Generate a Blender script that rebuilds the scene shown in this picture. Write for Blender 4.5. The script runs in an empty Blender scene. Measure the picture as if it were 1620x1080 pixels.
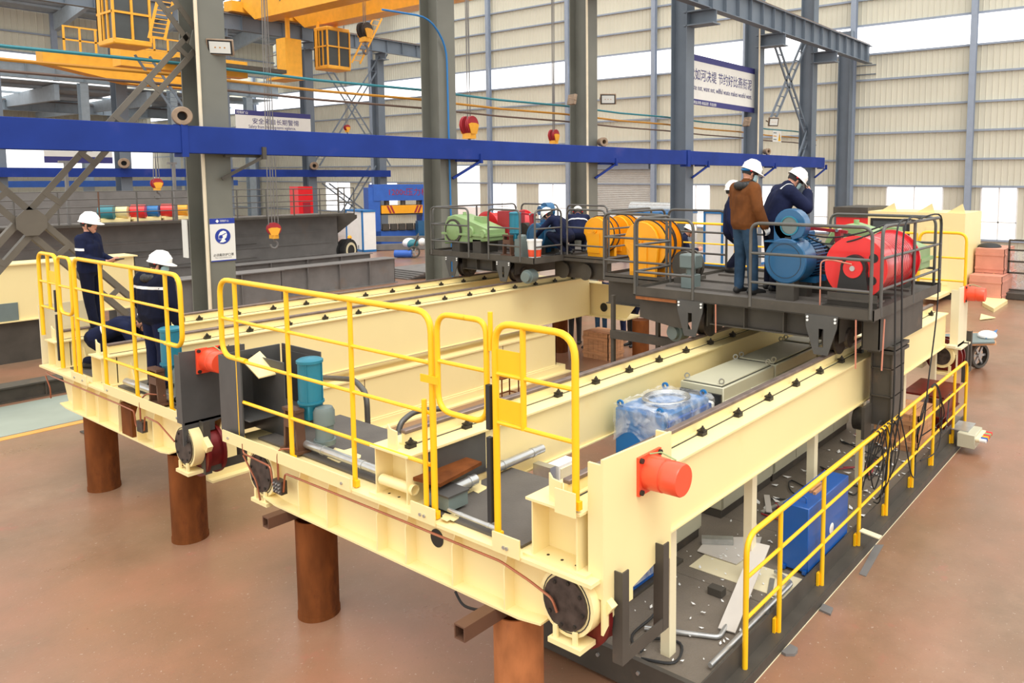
import bpy, bmesh, math, random
from mathutils import Vector as V, Matrix as M3
random.seed(7)
SC = bpy.context.scene
COL = SC.collection

# ---------------------------------------------------------------- camera
# pinhole solved from the vanishing points of the photograph (pixels of a 1620x1080 frame)
F, PX, PY, CH = 1225.6, 988.5, 392.65, 4.25
RIGHT = V((0.59285248, -0.80531108, 0.0))
DOWN = V((-0.07430491, -0.05470165, -0.99573416))
FWD = V((0.80187575, 0.59032346, -0.09226857))
cd = bpy.data.cameras.new('camera'); cam = bpy.data.objects.new('camera', cd); COL.objects.link(cam)
cd.sensor_fit = 'HORIZONTAL'; cd.sensor_width = 36.0; cd.lens = F / 1620 * 36
cd.shift_x = (810 - PX) / 1620; cd.shift_y = (PY - 540) / 1620
cd.clip_start = 0.05; cd.clip_end = 500
m = M3((RIGHT, -DOWN, -FWD)).transposed().to_4x4(); m.translation = (0, 0, CH)
cam.matrix_world = m
SC.camera = cam

# ---------------------------------------------------------------- sky, sun, exposure
w = bpy.data.worlds.new('overcast'); SC.world = w; w.use_nodes = True
bg = w.node_tree.nodes['Background']; bg.inputs['Color'].default_value = (1.0, 0.99, 0.965, 1); bg.inputs['Strength'].default_value = 1.5
sl = bpy.data.lights.new('sun', 'SUN'); sl.energy = 1.7; sl.angle = math.radians(35); sl.color = (1.0, 0.98, 0.95)
so = bpy.data.objects.new('sun', sl); COL.objects.link(so); so.rotation_euler = (math.radians(24), math.radians(-14), 0)
SC.view_settings.view_transform = 'Standard'; SC.view_settings.look = 'None'
SC.view_settings.gamma = 1.0; SC.view_settings.use_curve_mapping = False
SC.view_settings.exposure = 0.15

def at(x, y, X=None, Y=None, Z=None):
    """point seen at photo pixel (x, y) that lies on the plane X=, Y= or Z="""
    d = RIGHT * (x - PX) + DOWN * (y - PY) + FWD * F
    if X is not None: t = X / d.x
    elif Y is not None: t = Y / d.y
    else: t = (Z - CH) / d.z
    return V((0, 0, CH)) + d * t

# ---------------------------------------------------------------- materials
MAT = {}
def mat(name, col, rough=0.5, metal=0.0, var=0.06, scale=3.0, bump=0.0, bscale=40.0, patch=None, pscale=2.0, pth=(0.55, 0.7), stretch=None, coat=0.0, emit=None, alpha=None, spec=0.5):
    m = bpy.data.materials.new(name); m.use_nodes = True; nt = m.node_tree; N = nt.nodes; L = nt.links
    b = N['Principled BSDF']; b.inputs['Roughness'].default_value = rough; b.inputs['Metallic'].default_value = metal
    b.inputs['Specular IOR Level'].default_value = spec
    if coat: b.inputs['Coat Weight'].default_value = coat; b.inputs['Coat Roughness'].default_value = 0.15
    tc = N.new('ShaderNodeTexCoord'); src = tc.outputs['Object']
    if stretch:
        mp = N.new('ShaderNodeMapping'); mp.inputs['Scale'].default_value = stretch; L.new(src, mp.inputs['Vector']); src = mp.outputs['Vector']
    n = N.new('ShaderNodeTexNoise'); n.inputs['Scale'].default_value = scale; n.inputs['Detail'].default_value = 6; L.new(src, n.inputs['Vector'])
    r = N.new('ShaderNodeValToRGB'); L.new(n.outputs['Fac'], r.inputs['Fac'])
    r.color_ramp.elements[0].position = 0.3; r.color_ramp.elements[1].position = 0.7
    r.color_ramp.elements[0].color = tuple(max(0, c * (1 - var)) for c in col) + (1,)
    r.color_ramp.elements[1].color = tuple(min(1, c * (1 + var)) for c in col) + (1,)
    out = r.outputs['Color']
    if patch:
        n2 = N.new('ShaderNodeTexNoise'); n2.inputs['Scale'].default_value = pscale; n2.inputs['Detail'].default_value = 8; n2.inputs['Roughness'].default_value = 0.65
        L.new(src, n2.inputs['Vector'])
        r2 = N.new('ShaderNodeValToRGB'); L.new(n2.outputs['Fac'], r2.inputs['Fac'])
        r2.color_ramp.elements[0].position = pth[0]; r2.color_ramp.elements[1].position = pth[1]
        mx = N.new('ShaderNodeMix'); mx.data_type = 'RGBA'; L.new(r2.outputs['Color'], mx.inputs['Factor'])
        L.new(out, mx.inputs[6]); mx.inputs[7].default_value = tuple(patch) + (1,); out = mx.outputs[2]
    L.new(out, b.inputs['Base Color'])
    if bump:
        n3 = N.new('ShaderNodeTexNoise'); n3.inputs['Scale'].default_value = bscale; n3.inputs['Detail'].default_value = 4; L.new(src, n3.inputs['Vector'])
        bp = N.new('ShaderNodeBump'); bp.inputs['Strength'].default_value = bump; bp.inputs['Distance'].default_value = 0.02
        L.new(n3.outputs['Fac'], bp.inputs['Height']); L.new(bp.outputs['Normal'], b.inputs['Normal'])
    if emit:
        b.inputs['Emission Color'].default_value = tuple(emit[:3]) + (1,); b.inputs['Emission Strength'].default_value = emit[3]
    if alpha is not None: b.inputs['Alpha'].default_value = alpha
    MAT[name] = m; return m

def srgb(r, g, b):
    f = lambda c: (c / 255 / 12.92) if c <= 10 else ((c / 255 + 0.055) / 1.055) ** 2.4
    return (f(r), f(g), f(b))

mat('cream', (0.89, 0.735, 0.365), 0.42, var=0.02, scale=1.2, patch=(0.86, 0.66, 0.28), pscale=1.1, pth=(0.62, 0.85))
mat('cream_pale', (0.78, 0.70, 0.47), 0.5, var=0.05, scale=1.5)
mat('yellow', (0.95, 0.53, 0.010), 0.36, var=0.03, scale=6, patch=(0.25, 0.12, 0.01), pscale=9, pth=(0.74, 0.78))
mat('dark', (0.072, 0.063, 0.051), 0.5, spec=0.3, var=0.18, scale=3, patch=(0.15, 0.1, 0.065), pscale=1.7, pth=(0.6, 0.8))
mat('darkplate', (0.082, 0.08, 0.076), 0.42, var=0.12, scale=4, metal=0.2)
mat('deck', (0.115, 0.102, 0.088), 0.6, spec=0.3, var=0.15, scale=2.5, bump=0.15, bscale=60)
mat('checker', (0.17, 0.142, 0.11), 0.55, var=0.15, scale=2, bump=0.35, bscale=55, patch=(0.3, 0.25, 0.18), pscale=14, pth=(0.7, 0.74))
mat('railgrey', (0.11, 0.105, 0.095), 0.38, metal=0.35, var=0.15, scale=5)
mat('rust', (0.17, 0.052, 0.013), 0.8, spec=0.15, var=0.35, scale=5, bump=0.2, bscale=30, patch=(0.075, 0.024, 0.009), pscale=3.5, pth=(0.5, 0.7), stretch=(1, 1, 0.35))
mat('rustlight', (0.42, 0.155, 0.055), 0.75, spec=0.2, var=0.3, scale=6, patch=(0.2, 0.08, 0.04), pscale=3, pth=(0.5, 0.75), stretch=(1, 1, 0.5))
mat('rail_steel', (0.2, 0.15, 0.125), 0.45, metal=0.5, var=0.2, scale=8)
mat('black', (0.012, 0.012, 0.012), 0.5, var=0.1)
mat('bolt', (0.035, 0.03, 0.024), 0.45, metal=0.4, var=0.2, scale=20)
mat('red', (0.78, 0.018, 0.018), 0.32, var=0.03, coat=0.3)
mat('buffer_red', (0.86, 0.085, 0.03), 0.38, var=0.03, coat=0.2)
mat('drum_red', (0.62, 0.012, 0.02), 0.28, var=0.06, coat=0.4)
mat('wheel_red', (0.15, 0.008, 0.008), 0.35, var=0.3, scale=6, metal=0.2)
mat('crimson', (0.36, 0.02, 0.03), 0.4, var=0.1)
mat('motor_blue', (0.006, 0.095, 0.22), 0.32, var=0.05, coat=0.3)
mat('pump_blue', (0.015, 0.19, 0.27), 0.4, var=0.1)
mat('box_blue', (0.008, 0.09, 0.36), 0.38, var=0.06, coat=0.1, patch=(0.04, 0.1, 0.25), pscale=3, pth=(0.68, 0.8))
mat('light_blue', (0.012, 0.16, 0.42), 0.4, var=0.05)
mat('beam_blue', (0.012, 0.036, 0.22), 0.6, spec=0.2, var=0.12, scale=1.2, patch=(0.06, 0.06, 0.22), pscale=0.6, pth=(0.6, 0.85))
mat('press_blue', (0.03, 0.12, 0.48), 0.45, var=0.08)
mat('gear_green', (0.27, 0.40, 0.17), 0.4, var=0.06)
mat('orange', (0.95, 0.40, 0.008), 0.38, var=0.04)
mat('crane_yellow', (0.85, 0.40, 0.03), 0.5, var=0.08)
mat('motor_grey', (0.15, 0.19, 0.18), 0.45, var=0.1)
mat('galv', (0.52, 0.53, 0.52), 0.3, metal=0.75, var=0.12, scale=9)
mat('brown_primer', (0.12, 0.055, 0.03), 0.55, var=0.15)
mat('copper', (0.36, 0.12, 0.06), 0.35, metal=0.6, var=0.15)
mat('pink_copper', (0.62, 0.25, 0.17), 0.4, metal=0.4, var=0.1)
mat('column_green', (0.155, 0.155, 0.128), 0.55, var=0.08, scale=1.5, patch=(0.17, 0.14, 0.10), pscale=0.8, pth=(0.62, 0.8))
mat('column_blue', (0.135, 0.165, 0.20), 0.55, var=0.08, scale=1.0)
mat('girt', (0.30, 0.35, 0.43), 0.55, var=0.05)
mat('steel_grey', (0.17, 0.16, 0.15), 0.55, var=0.15, scale=2, patch=(0.2, 0.14, 0.1), pscale=0.9, pth=(0.6, 0.8))
mat('brace', (0.13, 0.112, 0.085), 0.55, var=0.12, patch=(0.2, 0.13, 0.08), pscale=1.5, pth=(0.62, 0.8))
mat('wall_panel', (0.66, 0.635, 0.515), 0.6, var=0.04, scale=0.5)
mat('white', (0.85, 0.85, 0.82), 0.45, var=0.03)
mat('helmet_white', (0.88, 0.87, 0.82), 0.28, var=0.02, coat=0.3)
mat('cabinet', (0.52, 0.50, 0.36), 0.42, var=0.03)
mat('shutter', (0.55, 0.54, 0.50), 0.5, var=0.05)
mat('wood', (0.56, 0.28, 0.13), 0.65, var=0.2, scale=4, stretch=(1, 1, 6))
mat('ply_pink', (0.62, 0.27, 0.19), 0.6, var=0.08, scale=3)
mat('skin', (0.60, 0.30, 0.20), 0.55, var=0.05, scale=12)
mat('navy', (0.008, 0.012, 0.040), 0.85, spec=0.2, var=0.25, scale=6, bump=0.3, bscale=14)
mat('navy_dark', (0.006, 0.008, 0.022), 0.9, spec=0.2, var=0.25, scale=6, bump=0.3, bscale=14)
mat('jacket_brown', (0.135, 0.046, 0.012), 0.85, spec=0.2, var=0.25, scale=7, bump=0.35, bscale=12)
mat('jeans', (0.028, 0.06, 0.105), 0.9, spec=0.2, var=0.35, scale=5, bump=0.3, bscale=14)
mat('hair', (0.012, 0.010, 0.009), 0.6, var=0.2, scale=30)
mat('shoe', (0.015, 0.014, 0.013), 0.6, var=0.2)
mat('shoe_tan', (0.32, 0.16, 0.04), 0.6, var=0.2)
mat('mask', (0.45, 0.68, 0.70), 0.7, var=0.04)
mat('reflect', (0.75, 0.76, 0.74), 0.4, var=0.03)
mat('glove', (0.82, 0.80, 0.76), 0.8, var=0.06, scale=20)
mat('rubber', (0.02, 0.02, 0.02), 0.6, var=0.1)
mat('tyre', (0.09, 0.08, 0.065), 0.75, var=0.15)
mat('floor_green', (0.30, 0.34, 0.28), 0.5, var=0.1, scale=1.2)
mat('line_yellow', (0.65, 0.33, 0.06), 0.55, var=0.15)
mat('banner_white', (0.74, 0.73, 0.68), 0.6, var=0.02)
mat('banner_navy', (0.04, 0.04, 0.18), 0.6, var=0.02)
mat('sign_blue', (0.01, 0.035, 0.30), 0.5, var=0.02)
mat('teal', (0.03, 0.20, 0.24), 0.5)
mat('bar_orange', (0.5, 0.22, 0.02), 0.5)
mat('bar_brown', (0.12, 0.075, 0.055), 0.5)
mat('cardboard', (0.60, 0.56, 0.50), 0.7, var=0.05)
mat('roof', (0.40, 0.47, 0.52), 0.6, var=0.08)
mat('gap_dark', (0.03, 0.03, 0.025), 0.7)
mat('pipe_cream', (0.72, 0.62, 0.45), 0.5, var=0.06)
mat('flange_iron', (0.27, 0.19, 0.125), 0.6, var=0.2, scale=6)
mat('capdark', (0.055, 0.042, 0.035), 0.45, metal=0.3, var=0.5, scale=14)
mat('crane_glass', (0.07, 0.08, 0.08), 0.25, var=0.05, spec=0.3)
mat('daylight_pane', (0.9, 0.92, 0.95), 0.3, emit=(1.0, 1.0, 1.0, 1.35))
mat('lamp_glass', (0.7, 0.72, 0.68), 0.15, var=0.02)
def glass_mat():
    m = bpy.data.materials.new('film'); m.use_nodes = True; nt = m.node_tree; N = nt.nodes; L = nt.links
    b = N['Principled BSDF']; b.inputs['Base Color'].default_value = (0.80, 0.82, 0.83, 1); b.inputs['Roughness'].default_value = 0.3
    n = N.new('ShaderNodeTexNoise'); n.inputs['Scale'].default_value = 4; n.inputs['Detail'].default_value = 5; n.inputs['Distortion'].default_value = 1.2
    tc = N.new('ShaderNodeTexCoord'); L.new(tc.outputs['Object'], n.inputs['Vector'])
    r = N.new('ShaderNodeMapRange'); r.inputs[1].default_value = 0.4; r.inputs[2].default_value = 0.7; r.inputs[3].default_value = 0.10; r.inputs[4].default_value = 0.60
    L.new(n.outputs['Fac'], r.inputs[0]); L.new(r.outputs[0], b.inputs['Alpha'])
    MAT['film'] = m
glass_mat()
def floor_mat():
    m = bpy.data.materials.new('floor'); m.use_nodes = True; nt = m.node_tree; N = nt.nodes; L = nt.links
    b = N['Principled BSDF']
    tc = N.new('ShaderNodeTexCoord')
    def noise(s, d=8, ro=0.6):
        n = N.new('ShaderNodeTexNoise'); n.inputs['Scale'].default_value = s; n.inputs['Detail'].default_value = d; n.inputs['Roughness'].default_value = ro
        L.new(tc.outputs['Object'], n.inputs['Vector']); return n.outputs['Fac']
    def ramp(f, stops):
        r = N.new('ShaderNodeValToRGB'); L.new(f, r.inputs['Fac']); e = r.color_ramp.elements
        e[0].position, e[0].color = stops[0][0], tuple(stops[0][1]) + (1,); e[1].position, e[1].color = stops[-1][0], tuple(stops[-1][1]) + (1,)
        for p, c in stops[1:-1]:
            x = e.new(p); x.color = tuple(c) + (1,)
        return r.outputs['Color']
    def mix(f, a, c):
        x = N.new('ShaderNodeMix'); x.data_type = 'RGBA'; L.new(f, x.inputs['Factor']); L.new(a, x.inputs[6]); L.new(c, x.inputs[7]); return x.outputs[2]
    base = ramp(noise(0.55), [(0.32, (0.22, 0.125, 0.072)), (0.5, (0.29, 0.148, 0.086)), (0.68, (0.35, 0.16, 0.098))])
    dirt = ramp(noise(1.6, 10, 0.7), [(0.40, (0.19, 0.125, 0.074)), (0.75, (0.32, 0.205, 0.13))])
    c = mix(ramp(noise(0.28, 6), [(0.42, (0, 0, 0)), (0.66, (0.8, 0.8, 0.8))]), base, dirt)
    redc = ramp(noise(3, 2), [(0.3, (0.42, 0.10, 0.075)), (0.7, (0.40, 0.13, 0.10))])
    c = mix(ramp(noise(2.3, 8, 0.7), [(0.62, (0, 0, 0)), (0.78, (0.6, 0.6, 0.6))]), c, redc)
    spk = ramp(noise(3, 2), [(0.3, (0.6, 0.5, 0.42)), (0.7, (0.55, 0.45, 0.36))])
    c = mix(ramp(noise(38, 3, 0.5), [(0.68, (0, 0, 0)), (0.75, (0.55, 0.55, 0.55))]), c, spk)
    drk = ramp(noise(3, 2), [(0.3, (0.13, 0.085, 0.055)), (0.7, (0.17, 0.10, 0.07))])
    c = mix(ramp(noise(22, 6, 0.75), [(0.60, (0, 0, 0)), (0.74, (0.6, 0.6, 0.6))]), c, drk)
    L.new(c, b.inputs['Base Color'])
    r = N.new('ShaderNodeMapRange'); r.inputs[3].default_value = 0.20; r.inputs[4].default_value = 0.42; L.new(noise(1.2, 5), r.inputs[0]); L.new(r.outputs[0], b.inputs['Roughness'])
    bp = N.new('ShaderNodeBump'); bp.inputs['Strength'].default_value = 0.12; bp.inputs['Distance'].default_value = 0.01; L.new(noise(25, 5), bp.inputs['Height']); L.new(bp.outputs['Normal'], b.inputs['Normal'])
    MAT['floor'] = m
floor_mat()

# ---------------------------------------------------------------- mesh builder
def frame(d, up=None):
    d = V(d).normalized(); up = V(up) if up is not None else V((0, 0, 1))
    if abs(d.dot(up.normalized())) > 0.98: up = V((1, 0, 0)) if abs(d.x) < 0.9 else V((0, 1, 0))
    s = d.cross(up).normalized(); u = s.cross(d).normalized()
    return s, u
class MB:
    def __init__(self): self.v = []; self.f = []
    def add(self, vs, fs):
        o = len(self.v); self.v += [V(x) for x in vs]; self.f += [tuple(i + o for i in f) for f in fs]; return self
    def box(self, x0, x1, y0, y1, z0, z1):
        x0, x1 = sorted((x0, x1)); y0, y1 = sorted((y0, y1)); z0, z1 = sorted((z0, z1))
        return self.add([(x0, y0, z0), (x1, y0, z0), (x1, y1, z0), (x0, y1, z0), (x0, y0, z1), (x1, y0, z1), (x1, y1, z1), (x0, y1, z1)],
                        [(3, 2, 1, 0), (4, 5, 6, 7), (0, 1, 5, 4), (1, 2, 6, 5), (2, 3, 7, 6), (3, 0, 4, 7)])
    def bar(self, a, b, w, h, up=(0, 0, 1)):
        a, b = V(a), V(b); s, u = frame(b - a, up); s = s * w / 2; u = u * h / 2
        return self.add([a - s - u, a + s - u, a + s + u, a - s + u, b - s - u, b + s - u, b + s + u, b - s + u],
                        [(0, 1, 2, 3), (7, 6, 5, 4), (1, 0, 4, 5), (2, 1, 5, 6), (3, 2, 6, 7), (0, 3, 7, 4)])
    def cyl(self, a, b, r0, r1=None, n=16, caps=True, up=None):
        a, b = V(a), V(b); r1 = r0 if r1 is None else r1; s, u = frame(b - a, up)
        vs = []
        for p, r in ((a, r0), (b, r1)):
            for i in range(n):
                t = 2 * math.pi * i / n; vs.append(p + s * (r * math.cos(t)) + u * (r * math.sin(t)))
        fs = [(i, (i + 1) % n, n + (i + 1) % n, n + i) for i in range(n)]
        if caps: fs += [tuple(range(n - 1, -1, -1)), tuple(range(n, 2 * n))]
        return self.add(vs, fs)
    def lathe(self, a, d, prof, n=24, up=None, caps=True):
        """prof: list of (distance along d, radius)"""
        a, d = V(a), V(d).normalized(); s, u = frame(d, up); vs = []; fs = []
        for h, r in prof:
            for i in range(n):
                t = 2 * math.pi * i / n; vs.append(a + d * h + s * (r * math.cos(t)) + u * (r * math.sin(t)))
        for k in range(len(prof) - 1):
            for i in range(n):
                j = (i + 1) % n; fs.append((k * n + i, k * n + j, (k + 1) * n + j, (k + 1) * n + i))
        if caps: fs += [tuple(range(n - 1, -1, -1)), tuple(range((len(prof) - 1) * n, len(prof) * n))]
        return self.add(vs, fs)
    def tube(self, pts, r, n=8, bend=0.0, caps=True, seg=4):
        P = [V(p) for p in pts]
        if bend > 0 and len(P) > 2:
            Q = [P[0]]
            for i in range(1, len(P) - 1):
                a, b, c = P[i - 1], P[i], P[i + 1]; e = min(bend, (a - b).length * 0.49, (c - b).length * 0.49)
                p0 = b + (a - b).normalized() * e; p1 = b + (c - b).normalized() * e
                for k in range(seg + 1):
                    t = k / seg; Q.append(p0 * (1 - t) ** 2 + b * 2 * t * (1 - t) + p1 * t * t)
            Q.append(P[-1]); P = Q
        vs = []; s = None
        for i, p in enumerate(P):
            d = (P[min(i + 1, len(P) - 1)] - P[max(i - 1, 0)]).normalized()
            if s is None: s, u = frame(d)
            else:
                s = (s - d * s.dot(d))
                s = s.normalized() if s.length > 1e-6 else frame(d)[0]
                u = s.cross(d)
            for k in range(n):
                t = 2 * math.pi * k / n; vs.append(p + s * (r * math.cos(t)) + u * (r * math.sin(t)))
        fs = []
        for i in range(len(P) - 1):
            for k in range(n):
                j = (k + 1) % n; fs.append((i * n + k, i * n + j, (i + 1) * n + j, (i + 1) * n + k))
        if caps: fs += [tuple(range(n - 1, -1, -1)), tuple(range((len(P) - 1) * n, len(P) * n))]
        return self.add(vs, fs)
    def prism(self, poly, ext):
        """poly: planar 3-D points, ext: extrusion vector"""
        n = len(poly); e = V(ext); P = [V(p) for p in poly]
        return self.add(P + [p + e for p in P], [tuple(range(n - 1, -1, -1)), tuple(range(n, 2 * n))] + [(i, (i + 1) % n, n + (i + 1) % n, n + i) for i in range(n)])
    def ball(self, c, rx, ry=None, rz=None, n=14, k=9, z0=-1.0, rot=None):
        ry = ry or rx; rz = rz or rx; c = V(c); vs = []; fs = []
        a0 = math.asin(max(-1, z0))
        for i in range(k + 1):
            a = a0 + (math.pi / 2 - a0) * i / k
            for j in range(n):
                t = 2 * math.pi * j / n; p = V((rx * math.cos(a) * math.cos(t), ry * math.cos(a) * math.sin(t), rz * math.sin(a)))
                if rot is not None: p = rot @ p
                vs.append(c + p)
        for i in range(k):
            for j in range(n):
                q = (j + 1) % n; fs.append((i * n + j, i * n + q, (i + 1) * n + q, (i + 1) * n + j))
        fs.append(tuple(range(n - 1, -1, -1))); return self.add(vs, fs)
    def build(self, name, material, parent=None, bevel=0.0, smooth=True, flat=False):
        me = bpy.data.meshes.new(name); o = bpy.data.objects.new(name, me); COL.objects.link(o)
        off = V((0, 0, 0)); p = parent
        while p is not None: off = off + p.location; p = p.parent
        if parent is None and self.v:
            xs = [v.x for v in self.v]; ys = [v.y for v in self.v]; zs = [v.z for v in self.v]
            off = V(((min(xs) + max(xs)) / 2, (min(ys) + max(ys)) / 2, min(zs))); o.location = off
        me.from_pydata([v - off for v in self.v], [], self.f)
        bm = bmesh.new(); bm.from_mesh(me); bmesh.ops.recalc_face_normals(bm, faces=bm.faces); bm.to_mesh(me); bm.free()
        if not flat:
            me.polygons.foreach_set('use_smooth', [True] * len(me.polygons)); me.set_sharp_from_angle(angle=math.radians(38))
        me.materials.append(MAT[material] if isinstance(material, str) else material)
        if parent is not None: o.parent = parent
        if bevel:
            b = o.modifiers.new('bevel', 'BEVEL'); b.width = bevel; b.segments = 1; b.limit_method = 'ANGLE'; b.angle_limit = math.radians(50)
        return o
def tag(o, label, cat, group=None):
    o['label'] = label; o['category'] = cat
    if group: o['group'] = group
    return o
def thing(name, label, cat, loc, group=None):
    o = bpy.data.objects.new(name, None); COL.objects.link(o); o.location = V(loc); o.empty_display_size = 0.2
    return tag(o, label, cat, group)
def struct(o):
    o['kind'] = 'structure'; return o
def copy_tree(o, d, label=None, parent=None):
    c = o.copy(); COL.objects.link(c)
    if parent is None: c.location = o.location + V(d)
    else: c.parent = parent
    if label: c['label'] = label
    for ch in list(o.children): copy_tree(ch, d, None, c)
    return c
def B(x0, x1, y0, y1, z0, z1): return MB().box(x0, x1, y0, y1, z0, z1)
# ================================================================ SETTING
fl = struct(B(-20, 75, -25, 130, -0.2, 0.0).build('floor', 'floor'))
gl = B(-5, 16, 15.55, 17.6, 0.0, 0.004).build('painted_lane', 'floor_green', fl); gl['label'] = 'pale green painted walkway strip'
yl = B(-5, 16, 15.32, 15.5, 0.0, 0.005).build('lane_line', 'line_yellow', fl); yl['label'] = 'worn yellow line along the green strip'
WX = 43.5
# far gable wall: horizontal courses of ribbed cladding between girts
GZ = [0, 0.95, 3.73, 5.16, 6.64, 8.1, 9.6, 11.0, 12.6, 14.0, 15.4, 16.8, 18.2]
wall = struct(MB().build('wall_back', 'wall_panel'))
def cladding(y0, y1, z0, z1, parent, x=WX):
    """ribbed sheet: trapezoid ribs every 0.29 m, one mesh"""
    mb = MB(); n = max(1, int((y1 - y0) / 0.29)); st = (y1 - y0) / n; prof = []
    for i in range(n):
        a = y0 + i * st; prof += [(a, 0.0), (a + st * 0.80, 0.0), (a + st * 0.85, -0.03), (a + st * 0.95, -0.03)]
    prof.append((y1, 0.0))
    vs = [(x + d, a, z0) for a, d in prof] + [(x + d, a, z1) for a, d in prof]; k = len(prof)
    mb.add(vs, [(i, i + 1, k + i + 1, k + i) for i in range(k - 1)])
    return mb.build('cladding_sheet', 'wall_panel', parent, flat=True)
wins = [(2.2, 4.9), (7.3, 9.0), (10.9, 13.9), (17.3, 19.0), (20.8, 22.8), (25.2, 27.3), (37.2, 40.1), (42.4, 45.6), (57.0, 61), (64, 68)]
shut = (29.8, 35.6)
Y0, Y1 = -6.0, 112.0
bays = [(-6, 3.3), (3.3, 9.6), (9.6, 15.9), (15.9, 22.6), (22.6, 29.4), (29.4, 36.9), (36.9, 45), (45, 51.4), (51.4, 60), (60, 70), (70, 80), (80, 96), (96, 112)]
opening = (46.5, 50.3)
for (a, b) in bays:
    for k in range(len(GZ) - 1):
        z0, z1 = GZ[k], GZ[k + 1]
        if k == 7: continue                       # clear-storey window band
        holes = []
        if k == 1: holes = [w_ for w_ in wins if w_[0] < b and w_[1] > a]
        if k <= 2: holes += [h for h in (shut, opening) if h[0] < b and h[1] > a]
        segs = []; cur = a
        for h in sorted(holes):
            if h[0] > cur: segs.append((cur, max(cur, h[0])))
            cur = max(cur, min(b, h[1]))
        if cur < b: segs.append((cur, b))
        for s in segs:
            if s[1] - s[0] > 0.05: cladding(s[0], s[1], z0, z1, wall)
for z in GZ[1:]:
    B(WX - 0.14, WX - 0.03, Y0, Y1, z - 0.05, z + 0.05).build('girt', 'girt', wall, flat=True)
for (a, b) in bays[:-1]:
    mb = MB(); 
    for dx in (-0.45, -0.17): mb.box(WX + dx - 0.012, WX + dx + 0.012, b - 0.15, b + 0.15, 0, 18.2)
    mb.box(WX - 0.45, WX - 0.17, b - 0.012, b + 0.012, 0, 18.2); mb.build('wall_post', 'girt', wall, flat=True)
# daylight panes of the clear-storey band and the lower windows
n = 1
for (a, b) in bays:
    wn = struct(MB().box(WX - 0.02, WX + 0.03, a, b, 11.0, 11.05).box(WX - 0.02, WX + 0.03, a, b, 12.55, 12.6).build('window_%d' % n, 'girt', flat=True)); n += 1
    k = max(1, round((b - a) / 1.5)); st = (b - a) / k
    for i in range(k): B(WX + 0.02, WX + 0.03, a + i * st + 0.02, a + (i + 1) * st - 0.02, 11.05, 12.55).build('pane', 'daylight_pane', wn, flat=True)
for (a, b) in wins:
    mb = MB(); mid = (a + b) / 2
    for yy in (a, mid, b): mb.box(WX - 0.05, WX + 0.02, yy - 0.035, yy + 0.035, 0.95, 3.73)
    for zz in (0.98, 1.9, 3.70): mb.box(WX - 0.05, WX + 0.02, a, b, zz - 0.035, zz + 0.035)
    wn = struct(mb.build('window_%d' % n, 'white', flat=True)); n += 1
    for p, q in ((a, mid), (mid, b)):
        for z0, z1 in ((1.02, 1.87), (1.93, 3.67)):
            B(WX + 0.0, WX + 0.01, p + 0.04, q - 0.04, z0, z1).build('pane', 'daylight_pane', wn, flat=True)
dr = struct(MB().box(WX - 0.12, WX - 0.04, shut[0] - 0.1, shut[0], 0, 5.0).box(WX - 0.12, WX - 0.04, shut[1], shut[1] + 0.1, 0, 5.0).box(WX - 0.35, WX - 0.04, shut[0], shut[1], 4.75, 5.16).build('door_1', 'girt', flat=True))
for i in range(38): MB().prism([(WX - 0.04, shut[0], 0 + i * 0.125), (WX - 0.075, shut[0], 0.03 + i * 0.125), (WX - 0.04, shut[0], 0.125 + i * 0.125)], (0, shut[1] - shut[0], 0)).build('shutter_slat', 'shutter', dr, flat=True)
for z in (5.0,):
    mb = MB().cyl((WX - 0.5, shut[0] - 0.2, 5.3), (WX - 0.5, shut[1] + 0.2, 5.3), 0.16, n=14); o = mb.build('roller', 'shutter', dr); o['label'] = 'pale roller above the shutter door'

# ---------------------------------------------------------------- steel columns
def hcol(x, y, wx, dy, z1, material, label, group, z0=0.0, conduit=False):
    t = thing('steel_column', label, 'column', (x, y, z0), group)
    x0, x1 = x - wx / 2, x + wx / 2
    B(x0, x1, y - dy / 2, y - dy / 2 + 0.03, z0, z1).build('flange', material, t, flat=True)
    B(x0, x1, y + dy / 2 - 0.03, y + dy / 2, z0, z1).build('flange', material, t, flat=True)
    B(x - 0.012, x + 0.012, y - dy / 2 + 0.03, y + dy / 2 - 0.03, z0, z1).build('web', material, t, flat=True)
    B(x0 - 0.1, x1 + 0.1, y - dy / 2 - 0.1, y + dy / 2 + 0.1, z0, z0 + 0.04).build('base_plate', material, t, flat=True)
    if conduit:
        c = MB().cyl((x0 + 0.0, y - dy / 2 - 0.03, z0), (x0 + 0.0, y - dy / 2 - 0.03, z1), 0.035, n=8).build('downpipe', 'pipe_cream', t); c['label'] = 'pale vertical pipe on the column edge'
    return t
RY, RDX, RX0 = 15.83, 6.0, 7.72
ORD = ['first', 'second', 'third', 'fourth', 'fifth', 'sixth', 'seventh', 'eighth']
who = ['behind the masked worker sign, nearest of the row', 'with the thin blue pipe, second in the row', 'with the floodlights and pale pipe, third in the row', 'left of the long white banner, fourth in the row', 'right of the long white banner, fifth in the row', 'at the end of the long blue beam, sixth in the row', 'against the far wall, last of the row']
cols = []
for i in range(7):
    cols.append(hcol(RX0 + RDX * i - (0.85 if i == 6 else 0), RY + 0.35, 0.56, 0.7, 15.0 if i < 6 else 12.3, 'column_green' if i < 3 else 'column_blue', 'grey steel H column ' + who[i], 'columns of the near row', conduit=(i in (0, 2, 4))))
# thin blue and brown pipes on the second column
x2 = RX0 + RDX
o = MB().tube([(x2 - 2.1, RY - 0.2, 8.15), (x2 - 0.7, RY - 0.2, 8.2), (x2 - 0.05, RY - 0.06, 7.6), (x2 + 0.0, RY - 0.06, 0.4)], 0.025, bend=0.4).build('blue_pipe', 'light_blue', None); tag(o, 'thin bright blue pipe running down the second column', 'pipe')
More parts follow.
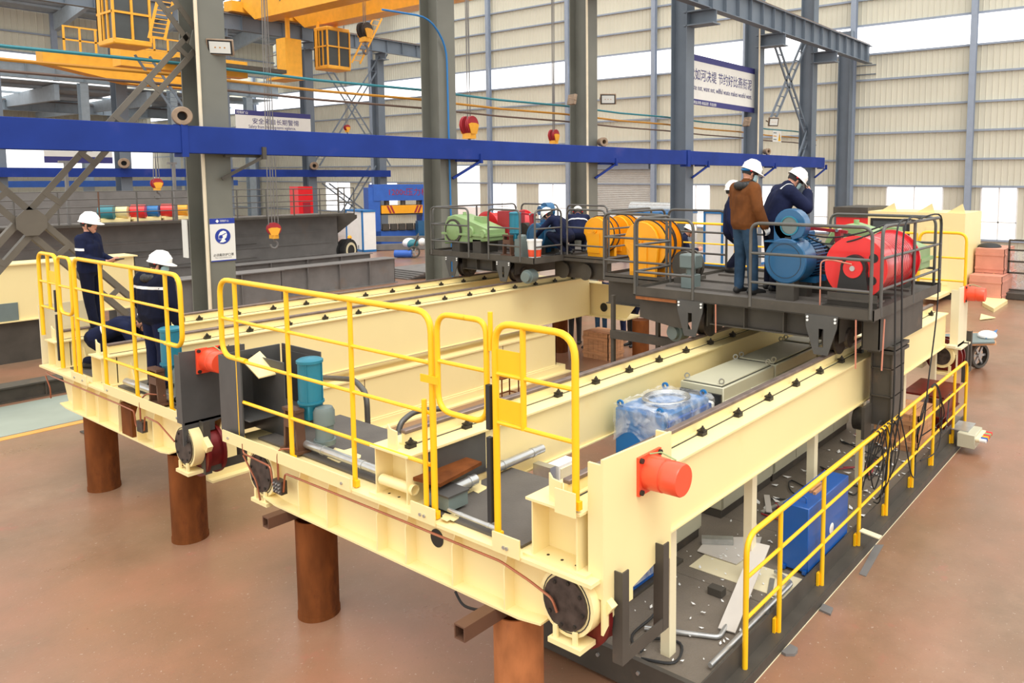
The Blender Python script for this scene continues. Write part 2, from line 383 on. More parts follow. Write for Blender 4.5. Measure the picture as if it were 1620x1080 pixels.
# row two of columns, 35 m further
for i in range(-1, 7):
    xx = 25.4 + 0.15 + 6.0 * (i - 2) 
    hcol(xx, 51.3, 0.6, 0.8, 13.2, 'column_blue', 'blue grey steel column of the distant second row, %s from the left' % ORD[i + 1], 'columns of the distant row')
# ================================================================ THE TWO BRIDGE CRANES UNDER ASSEMBLY
# ---------------------------------------------------------------- rusty support pipes
pipes = [(4.05, 11.85, 1.06, 'farthest left under the rear end carriage'), (4.05, 9.36, 1.06, 'beside the red wheel of the rear end carriage'), (4.05, 6.70, 0.98, 'under the left part of the front end carriage'), (4.05, 3.99, 0.98, 'beside the front wheel, cut by the picture edge')]
for i, (x, y, h, wd) in enumerate(pipes):
    t = thing('support_pipe', 'rusty brown steel pipe stub ' + wd, 'pipe', (x, y, 0), 'rusty pipe stubs carrying the cranes')
    MB().lathe((x, y, 0), (0, 0, 1), [(0, 0.19), (h, 0.19), (h, 0.175), (h - 0.3, 0.175)], n=40, caps=False).build('shell', 'rust' if i < 3 else 'rustlight', t)
    MB().lathe((x, y, 0), (0, 0, 1), [(0, 0.196), (0.05, 0.196), (0.05, 0.19)], n=40, caps=False).build('foot_ring', 'rust', t)
def square_tube(name, y, x0, x1, z, s, label):
    mb = MB(); e = 0.012
    for (a, b, c, d) in ((-s, s, -s, -s + e), (-s, s, s - e, s), (-s, -s + e, -s + e, s - e), (s - e, s, -s + e, s - e)):
        mb.box(x0, x1, y + a, y + b, z + c, z + d)
    tag(mb.build(name, 'brown_primer'), label, 'steel tube')
square_tube('square_tube', 6.83, 3.62, 4.5, 1.035, 0.052, 'short square steel tube on the middle rusty pipe stub')
square_tube('square_tube', 4.03, 3.5, 4.5, 1.035, 0.055, 'short square steel tube on the nearest rusty pipe stub')

# ---------------------------------------------------------------- end carriages
def wheel(y, zc, parent, xs=3.835, face=-1):
    """travel wheel with bearing housing and greasy cap; the cap faces the camera side (-X)"""
    h = MB().lathe((xs, y, zc), (1, 0, 0), [(0.0, 0.0), (0.0, 0.24), (0.11, 0.24), (0.11, 0.0)], n=28, caps=False).build('bearing_housing', 'cream', parent)
    cp = MB().lathe((xs - 0.018, y, zc), (1, 0, 0), [(0, 0.0), (0, 0.19), (0.03, 0.19)], n=24, caps=False).build('wheel_cap', 'capdark', h)
    for k in range(8):
        a = k * math.pi / 4 + 0.2; p = V((xs - 0.028, y + 0.16 * math.cos(a), zc + 0.16 * math.sin(a))); MB().cyl(p, p + V((0.02, 0, 0)), 0.014, n=6).build('bolt', 'bolt', h)
    MB().lathe((xs - 0.004, y, zc), (1, 0, 0), [(0, 0.205), (0, 0.212), (0.01, 0.212)], n=28, caps=False).build('seal_ring', 'gap_dark', h)
    w_ = MB().lathe((3.96, y, zc - 0.10), (1, 0, 0), [(0, 0.1), (0, 0.28), (0.035, 0.28), (0.035, 0.245), (0.17, 0.245), (0.17, 0.28), (0.205, 0.28), (0.205, 0.1)], n=36, caps=False).build('wheel', 'wheel_red', parent)
    MB().cyl((3.94, y, zc - 0.10), (4.22, y, zc - 0.10), 0.10, n=18).build('hub', 'black', w_)
    br = MB().box(xs - 0.05, xs + 0.12, y - 0.16, y + 0.13, zc - 0.30, zc - 0.265).box(xs - 0.03, xs - 0.01, y - 0.11, y - 0.075, zc - 0.27, zc - 0.17).box(xs - 0.03, xs - 0.01, y + 0.065, y + 0.1, zc - 0.27, zc - 0.17)
    br.build('sweeper_bracket', 'cream', parent)
    sh = MB().prism([(xs + 0.10, y - 0.19, zc + 0.12), (xs + 0.10, y - 0.32, zc + 0.02), (xs + 0.10, y - 0.27, zc - 0.05), (xs + 0.10, y - 0.16, zc + 0.05)], (0.06, 0, 0)).build('clamp_ear', 'cream', parent)
    MB().prism([(xs + 0.10, y + 0.19, zc - 0.07), (xs + 0.10, y + 0.34, zc - 0.18), (xs + 0.10, y + 0.29, zc - 0.26), (xs + 0.10, y + 0.14, zc - 0.15)], (0.06, 0, 0)).build('clamp_ear', 'cream', parent)
    return w_
def carriage(label, ya, yb, ba, bb, stif, holes, fascias, pipe, wheels, zc, pads=()):
    """ya>yb left and right end of the top plate, ba>bb ends of the bottom flange"""
    t = thing('end_carriage', label, 'end carriage', (4.05, (ya + yb) / 2, 1.09))
    B(3.80, 4.42, yb, ya, 1.535, 1.562).build('top_flange', 'cream', t)
    B(3.80, 4.42, bb, ba, 1.090, 1.108).build('bottom_flange', 'cream', t)
    for s, (p, q) in ((1, (ba, ya)), (-1, (bb, yb))):       # rising ends of the lower flange
        MB().prism([(3.80, p, 1.09), (3.80, p + s * 0.22, 1.12), (3.80, p + s * 0.22, 1.135), (3.80, p, 1.108)], (0.62, 0, 0)).build('flange_end', 'cream', t)
    for x in (3.905, 4.30):
        poly = [(x, bb - 0.22, 1.13), (x, bb, 1.10), (x, ba, 1.10), (x, ba + 0.22, 1.13), (x, ba + 0.42, 1.536), (x, bb - 0.5, 1.536)]
        MB().prism(poly, (0.014, 0, 0)).build('web', 'cream', t)
    for y in stif:
        MB().prism([(3.803, y, 1.108), (3.905, y, 1.108), (3.905, y, 1.535), (3.84, y, 1.535), (3.803, y, 1.42)], (0, 0.012, 0)).build('stiffener', 'cream', t)
    for (y, z, r) in holes:
        MB().lathe((3.899, y, z), (1, 0, 0), [(0, 0.0), (0, r), (0.012, r)], n=22, caps=False).build('access_hole', 'black', t)
    for (a, b, z1) in fascias:
        f_ = B(3.785, 3.797, b, a, 1.545, z1).build('toe_plate', 'cream', t)
        for yy in (a - 0.12, b + 0.12): MB().cyl((3.775, yy, 1.60), (3.80, yy, 1.60), 0.014, n=6).build('bolt', 'galv', f_)
    for (pts) in pipe: MB().tube(pts, 0.0095, n=6, bend=0.04).build('grease_pipe', 'copper', t)
    for y in wheels: wheel(y, zc, t)
    return t
stB = [at(x, 860, X=3.85).y for x in (483, 527, 605, 650, 723, 805)]
cB = carriage('cream front end carriage of the near crane standing on the two nearer rusty pipe stubs', 7.92, 3.075, 6.98, 3.75, stB, [(at(691, 851, X=3.9).y, at(691, 851, X=3.9).z, 0.075)],
              [(7.92, 5.72, 1.665), (at(650, 800, X=3.79).y, at(688, 815, X=3.79).y, 1.68), (at(779, 850, X=3.79).y, at(822, 865, X=3.79).y, 1.69)],
              [[(3.79, 7.52, 1.60), (3.79, 7.52, 1.50), (3.79, 7.02, 1.48), (3.79, 6.98, 1.30), (3.79, 6.93, 1.30)], [(3.79, 6.80, 1.28), (3.79, 6.76, 1.47), (3.785, 6.6, 1.475), (3.785, 5.0, 1.485), (3.785, 3.9, 1.485), (3.785, 3.62, 1.43), (3.80, 3.42, 1.36), (3.805, 3.38, 1.27)],
               [(3.79, 6.88, 1.36), (3.79, 6.88, 1.62), (3.80, 6.86, 1.68), (3.9, 6.75, 1.68)], [(3.79, 7.52, 1.48), (3.80, 7.3, 1.25), (3.80, 7.25, 1.08)]], [7.27, 3.32], 1.345)
db = B(3.77, 3.83, 6.80, 6.95, 1.25, 1.38).build('distributor_block', 'capdark', cB); db['label'] = 'small greasy distributor block with pipes'
for i in range(3):
    for j in range(3): MB().cyl((3.755, 6.83 + 0.045 * i, 1.28 + 0.035 * j), (3.775, 6.83 + 0.045 * i, 1.28 + 0.035 * j), 0.009, n=6).build('fitting', 'galv', db)
stA = [at(x, 640, X=3.85).y for x in (122, 143, 162, 193, 221, 247)]
cA = carriage('cream end carriage of the far crane standing on the two left rusty pipe stubs', 13.22, 8.78, 12.28, 9.42, stA, [],
              [(at(164, 610, X=3.79).y, 8.80, 1.665), (at(113, 588, X=3.79).y, at(137, 600, X=3.79).y, 1.67)],
              [[(3.79, 12.9, 1.50), (3.79, 12.7, 1.48), (3.785, 10.4, 1.48), (3.79, 10.05, 1.47), (3.79, 10.02, 1.30), (3.79, 9.95, 1.28)], [(3.79, 9.80, 1.28), (3.79, 9.76, 1.46), (3.785, 9.4, 1.45), (3.80, 9.05, 1.30)],
               [(3.79, 9.88, 1.36), (3.79, 9.88, 1.62), (3.85, 9.85, 1.70), (3.95, 9.6, 1.70)], [(3.79, 12.95, 1.45), (3.79, 12.8, 1.3), (3.79, 12.8, 1.15)]], [8.89], 1.27)
db = B(3.77, 3.83, 9.80, 9.95, 1.25, 1.38).build('distributor_block', 'capdark', cA); db['label'] = 'small greasy distributor block with pipes'
bp = B(3.808, 3.90, at(196, 650, X=3.85).y - 0.32, at(196, 650, X=3.85).y - 0.03, 1.109, 1.50).build('scorched_patch_plate', 'rust', cA); bp['label'] = 'scorched brown plate between two ribs'

# ---------------------------------------------------------------- main girders with rails
clip_mesh = None
def clip(parent, x, y, z, big=True):
    global clip_mesh
    if clip_mesh is None:
        mb = MB().box(-0.04, 0.04, -0.025, 0.03, 0.0, 0.03).box(-0.018, 0.05, -0.02, 0.05, 0.028, 0.042).cyl((0, 0.0, 0.042), (0, 0, 0.065), 0.022, n=6).cyl((0, 0, 0.065), (0, 0, 0.085), 0.013, 0.008, n=8)
        o = mb.build('rail_clip', 'bolt', parent, smooth=False); clip_mesh = o.data; first = o
        MBv = None
        # the mesh was built about the world origin: shift it so that it can be shared
        for v_ in clip_mesh.vertices: v_.co += (parent.location if parent.parent is None else parent.location)
    else:
        o = bpy.data.objects.new('rail_clip', clip_mesh); COL.objects.link(o); o.parent = parent
    o.location = V((x, y, z)) - parent.location
    return o
def girder(label, y0, y1, zb, zt, x1, ry, clips_y, x0=3.84, seat=True, clip_from=4.7, patch=None):
    """y0 near side, y1 far side; ry rail centre line"""
    t = thing('main_girder', label, 'girder', ((x0 + x1) / 2, (y0 + y1) / 2, zb))
    B(x0, x1, y0, y1, zt - 0.018, zt).build('top_flange', 'cream', t)
    yw0, yw1 = y0 + 0.04, y1 - 0.04
    B(4.45, x1, yw0, yw0 + 0.012, zb + 0.014, zt - 0.018).build('web', 'cream', t)
    B(4.45, x1, yw1 - 0.012, yw1, zb + 0.014, zt - 0.018).build('web', 'cream', t)
    B(4.45, x1, y0 + 0.012, y1 - 0.012, zb, zb + 0.014).build('bottom_flange', 'cream', t)
    MB().prism([(4.45, yw0, zb + 0.01), (4.45, yw1, zb + 0.01), (4.45, yw1, 1.60), (4.45, yw0, 1.60)], (0.012, 0, 0)).build('end_plate', 'cream', t)
    # shallow seat box on the carriage
    for yy in (yw0, yw1 - 0.012): B(x0 + 0.02, 4.45, yy, yy + 0.012, 1.58, zt - 0.018).build('seat_side', 'cream', t)
    B(x0 + 0.19, x0 + 0.202, yw0, yw1, 1.58, zt - 0.018).build('seat_back', 'cream', t)
    B(x0 - 0.0, 4.45, y0 - 0.05, y1 + 0.03, 1.562, 1.582).build('seat_plate', 'cream', t)
    MB().prism([(x0 + 0.35, yw0, 1.582), (x0 + 0.35, y0 - 0.07, 1.582), (x0 + 0.35, yw0, 1.82)], (0.012, 0, 0)).build('gusset', 'cream', t)
    for i in range(3): MB().cyl((x0 + 0.08, y0 + 0.1 + 0.13 * i, 1.581), (x0 + 0.08, y0 + 0.1 + 0.13 * i, 1.584), 0.012, n=8).build('bolt_hole', 'black', t)
    # crane rail: painted web and foot, bare head
    r = MB().box(x0 + 0.16, x1 - 0.05, ry - 0.055, ry + 0.055, zt, zt + 0.014).box(x0 + 0.16, x1 - 0.05, ry - 0.018, ry + 0.018, zt + 0.014, zt + 0.10).build('rail', 'cream', t)
    MB().box(x0 + 0.16, x1 - 0.05, ry - 0.034, ry + 0.034, zt + 0.095, zt + 0.132).build('rail_head', 'rail_steel', r, bevel=0.008)
    MB().prism([(x0 + 0.05, ry - 0.055, zt), (x0 + 0.05, ry + 0.06, zt), (x0 + 0.05, ry + 0.06, zt + 0.2), (x0 + 0.05, ry + 0.03, zt + 0.165), (x0 + 0.05, ry - 0.055, zt + 0.155)], (0.014, 0, 0)).build('end_stop', 'cream', t)
    k = 0; x = clip_from
    while x < x1 - 0.2:
        clip(t, x, ry - 0.10, zt); x += clips_y; k += 1
    B(x0 + 0.16, x1 - 0.05, ry - 0.068, ry - 0.056, zt, zt + 0.004).build('seam', 'gap_dark', t)
    return t
X1A, X1B = 13.75, 13.4
g4 = girder('cream girder nearest the camera, with the red buffer plate at its end', 3.20, 3.70, 1.43, 2.0, X1B, 3.46, 0.66, clip_from=5.05)
g3 = girder('cream girder behind the wrapped blue box, second from the front', 5.0, 5.5, 1.43, 2.0, X1B, 5.26, 0.62, clip_from=4.0)
g2 = girder('deep cream girder with a tall plain side, second from the rear', 11.1, 11.5, 1.08, 1.95, X1A, 11.32, 0.62, clip_from=4.6)
g1 = girder('rearmost cream girder, where the standing worker looks along', 12.68, 13.06, 1.08, 1.95, X1A, 12.88, 0.62, clip_from=4.6)
# bare dark patch, welded step plate, pipe stubs on girder three
o = B(4.02, 4.72, 5.030, 5.0385, 1.60, 1.96).build('bare_steel_patch', 'darkplate', g3); o['label'] = 'unpainted dark patch on the girder side'
o = MB().prism([at(648, 753, Z=1.80), at(735, 722, Z=1.80), at(762, 730, Z=1.80), at(696, 765, Z=1.80)], (0, 0, -0.03)).build('step_plate', 'rust', g3); o['label'] = 'rusty welded step plate'
def pipe_thing(label, a, b, r, m='galv', clamps=True):
    t = thing('steel_pipe', label, 'pipe', (V(a) + V(b)) / 2)
    d = (V(b) - V(a)).normalized()
    MB().lathe(a, d, [(0, r * 0.86), (0, r), ((V(b) - V(a)).length, r), ((V(b) - V(a)).length, r * 0.86)], n=16, caps=False).build('tube_wall', m, t)
    MB().lathe(V(a) + d * 0.01, d, [(0, 0.0), (0, r * 0.87)], n=16, caps=False).build('bore', 'black', t)
    if clamps:
        for f_ in (0.25, 0.8):
            p = V(a).lerp(V(b), f_); MB().lathe(p - d * 0.012, d, [(0, r), (0, r * 1.12), (0.024, r * 1.12), (0.024, r)], n=16, caps=False).build('clamp', 'galv', t)
    return t
pipe_thing('galvanised pipe clamped to the side of the second girder', at(774, 745, Y=4.93), at(858, 709, Y=4.93), 0.042)
pipe_thing('short galvanised pipe beneath the rusty step plate', at(702, 780, Z=1.68), at(752, 758, Z=1.68), 0.048)
pipe_thing('long galvanised pipe lying on the left deck behind the handrail', at(485, 702, Z=1.66), at(600, 745, Z=1.66), 0.04)
pipe_thing('thin galvanised conduit across the deck between the two near girders', at(710, 806, Z=1.63), at(790, 838, Z=1.63), 0.017)
pipe_thing('galvanised pipe on the rear carriage deck by the blue pump', at(200, 603, Z=1.66), at(280, 632, Z=1.66), 0.045)
pipe_thing('short cream pipe stub in the seat box of the second girder', at(605, 757, Z=1.70), at(657, 775, Z=1.70), 0.045, 'cream', False)
jb = thing('junction_box', 'grey junction box on the deck at the handrail foot', 'box', at(685, 815, Z=1.57))
B(3.93, 4.13, 4.62, 4.86, 1.61, 1.72).build('body', 'motor_grey', jb); B(3.92, 4.14, 4.61, 4.87, 1.72, 1.735).build('lid', 'darkplate', jb)
cb = thing('switch_box', 'small pale control box fixed to the girder near the rail end', 'box', at(885, 745, Y=4.9))
p = at(862, 752, Y=4.9)
B(p.x, p.x + 0.26, 4.72, 4.86, p.z - 0.12, p.z + 0.13).build('case', 'white', cb); B(p.x + 0.02, p.x + 0.24, 4.708, 4.72, p.z - 0.02, p.z + 0.10).build('cover', 'cream_pale', cb)
for i in range(3): MB().cyl((p.x + 0.07 + 0.06 * i, 4.70, p.z - 0.07), (p.x + 0.07 + 0.06 * i, 4.722, p.z - 0.07), 0.016, n=8).build('gland_hole', 'black', cb)
B(p.x - 0.1, p.x - 0.02, 4.74, 4.96, p.z - 0.2, p.z + 0.14).build('bracket', 'galv', cb)
# dark decks on the carriages
tag(B(4.0, 4.95, 5.62, 7.62, 1.565, 1.585).build('deck_plate', 'deck'), 'dark grey deck plate left of the second girder', 'deck plate')
tag(B(3.9, 4.95, 3.80, 4.94, 1.565, 1.585).build('deck_plate', 'deck'), 'dark grey deck plate between the two near girders', 'deck plate')
tag(B(3.98, 4.9, 8.85, 11.0, 1.565, 1.585).build('deck_plate', 'deck'), 'dark deck plate on the rear carriage under the workers', 'deck plate')
tag(B(3.98, 4.9, 11.6, 12.6, 1.565, 1.585).build('deck_plate', 'deck'), 'dark deck plate between the two rear girders', 'deck plate')

for (cx_, cy_, r_, lb) in ((545, 720, 26, 'splash of cream paint on the left deck'), (748, 770, 22, 'splash of cream paint under the short pipe'), (712, 818, 14, 'small splash of cream paint by the junction box'), (230, 628, 12, 'splash of cream paint on the rear deck')):
    tag(MB().prism([at(cx_ + r_ * math.cos(a * 0.52) * (1 + 0.3 * math.sin(a * 2.7)), cy_ + r_ * 0.42 * math.sin(a * 0.52) * (1 + 0.3 * math.cos(a * 3.1)), Z=1.586) for a in range(12)], (0, 0, 0.003)).build('paint_splash', 'cream'), lb, 'paint splash')
# ---------------------------------------------------------------- buffer plates and red buffers
def buffer_unit(label, y, x0, x1, zb, zt, m, bx, bz, frame_x, notch=True):
    """upright plate facing -Y with a red rubber buffer and the angle-iron rail guard below"""
    t = thing('buffer_plate', label, 'buffer', ((x0 + x1) / 2, y, zb))
    pl = [(x0, y, zb), (x0 + 0.14, y, zb + 0.11), (x0 + 0.34, y, zb + 0.11), (x0 + 0.34, y, zb + 0.20), (x1 - 0.14, y, zb + 0.27), (x1 - 0.14, y, zb + 0.17), (x1, y, zb + 0.22), (x1, y, zt - 0.03), (x0, y, zt)]
    MB().prism(pl, (0, 0.02, 0)).build('plate', m, t)
    for xx in (x0, x1 - 0.02): B(xx, xx + 0.02, y + 0.02, y + 0.13, zb + 0.25, zt - 0.04).build('side_rib', m, t)
    for k in (0.35, 0.75): MB().prism([(x0 + (x1 - x0) * k, y + 0.02, zt - 0.25), (x0 + (x1 - x0) * k, y + 0.02, zt - 0.01), (x0 + (x1 - x0) * k, y + 0.16, zt - 0.25)], (0.012, 0, 0)).build('gusset', 'darkplate', t)
    b = B(bx - 0.14, bx + 0.14, y - 0.022, y, bz - 0.14, bz + 0.14).build('buffer_flange', 'buffer_red', t)
    MB().lathe((bx, y - 0.022, bz), (0, -1, 0), [(0, 0.125), (0.13, 0.12), (0.135, 0.112), (0.15, 0.112), (0.155, 0.118), (0.27, 0.116), (0.28, 0.11), (0.28, 0)], n=32, caps=False).build('buffer_body', 'buffer_red', t)
    for sx in (-1, 1):
        for sz in (-1, 1): MB().cyl((bx + sx * 0.115, y - 0.04, bz + sz * 0.115), (bx + sx * 0.115, y - 0.02, bz + sz * 0.115), 0.02, n=8).build('bolt', 'bolt', b)
    MB().tube([(bx - 0.02, y - 0.03, bz + 0.14), (bx + 0.02, y - 0.1, bz + 0.155), (bx + 0.03, y - 0.22, bz + 0.12)], 0.006, n=5).build('wire', 'gear_green', b)
    return t
def angle_frame(parent, xa, xb, y, z0, z1, z0b, z1b):
    for xx, a, b in ((xa, z0, z1), (xb, z0b, z1b)):
        MB().box(xx, xx + 0.075, y - 0.012, y, a, b).box(xx, xx + 0.01, y, y + 0.075, a, b).build('guard_post', 'dark', parent)
    B(xa + 0.07, xb + 0.02, y - 0.01, y, z0b + 0.0, z0b + 0.10).build('guard_bar', 'dark', parent)
bu = buffer_unit('cream upright plate with a bright red buffer at the near girder end', 3.05, 3.90, 4.73, 1.17, 2.39, 'cream', at(1025, 745, Y=3.05).x, at(1025, 745, Y=3.05).z, 0)
angle_frame(bu, 4.02, 4.52, 2.99, 0.92, 1.58, 0.92, 1.58)
bu = buffer_unit('unpainted dark plate with a red buffer above the red wheel', 8.78, 3.78, 4.50, 1.30, 2.35, 'darkplate', at(330, 568, Y=8.78).x, at(330, 568, Y=8.78).z, 0)
angle_frame(bu, 3.95, 4.35, 8.70, 0.95, 1.55, 0.97, 1.2)
bu = buffer_unit('pale cream plate with a red buffer at the far end of the nearest girder', 3.05, 13.15, 13.75, 1.05, 2.42, 'cream_pale', 13.6, 2.28, 0)
angle_frame(bu, 13.55, 13.80, 2.99, 0.75, 1.45, 0.9, 1.6); bu.location.x += 0.3
o = MB().prism([(3.85, 13.24, 1.5), (4.65, 13.24, 1.5), (4.65, 13.24, 2.42), (3.85, 13.24, 2.42)], (0, 0.02, 0)).build('end_plate', 'cream_pale'); tag(o, 'pale primed upright plate at the far left carriage end', 'steel plate')
# bare welded box at the left end of the near crane
t = thing('buffer_box', 'unpainted welded steel box with open compartments and cream sloping top', 'steel box', (4.2, 7.8, 1.6))
B(3.84, 3.855, 7.60, 8.04, 1.57, 2.42).build('front_plate', 'darkplate', t); B(3.855, 4.5, 8.02, 8.04, 1.57, 2.42).build('side_plate', 'darkplate', t)
for x in (4.18, 4.52): B(x, x + 0.012, 7.40, 8.02, 1.57, 2.36).build('divider', 'darkplate', t)
B(3.86, 4.53, 7.5, 8.0, 1.80, 1.812).build('shelf', 'darkplate', t)
MB().prism([at(386, 573, Y=7.9), at(411, 555, Y=7.9), at(443, 589, Y=7.55), at(409, 597, Y=7.55)], (0, 0, -0.012)).build('sloping_top', 'cream', t)
B(4.53, 4.545, 7.3, 8.04, 1.57, 2.42).build('back_plate', 'darkplate', t)

# ---------------------------------------------------------------- grease pump units
def grease_pump(label, p, s=1.0, group='grease pumps'):
    """p: foot point. brown channel stand, blue reservoir, grey geared motor"""
    x, y, z = p; t = thing('grease_pump', label, 'pump', p, group)
    st = MB()
    for dy in (-0.10, 0.10): st.prism([(x - 0.03, y + dy * 1.25, z), (x + 0.06, y + dy * 1.25, z), (x + 0.06, y + dy, z + 0.42), (x - 0.03, y + dy, z + 0.42)], (0, -0.03 if dy > 0 else 0.03, 0))
    st.box(x - 0.035, x + 0.055, y - 0.12, y + 0.12, z + 0.40, z + 0.43).box(x - 0.035, x - 0.02, y - 0.1, y + 0.1, z + 0.24, z + 0.33).box(x - 0.05, x + 0.09, y - 0.16, y + 0.16, z, z + 0.025)
    st.build('stand', 'brown_primer', t)
    MB().lathe((x + 0.16, y - 0.07, z + 0.46), (0, 0, 1), [(0, 0.0), (0, 0.125), (0.02, 0.125), (0.02, 0.11), (0.40, 0.11), (0.40, 0.125), (0.425, 0.125), (0.44, 0.10), (0.45, 0.0)], n=24, caps=False).build('reservoir', 'pump_blue', t)
    B(x + 0.08, x + 0.24, y - 0.15, y + 0.02, z + 0.30, z + 0.46).build('pump_block', 'pump_blue', t, bevel=0.01)
    MB().lathe((x + 0.2, y - 0.22, z + 0.06), (0, 0, 1), [(0, 0.0), (0, 0.10), (0.05, 0.105), (0.05, 0.085), (0.20, 0.085), (0.20, 0.10), (0.33, 0.10), (0.37, 0.08), (0.38, 0.0)], n=18, caps=False).build('motor', 'motor_grey', t)
    for k in range(4): MB().cyl((x + 0.16 + 0.115 * math.cos(k * 1.57 + 0.7), y - 0.07 + 0.115 * math.sin(k * 1.57 + 0.7), z + 0.47), (x + 0.16 + 0.115 * math.cos(k * 1.57 + 0.7), y - 0.07 + 0.115 * math.sin(k * 1.57 + 0.7), z + 0.87), 0.006, n=5).build('tie_rod', 'pump_blue', t)
    return t
p = at(462, 715, Z=1.585); grease_pump('teal blue grease pump on brown stand behind the near yellow handrail', (p.x + 0.03, p.y + 0.02, 1.585))
p = at(245, 640, Z=1.585); grease_pump('teal blue grease pump on brown stand beside the hooded worker', (p.x + 0.03, p.y + 0.02, 1.585))

# ---------------------------------------------------------------- yellow handrails of the two carriages
RX = 3.86
def rail_loop(t, y0, y1, ztop, zl, zr, r=0.024, bend=0.16, bottom=None, x=RX):
    pts = [(x, y0, zl), (x, y0, ztop), (x, y1, ztop), (x, y1, zr)]
    if bottom is not None: pts = [(x, y0 - 0.2, bottom), (x, y0, bottom), (x, y0, ztop), (x, y1, ztop), (x, y1, zr)]
    MB().tube(pts, r, n=10, bend=bend, seg=6).build('top_loop', 'yellow', t)
def posts(t, ys, z0, z1, r=0.022, x=RX):
    for y in ys: MB().cyl((x, y, z0), (x, y, z1), r, n=10).build('post', 'yellow', t)
def rails(t, y0, y1, zs, r=0.017, x=RX):
    for z in zs: MB().cyl((x, y0, z), (x, y1, z), r, n=8).build('mid_rail', 'yellow', t)
def foot(t, ys, z, x=RX):
    for y in ys: B(x - 0.02, x + 0.02, y - 0.04, y + 0.012, z - 0.03, z + 0.03).build('foot_bracket', 'yellow', t)
t = thing('handrail', 'long yellow handrail panel along the near end carriage', 'handrail', (RX, 6.3, 1.6))
MB().tube([(RX, 7.52, 2.42), (RX, 7.98, 2.42), (RX, 7.98, 3.21), (RX, 4.70, 3.21), (RX, 4.70, 1.58)], 0.026, n=10, bend=0.17, seg=6).build('top_loop', 'yellow', t)
posts(t, [7.68, 6.74, 5.75], 1.60, 3.21); rails(t, 7.97, 4.71, [2.81]); rails(t, 7.60, 4.71, [2.41]); rails(t, 7.68, 4.74, [1.99]); foot(t, [7.68, 6.74, 5.75, 4.70], 1.6)
MB().cyl((RX - 0.03, 4.765, 1.66), (RX - 0.03, 4.765, 2.52), 0.021, n=8).build('sleeve_post', 'yellow', t)
o = MB().box(RX - 0.035, RX - 0.025, 4.60, 4.80, 2.66, 2.72).build('latch_plate', 'yellow', t)
t = thing('handrail_gate', 'small yellow swing gate in the near carriage handrail', 'gate', (RX, 4.35, 2.4))
MB().tube([(RX, 4.3, 3.21), (RX, 4.63, 3.21), (RX, 4.63, 2.45), (RX, 4.09, 2.45), (RX, 4.09, 3.21), (RX, 4.31, 3.21)], 0.022, n=10, bend=0.15, seg=6).build('gate_frame', 'yellow', t)
rails(t, 4.63, 4.09, [2.84])
t = thing('handrail', 'yellow handrail panel with two small plates at the nearest girder end', 'handrail', (RX, 3.6, 1.6))
MB().tube([(RX, 4.00, 1.62), (RX, 4.00, 3.21), (RX, 3.25, 3.21), (RX, 3.25, 2.02)], 0.026, n=10, bend=0.17, seg=6).build('top_loop', 'yellow', t)
posts(t, [3.725], 2.47, 3.21); rails(t, 4.0, 3.25, [2.84, 2.48])
B(RX - 0.004, RX + 0.004, 3.73, 3.99, 2.85, 3.02).build('plate', 'yellow', t); B(RX - 0.004, RX + 0.004, 3.73, 3.99, 2.50, 2.66).build('plate', 'yellow', t)
for z0, z1 in ((1.72, 2.36), (2.42, 2.75)): B(RX - 0.035, RX + 0.0, 4.03, 4.07, z0, z1).build('rubber_guard', 'rubber', t)
MB().cyl((RX, 4.045, 3.0), (RX, 4.045, 3.28), 0.018, n=8).build('hinge_pin', 'yellow', t)
B(3.79, 3.80, 3.20, 3.38, 1.99, 2.16).build('mount_plate', 'cream', t); foot(t, [4.0], 1.63); foot(t, [3.25], 2.05)
t = thing('handrail', 'yellow handrail panel along the rear end carriage before the workers', 'handrail', (RX, 10.3, 1.6))
MB().tube([(RX, 11.86, 1.60), (RX, 11.86, 3.18), (RX, 8.86, 3.18), (RX, 8.86, 2.38), (RX, 9.28, 2.38)], 0.026, n=10, bend=0.17, seg=6).build('top_loop', 'yellow', t)
posts(t, [11.0, 10.1, 9.21], 1.60, 3.18); rails(t, 11.86, 8.86, [2.78]); rails(t, 11.86, 9.1, [2.38]); rails(t, 11.0, 9.21, [1.96]); foot(t, [11.0, 10.1, 9.21], 1.6)
MB().cyl((RX - 0.03, 11.93, 1.62), (RX - 0.03, 11.93, 2.4), 0.021, n=8).build('sleeve_post', 'yellow', t)
t = thing('handrail_gate', 'small yellow swing gate in the rear carriage handrail', 'gate', (RX, 12.2, 2.4))
MB().tube([(RX, 12.2, 3.17), (RX, 12.42, 3.17), (RX, 12.42, 2.40), (RX, 11.98, 2.40), (RX, 11.98, 3.17), (RX, 12.21, 3.17)], 0.022, n=10, bend=0.13, seg=6).build('gate_frame', 'yellow', t)
rails(t, 12.42, 11.98, [2.77])
t = thing('handrail', 'short yellow handrail panel at the far left carriage end', 'handrail', (RX, 12.8, 1.9))
MB().tube([(RX, 13.15, 2.0), (RX, 13.15, 3.18), (RX, 12.47, 3.18), (RX, 12.47, 1.62)], 0.026, n=10, bend=0.15, seg=6).build('top_loop', 'yellow', t)
posts(t, [12.8], 2.42, 3.18); rails(t, 13.15, 12.47, [2.78, 2.42])
B(RX - 0.004, RX + 0.004, 12.50, 12.78, 2.80, 2.95).build('plate', 'yellow', t)
for z0, z1 in ((1.72, 2.36), (2.40, 2.7)): B(RX - 0.035, RX, 12.50, 12.54, z0, z1).build('rubber_guard', 'rubber', t)

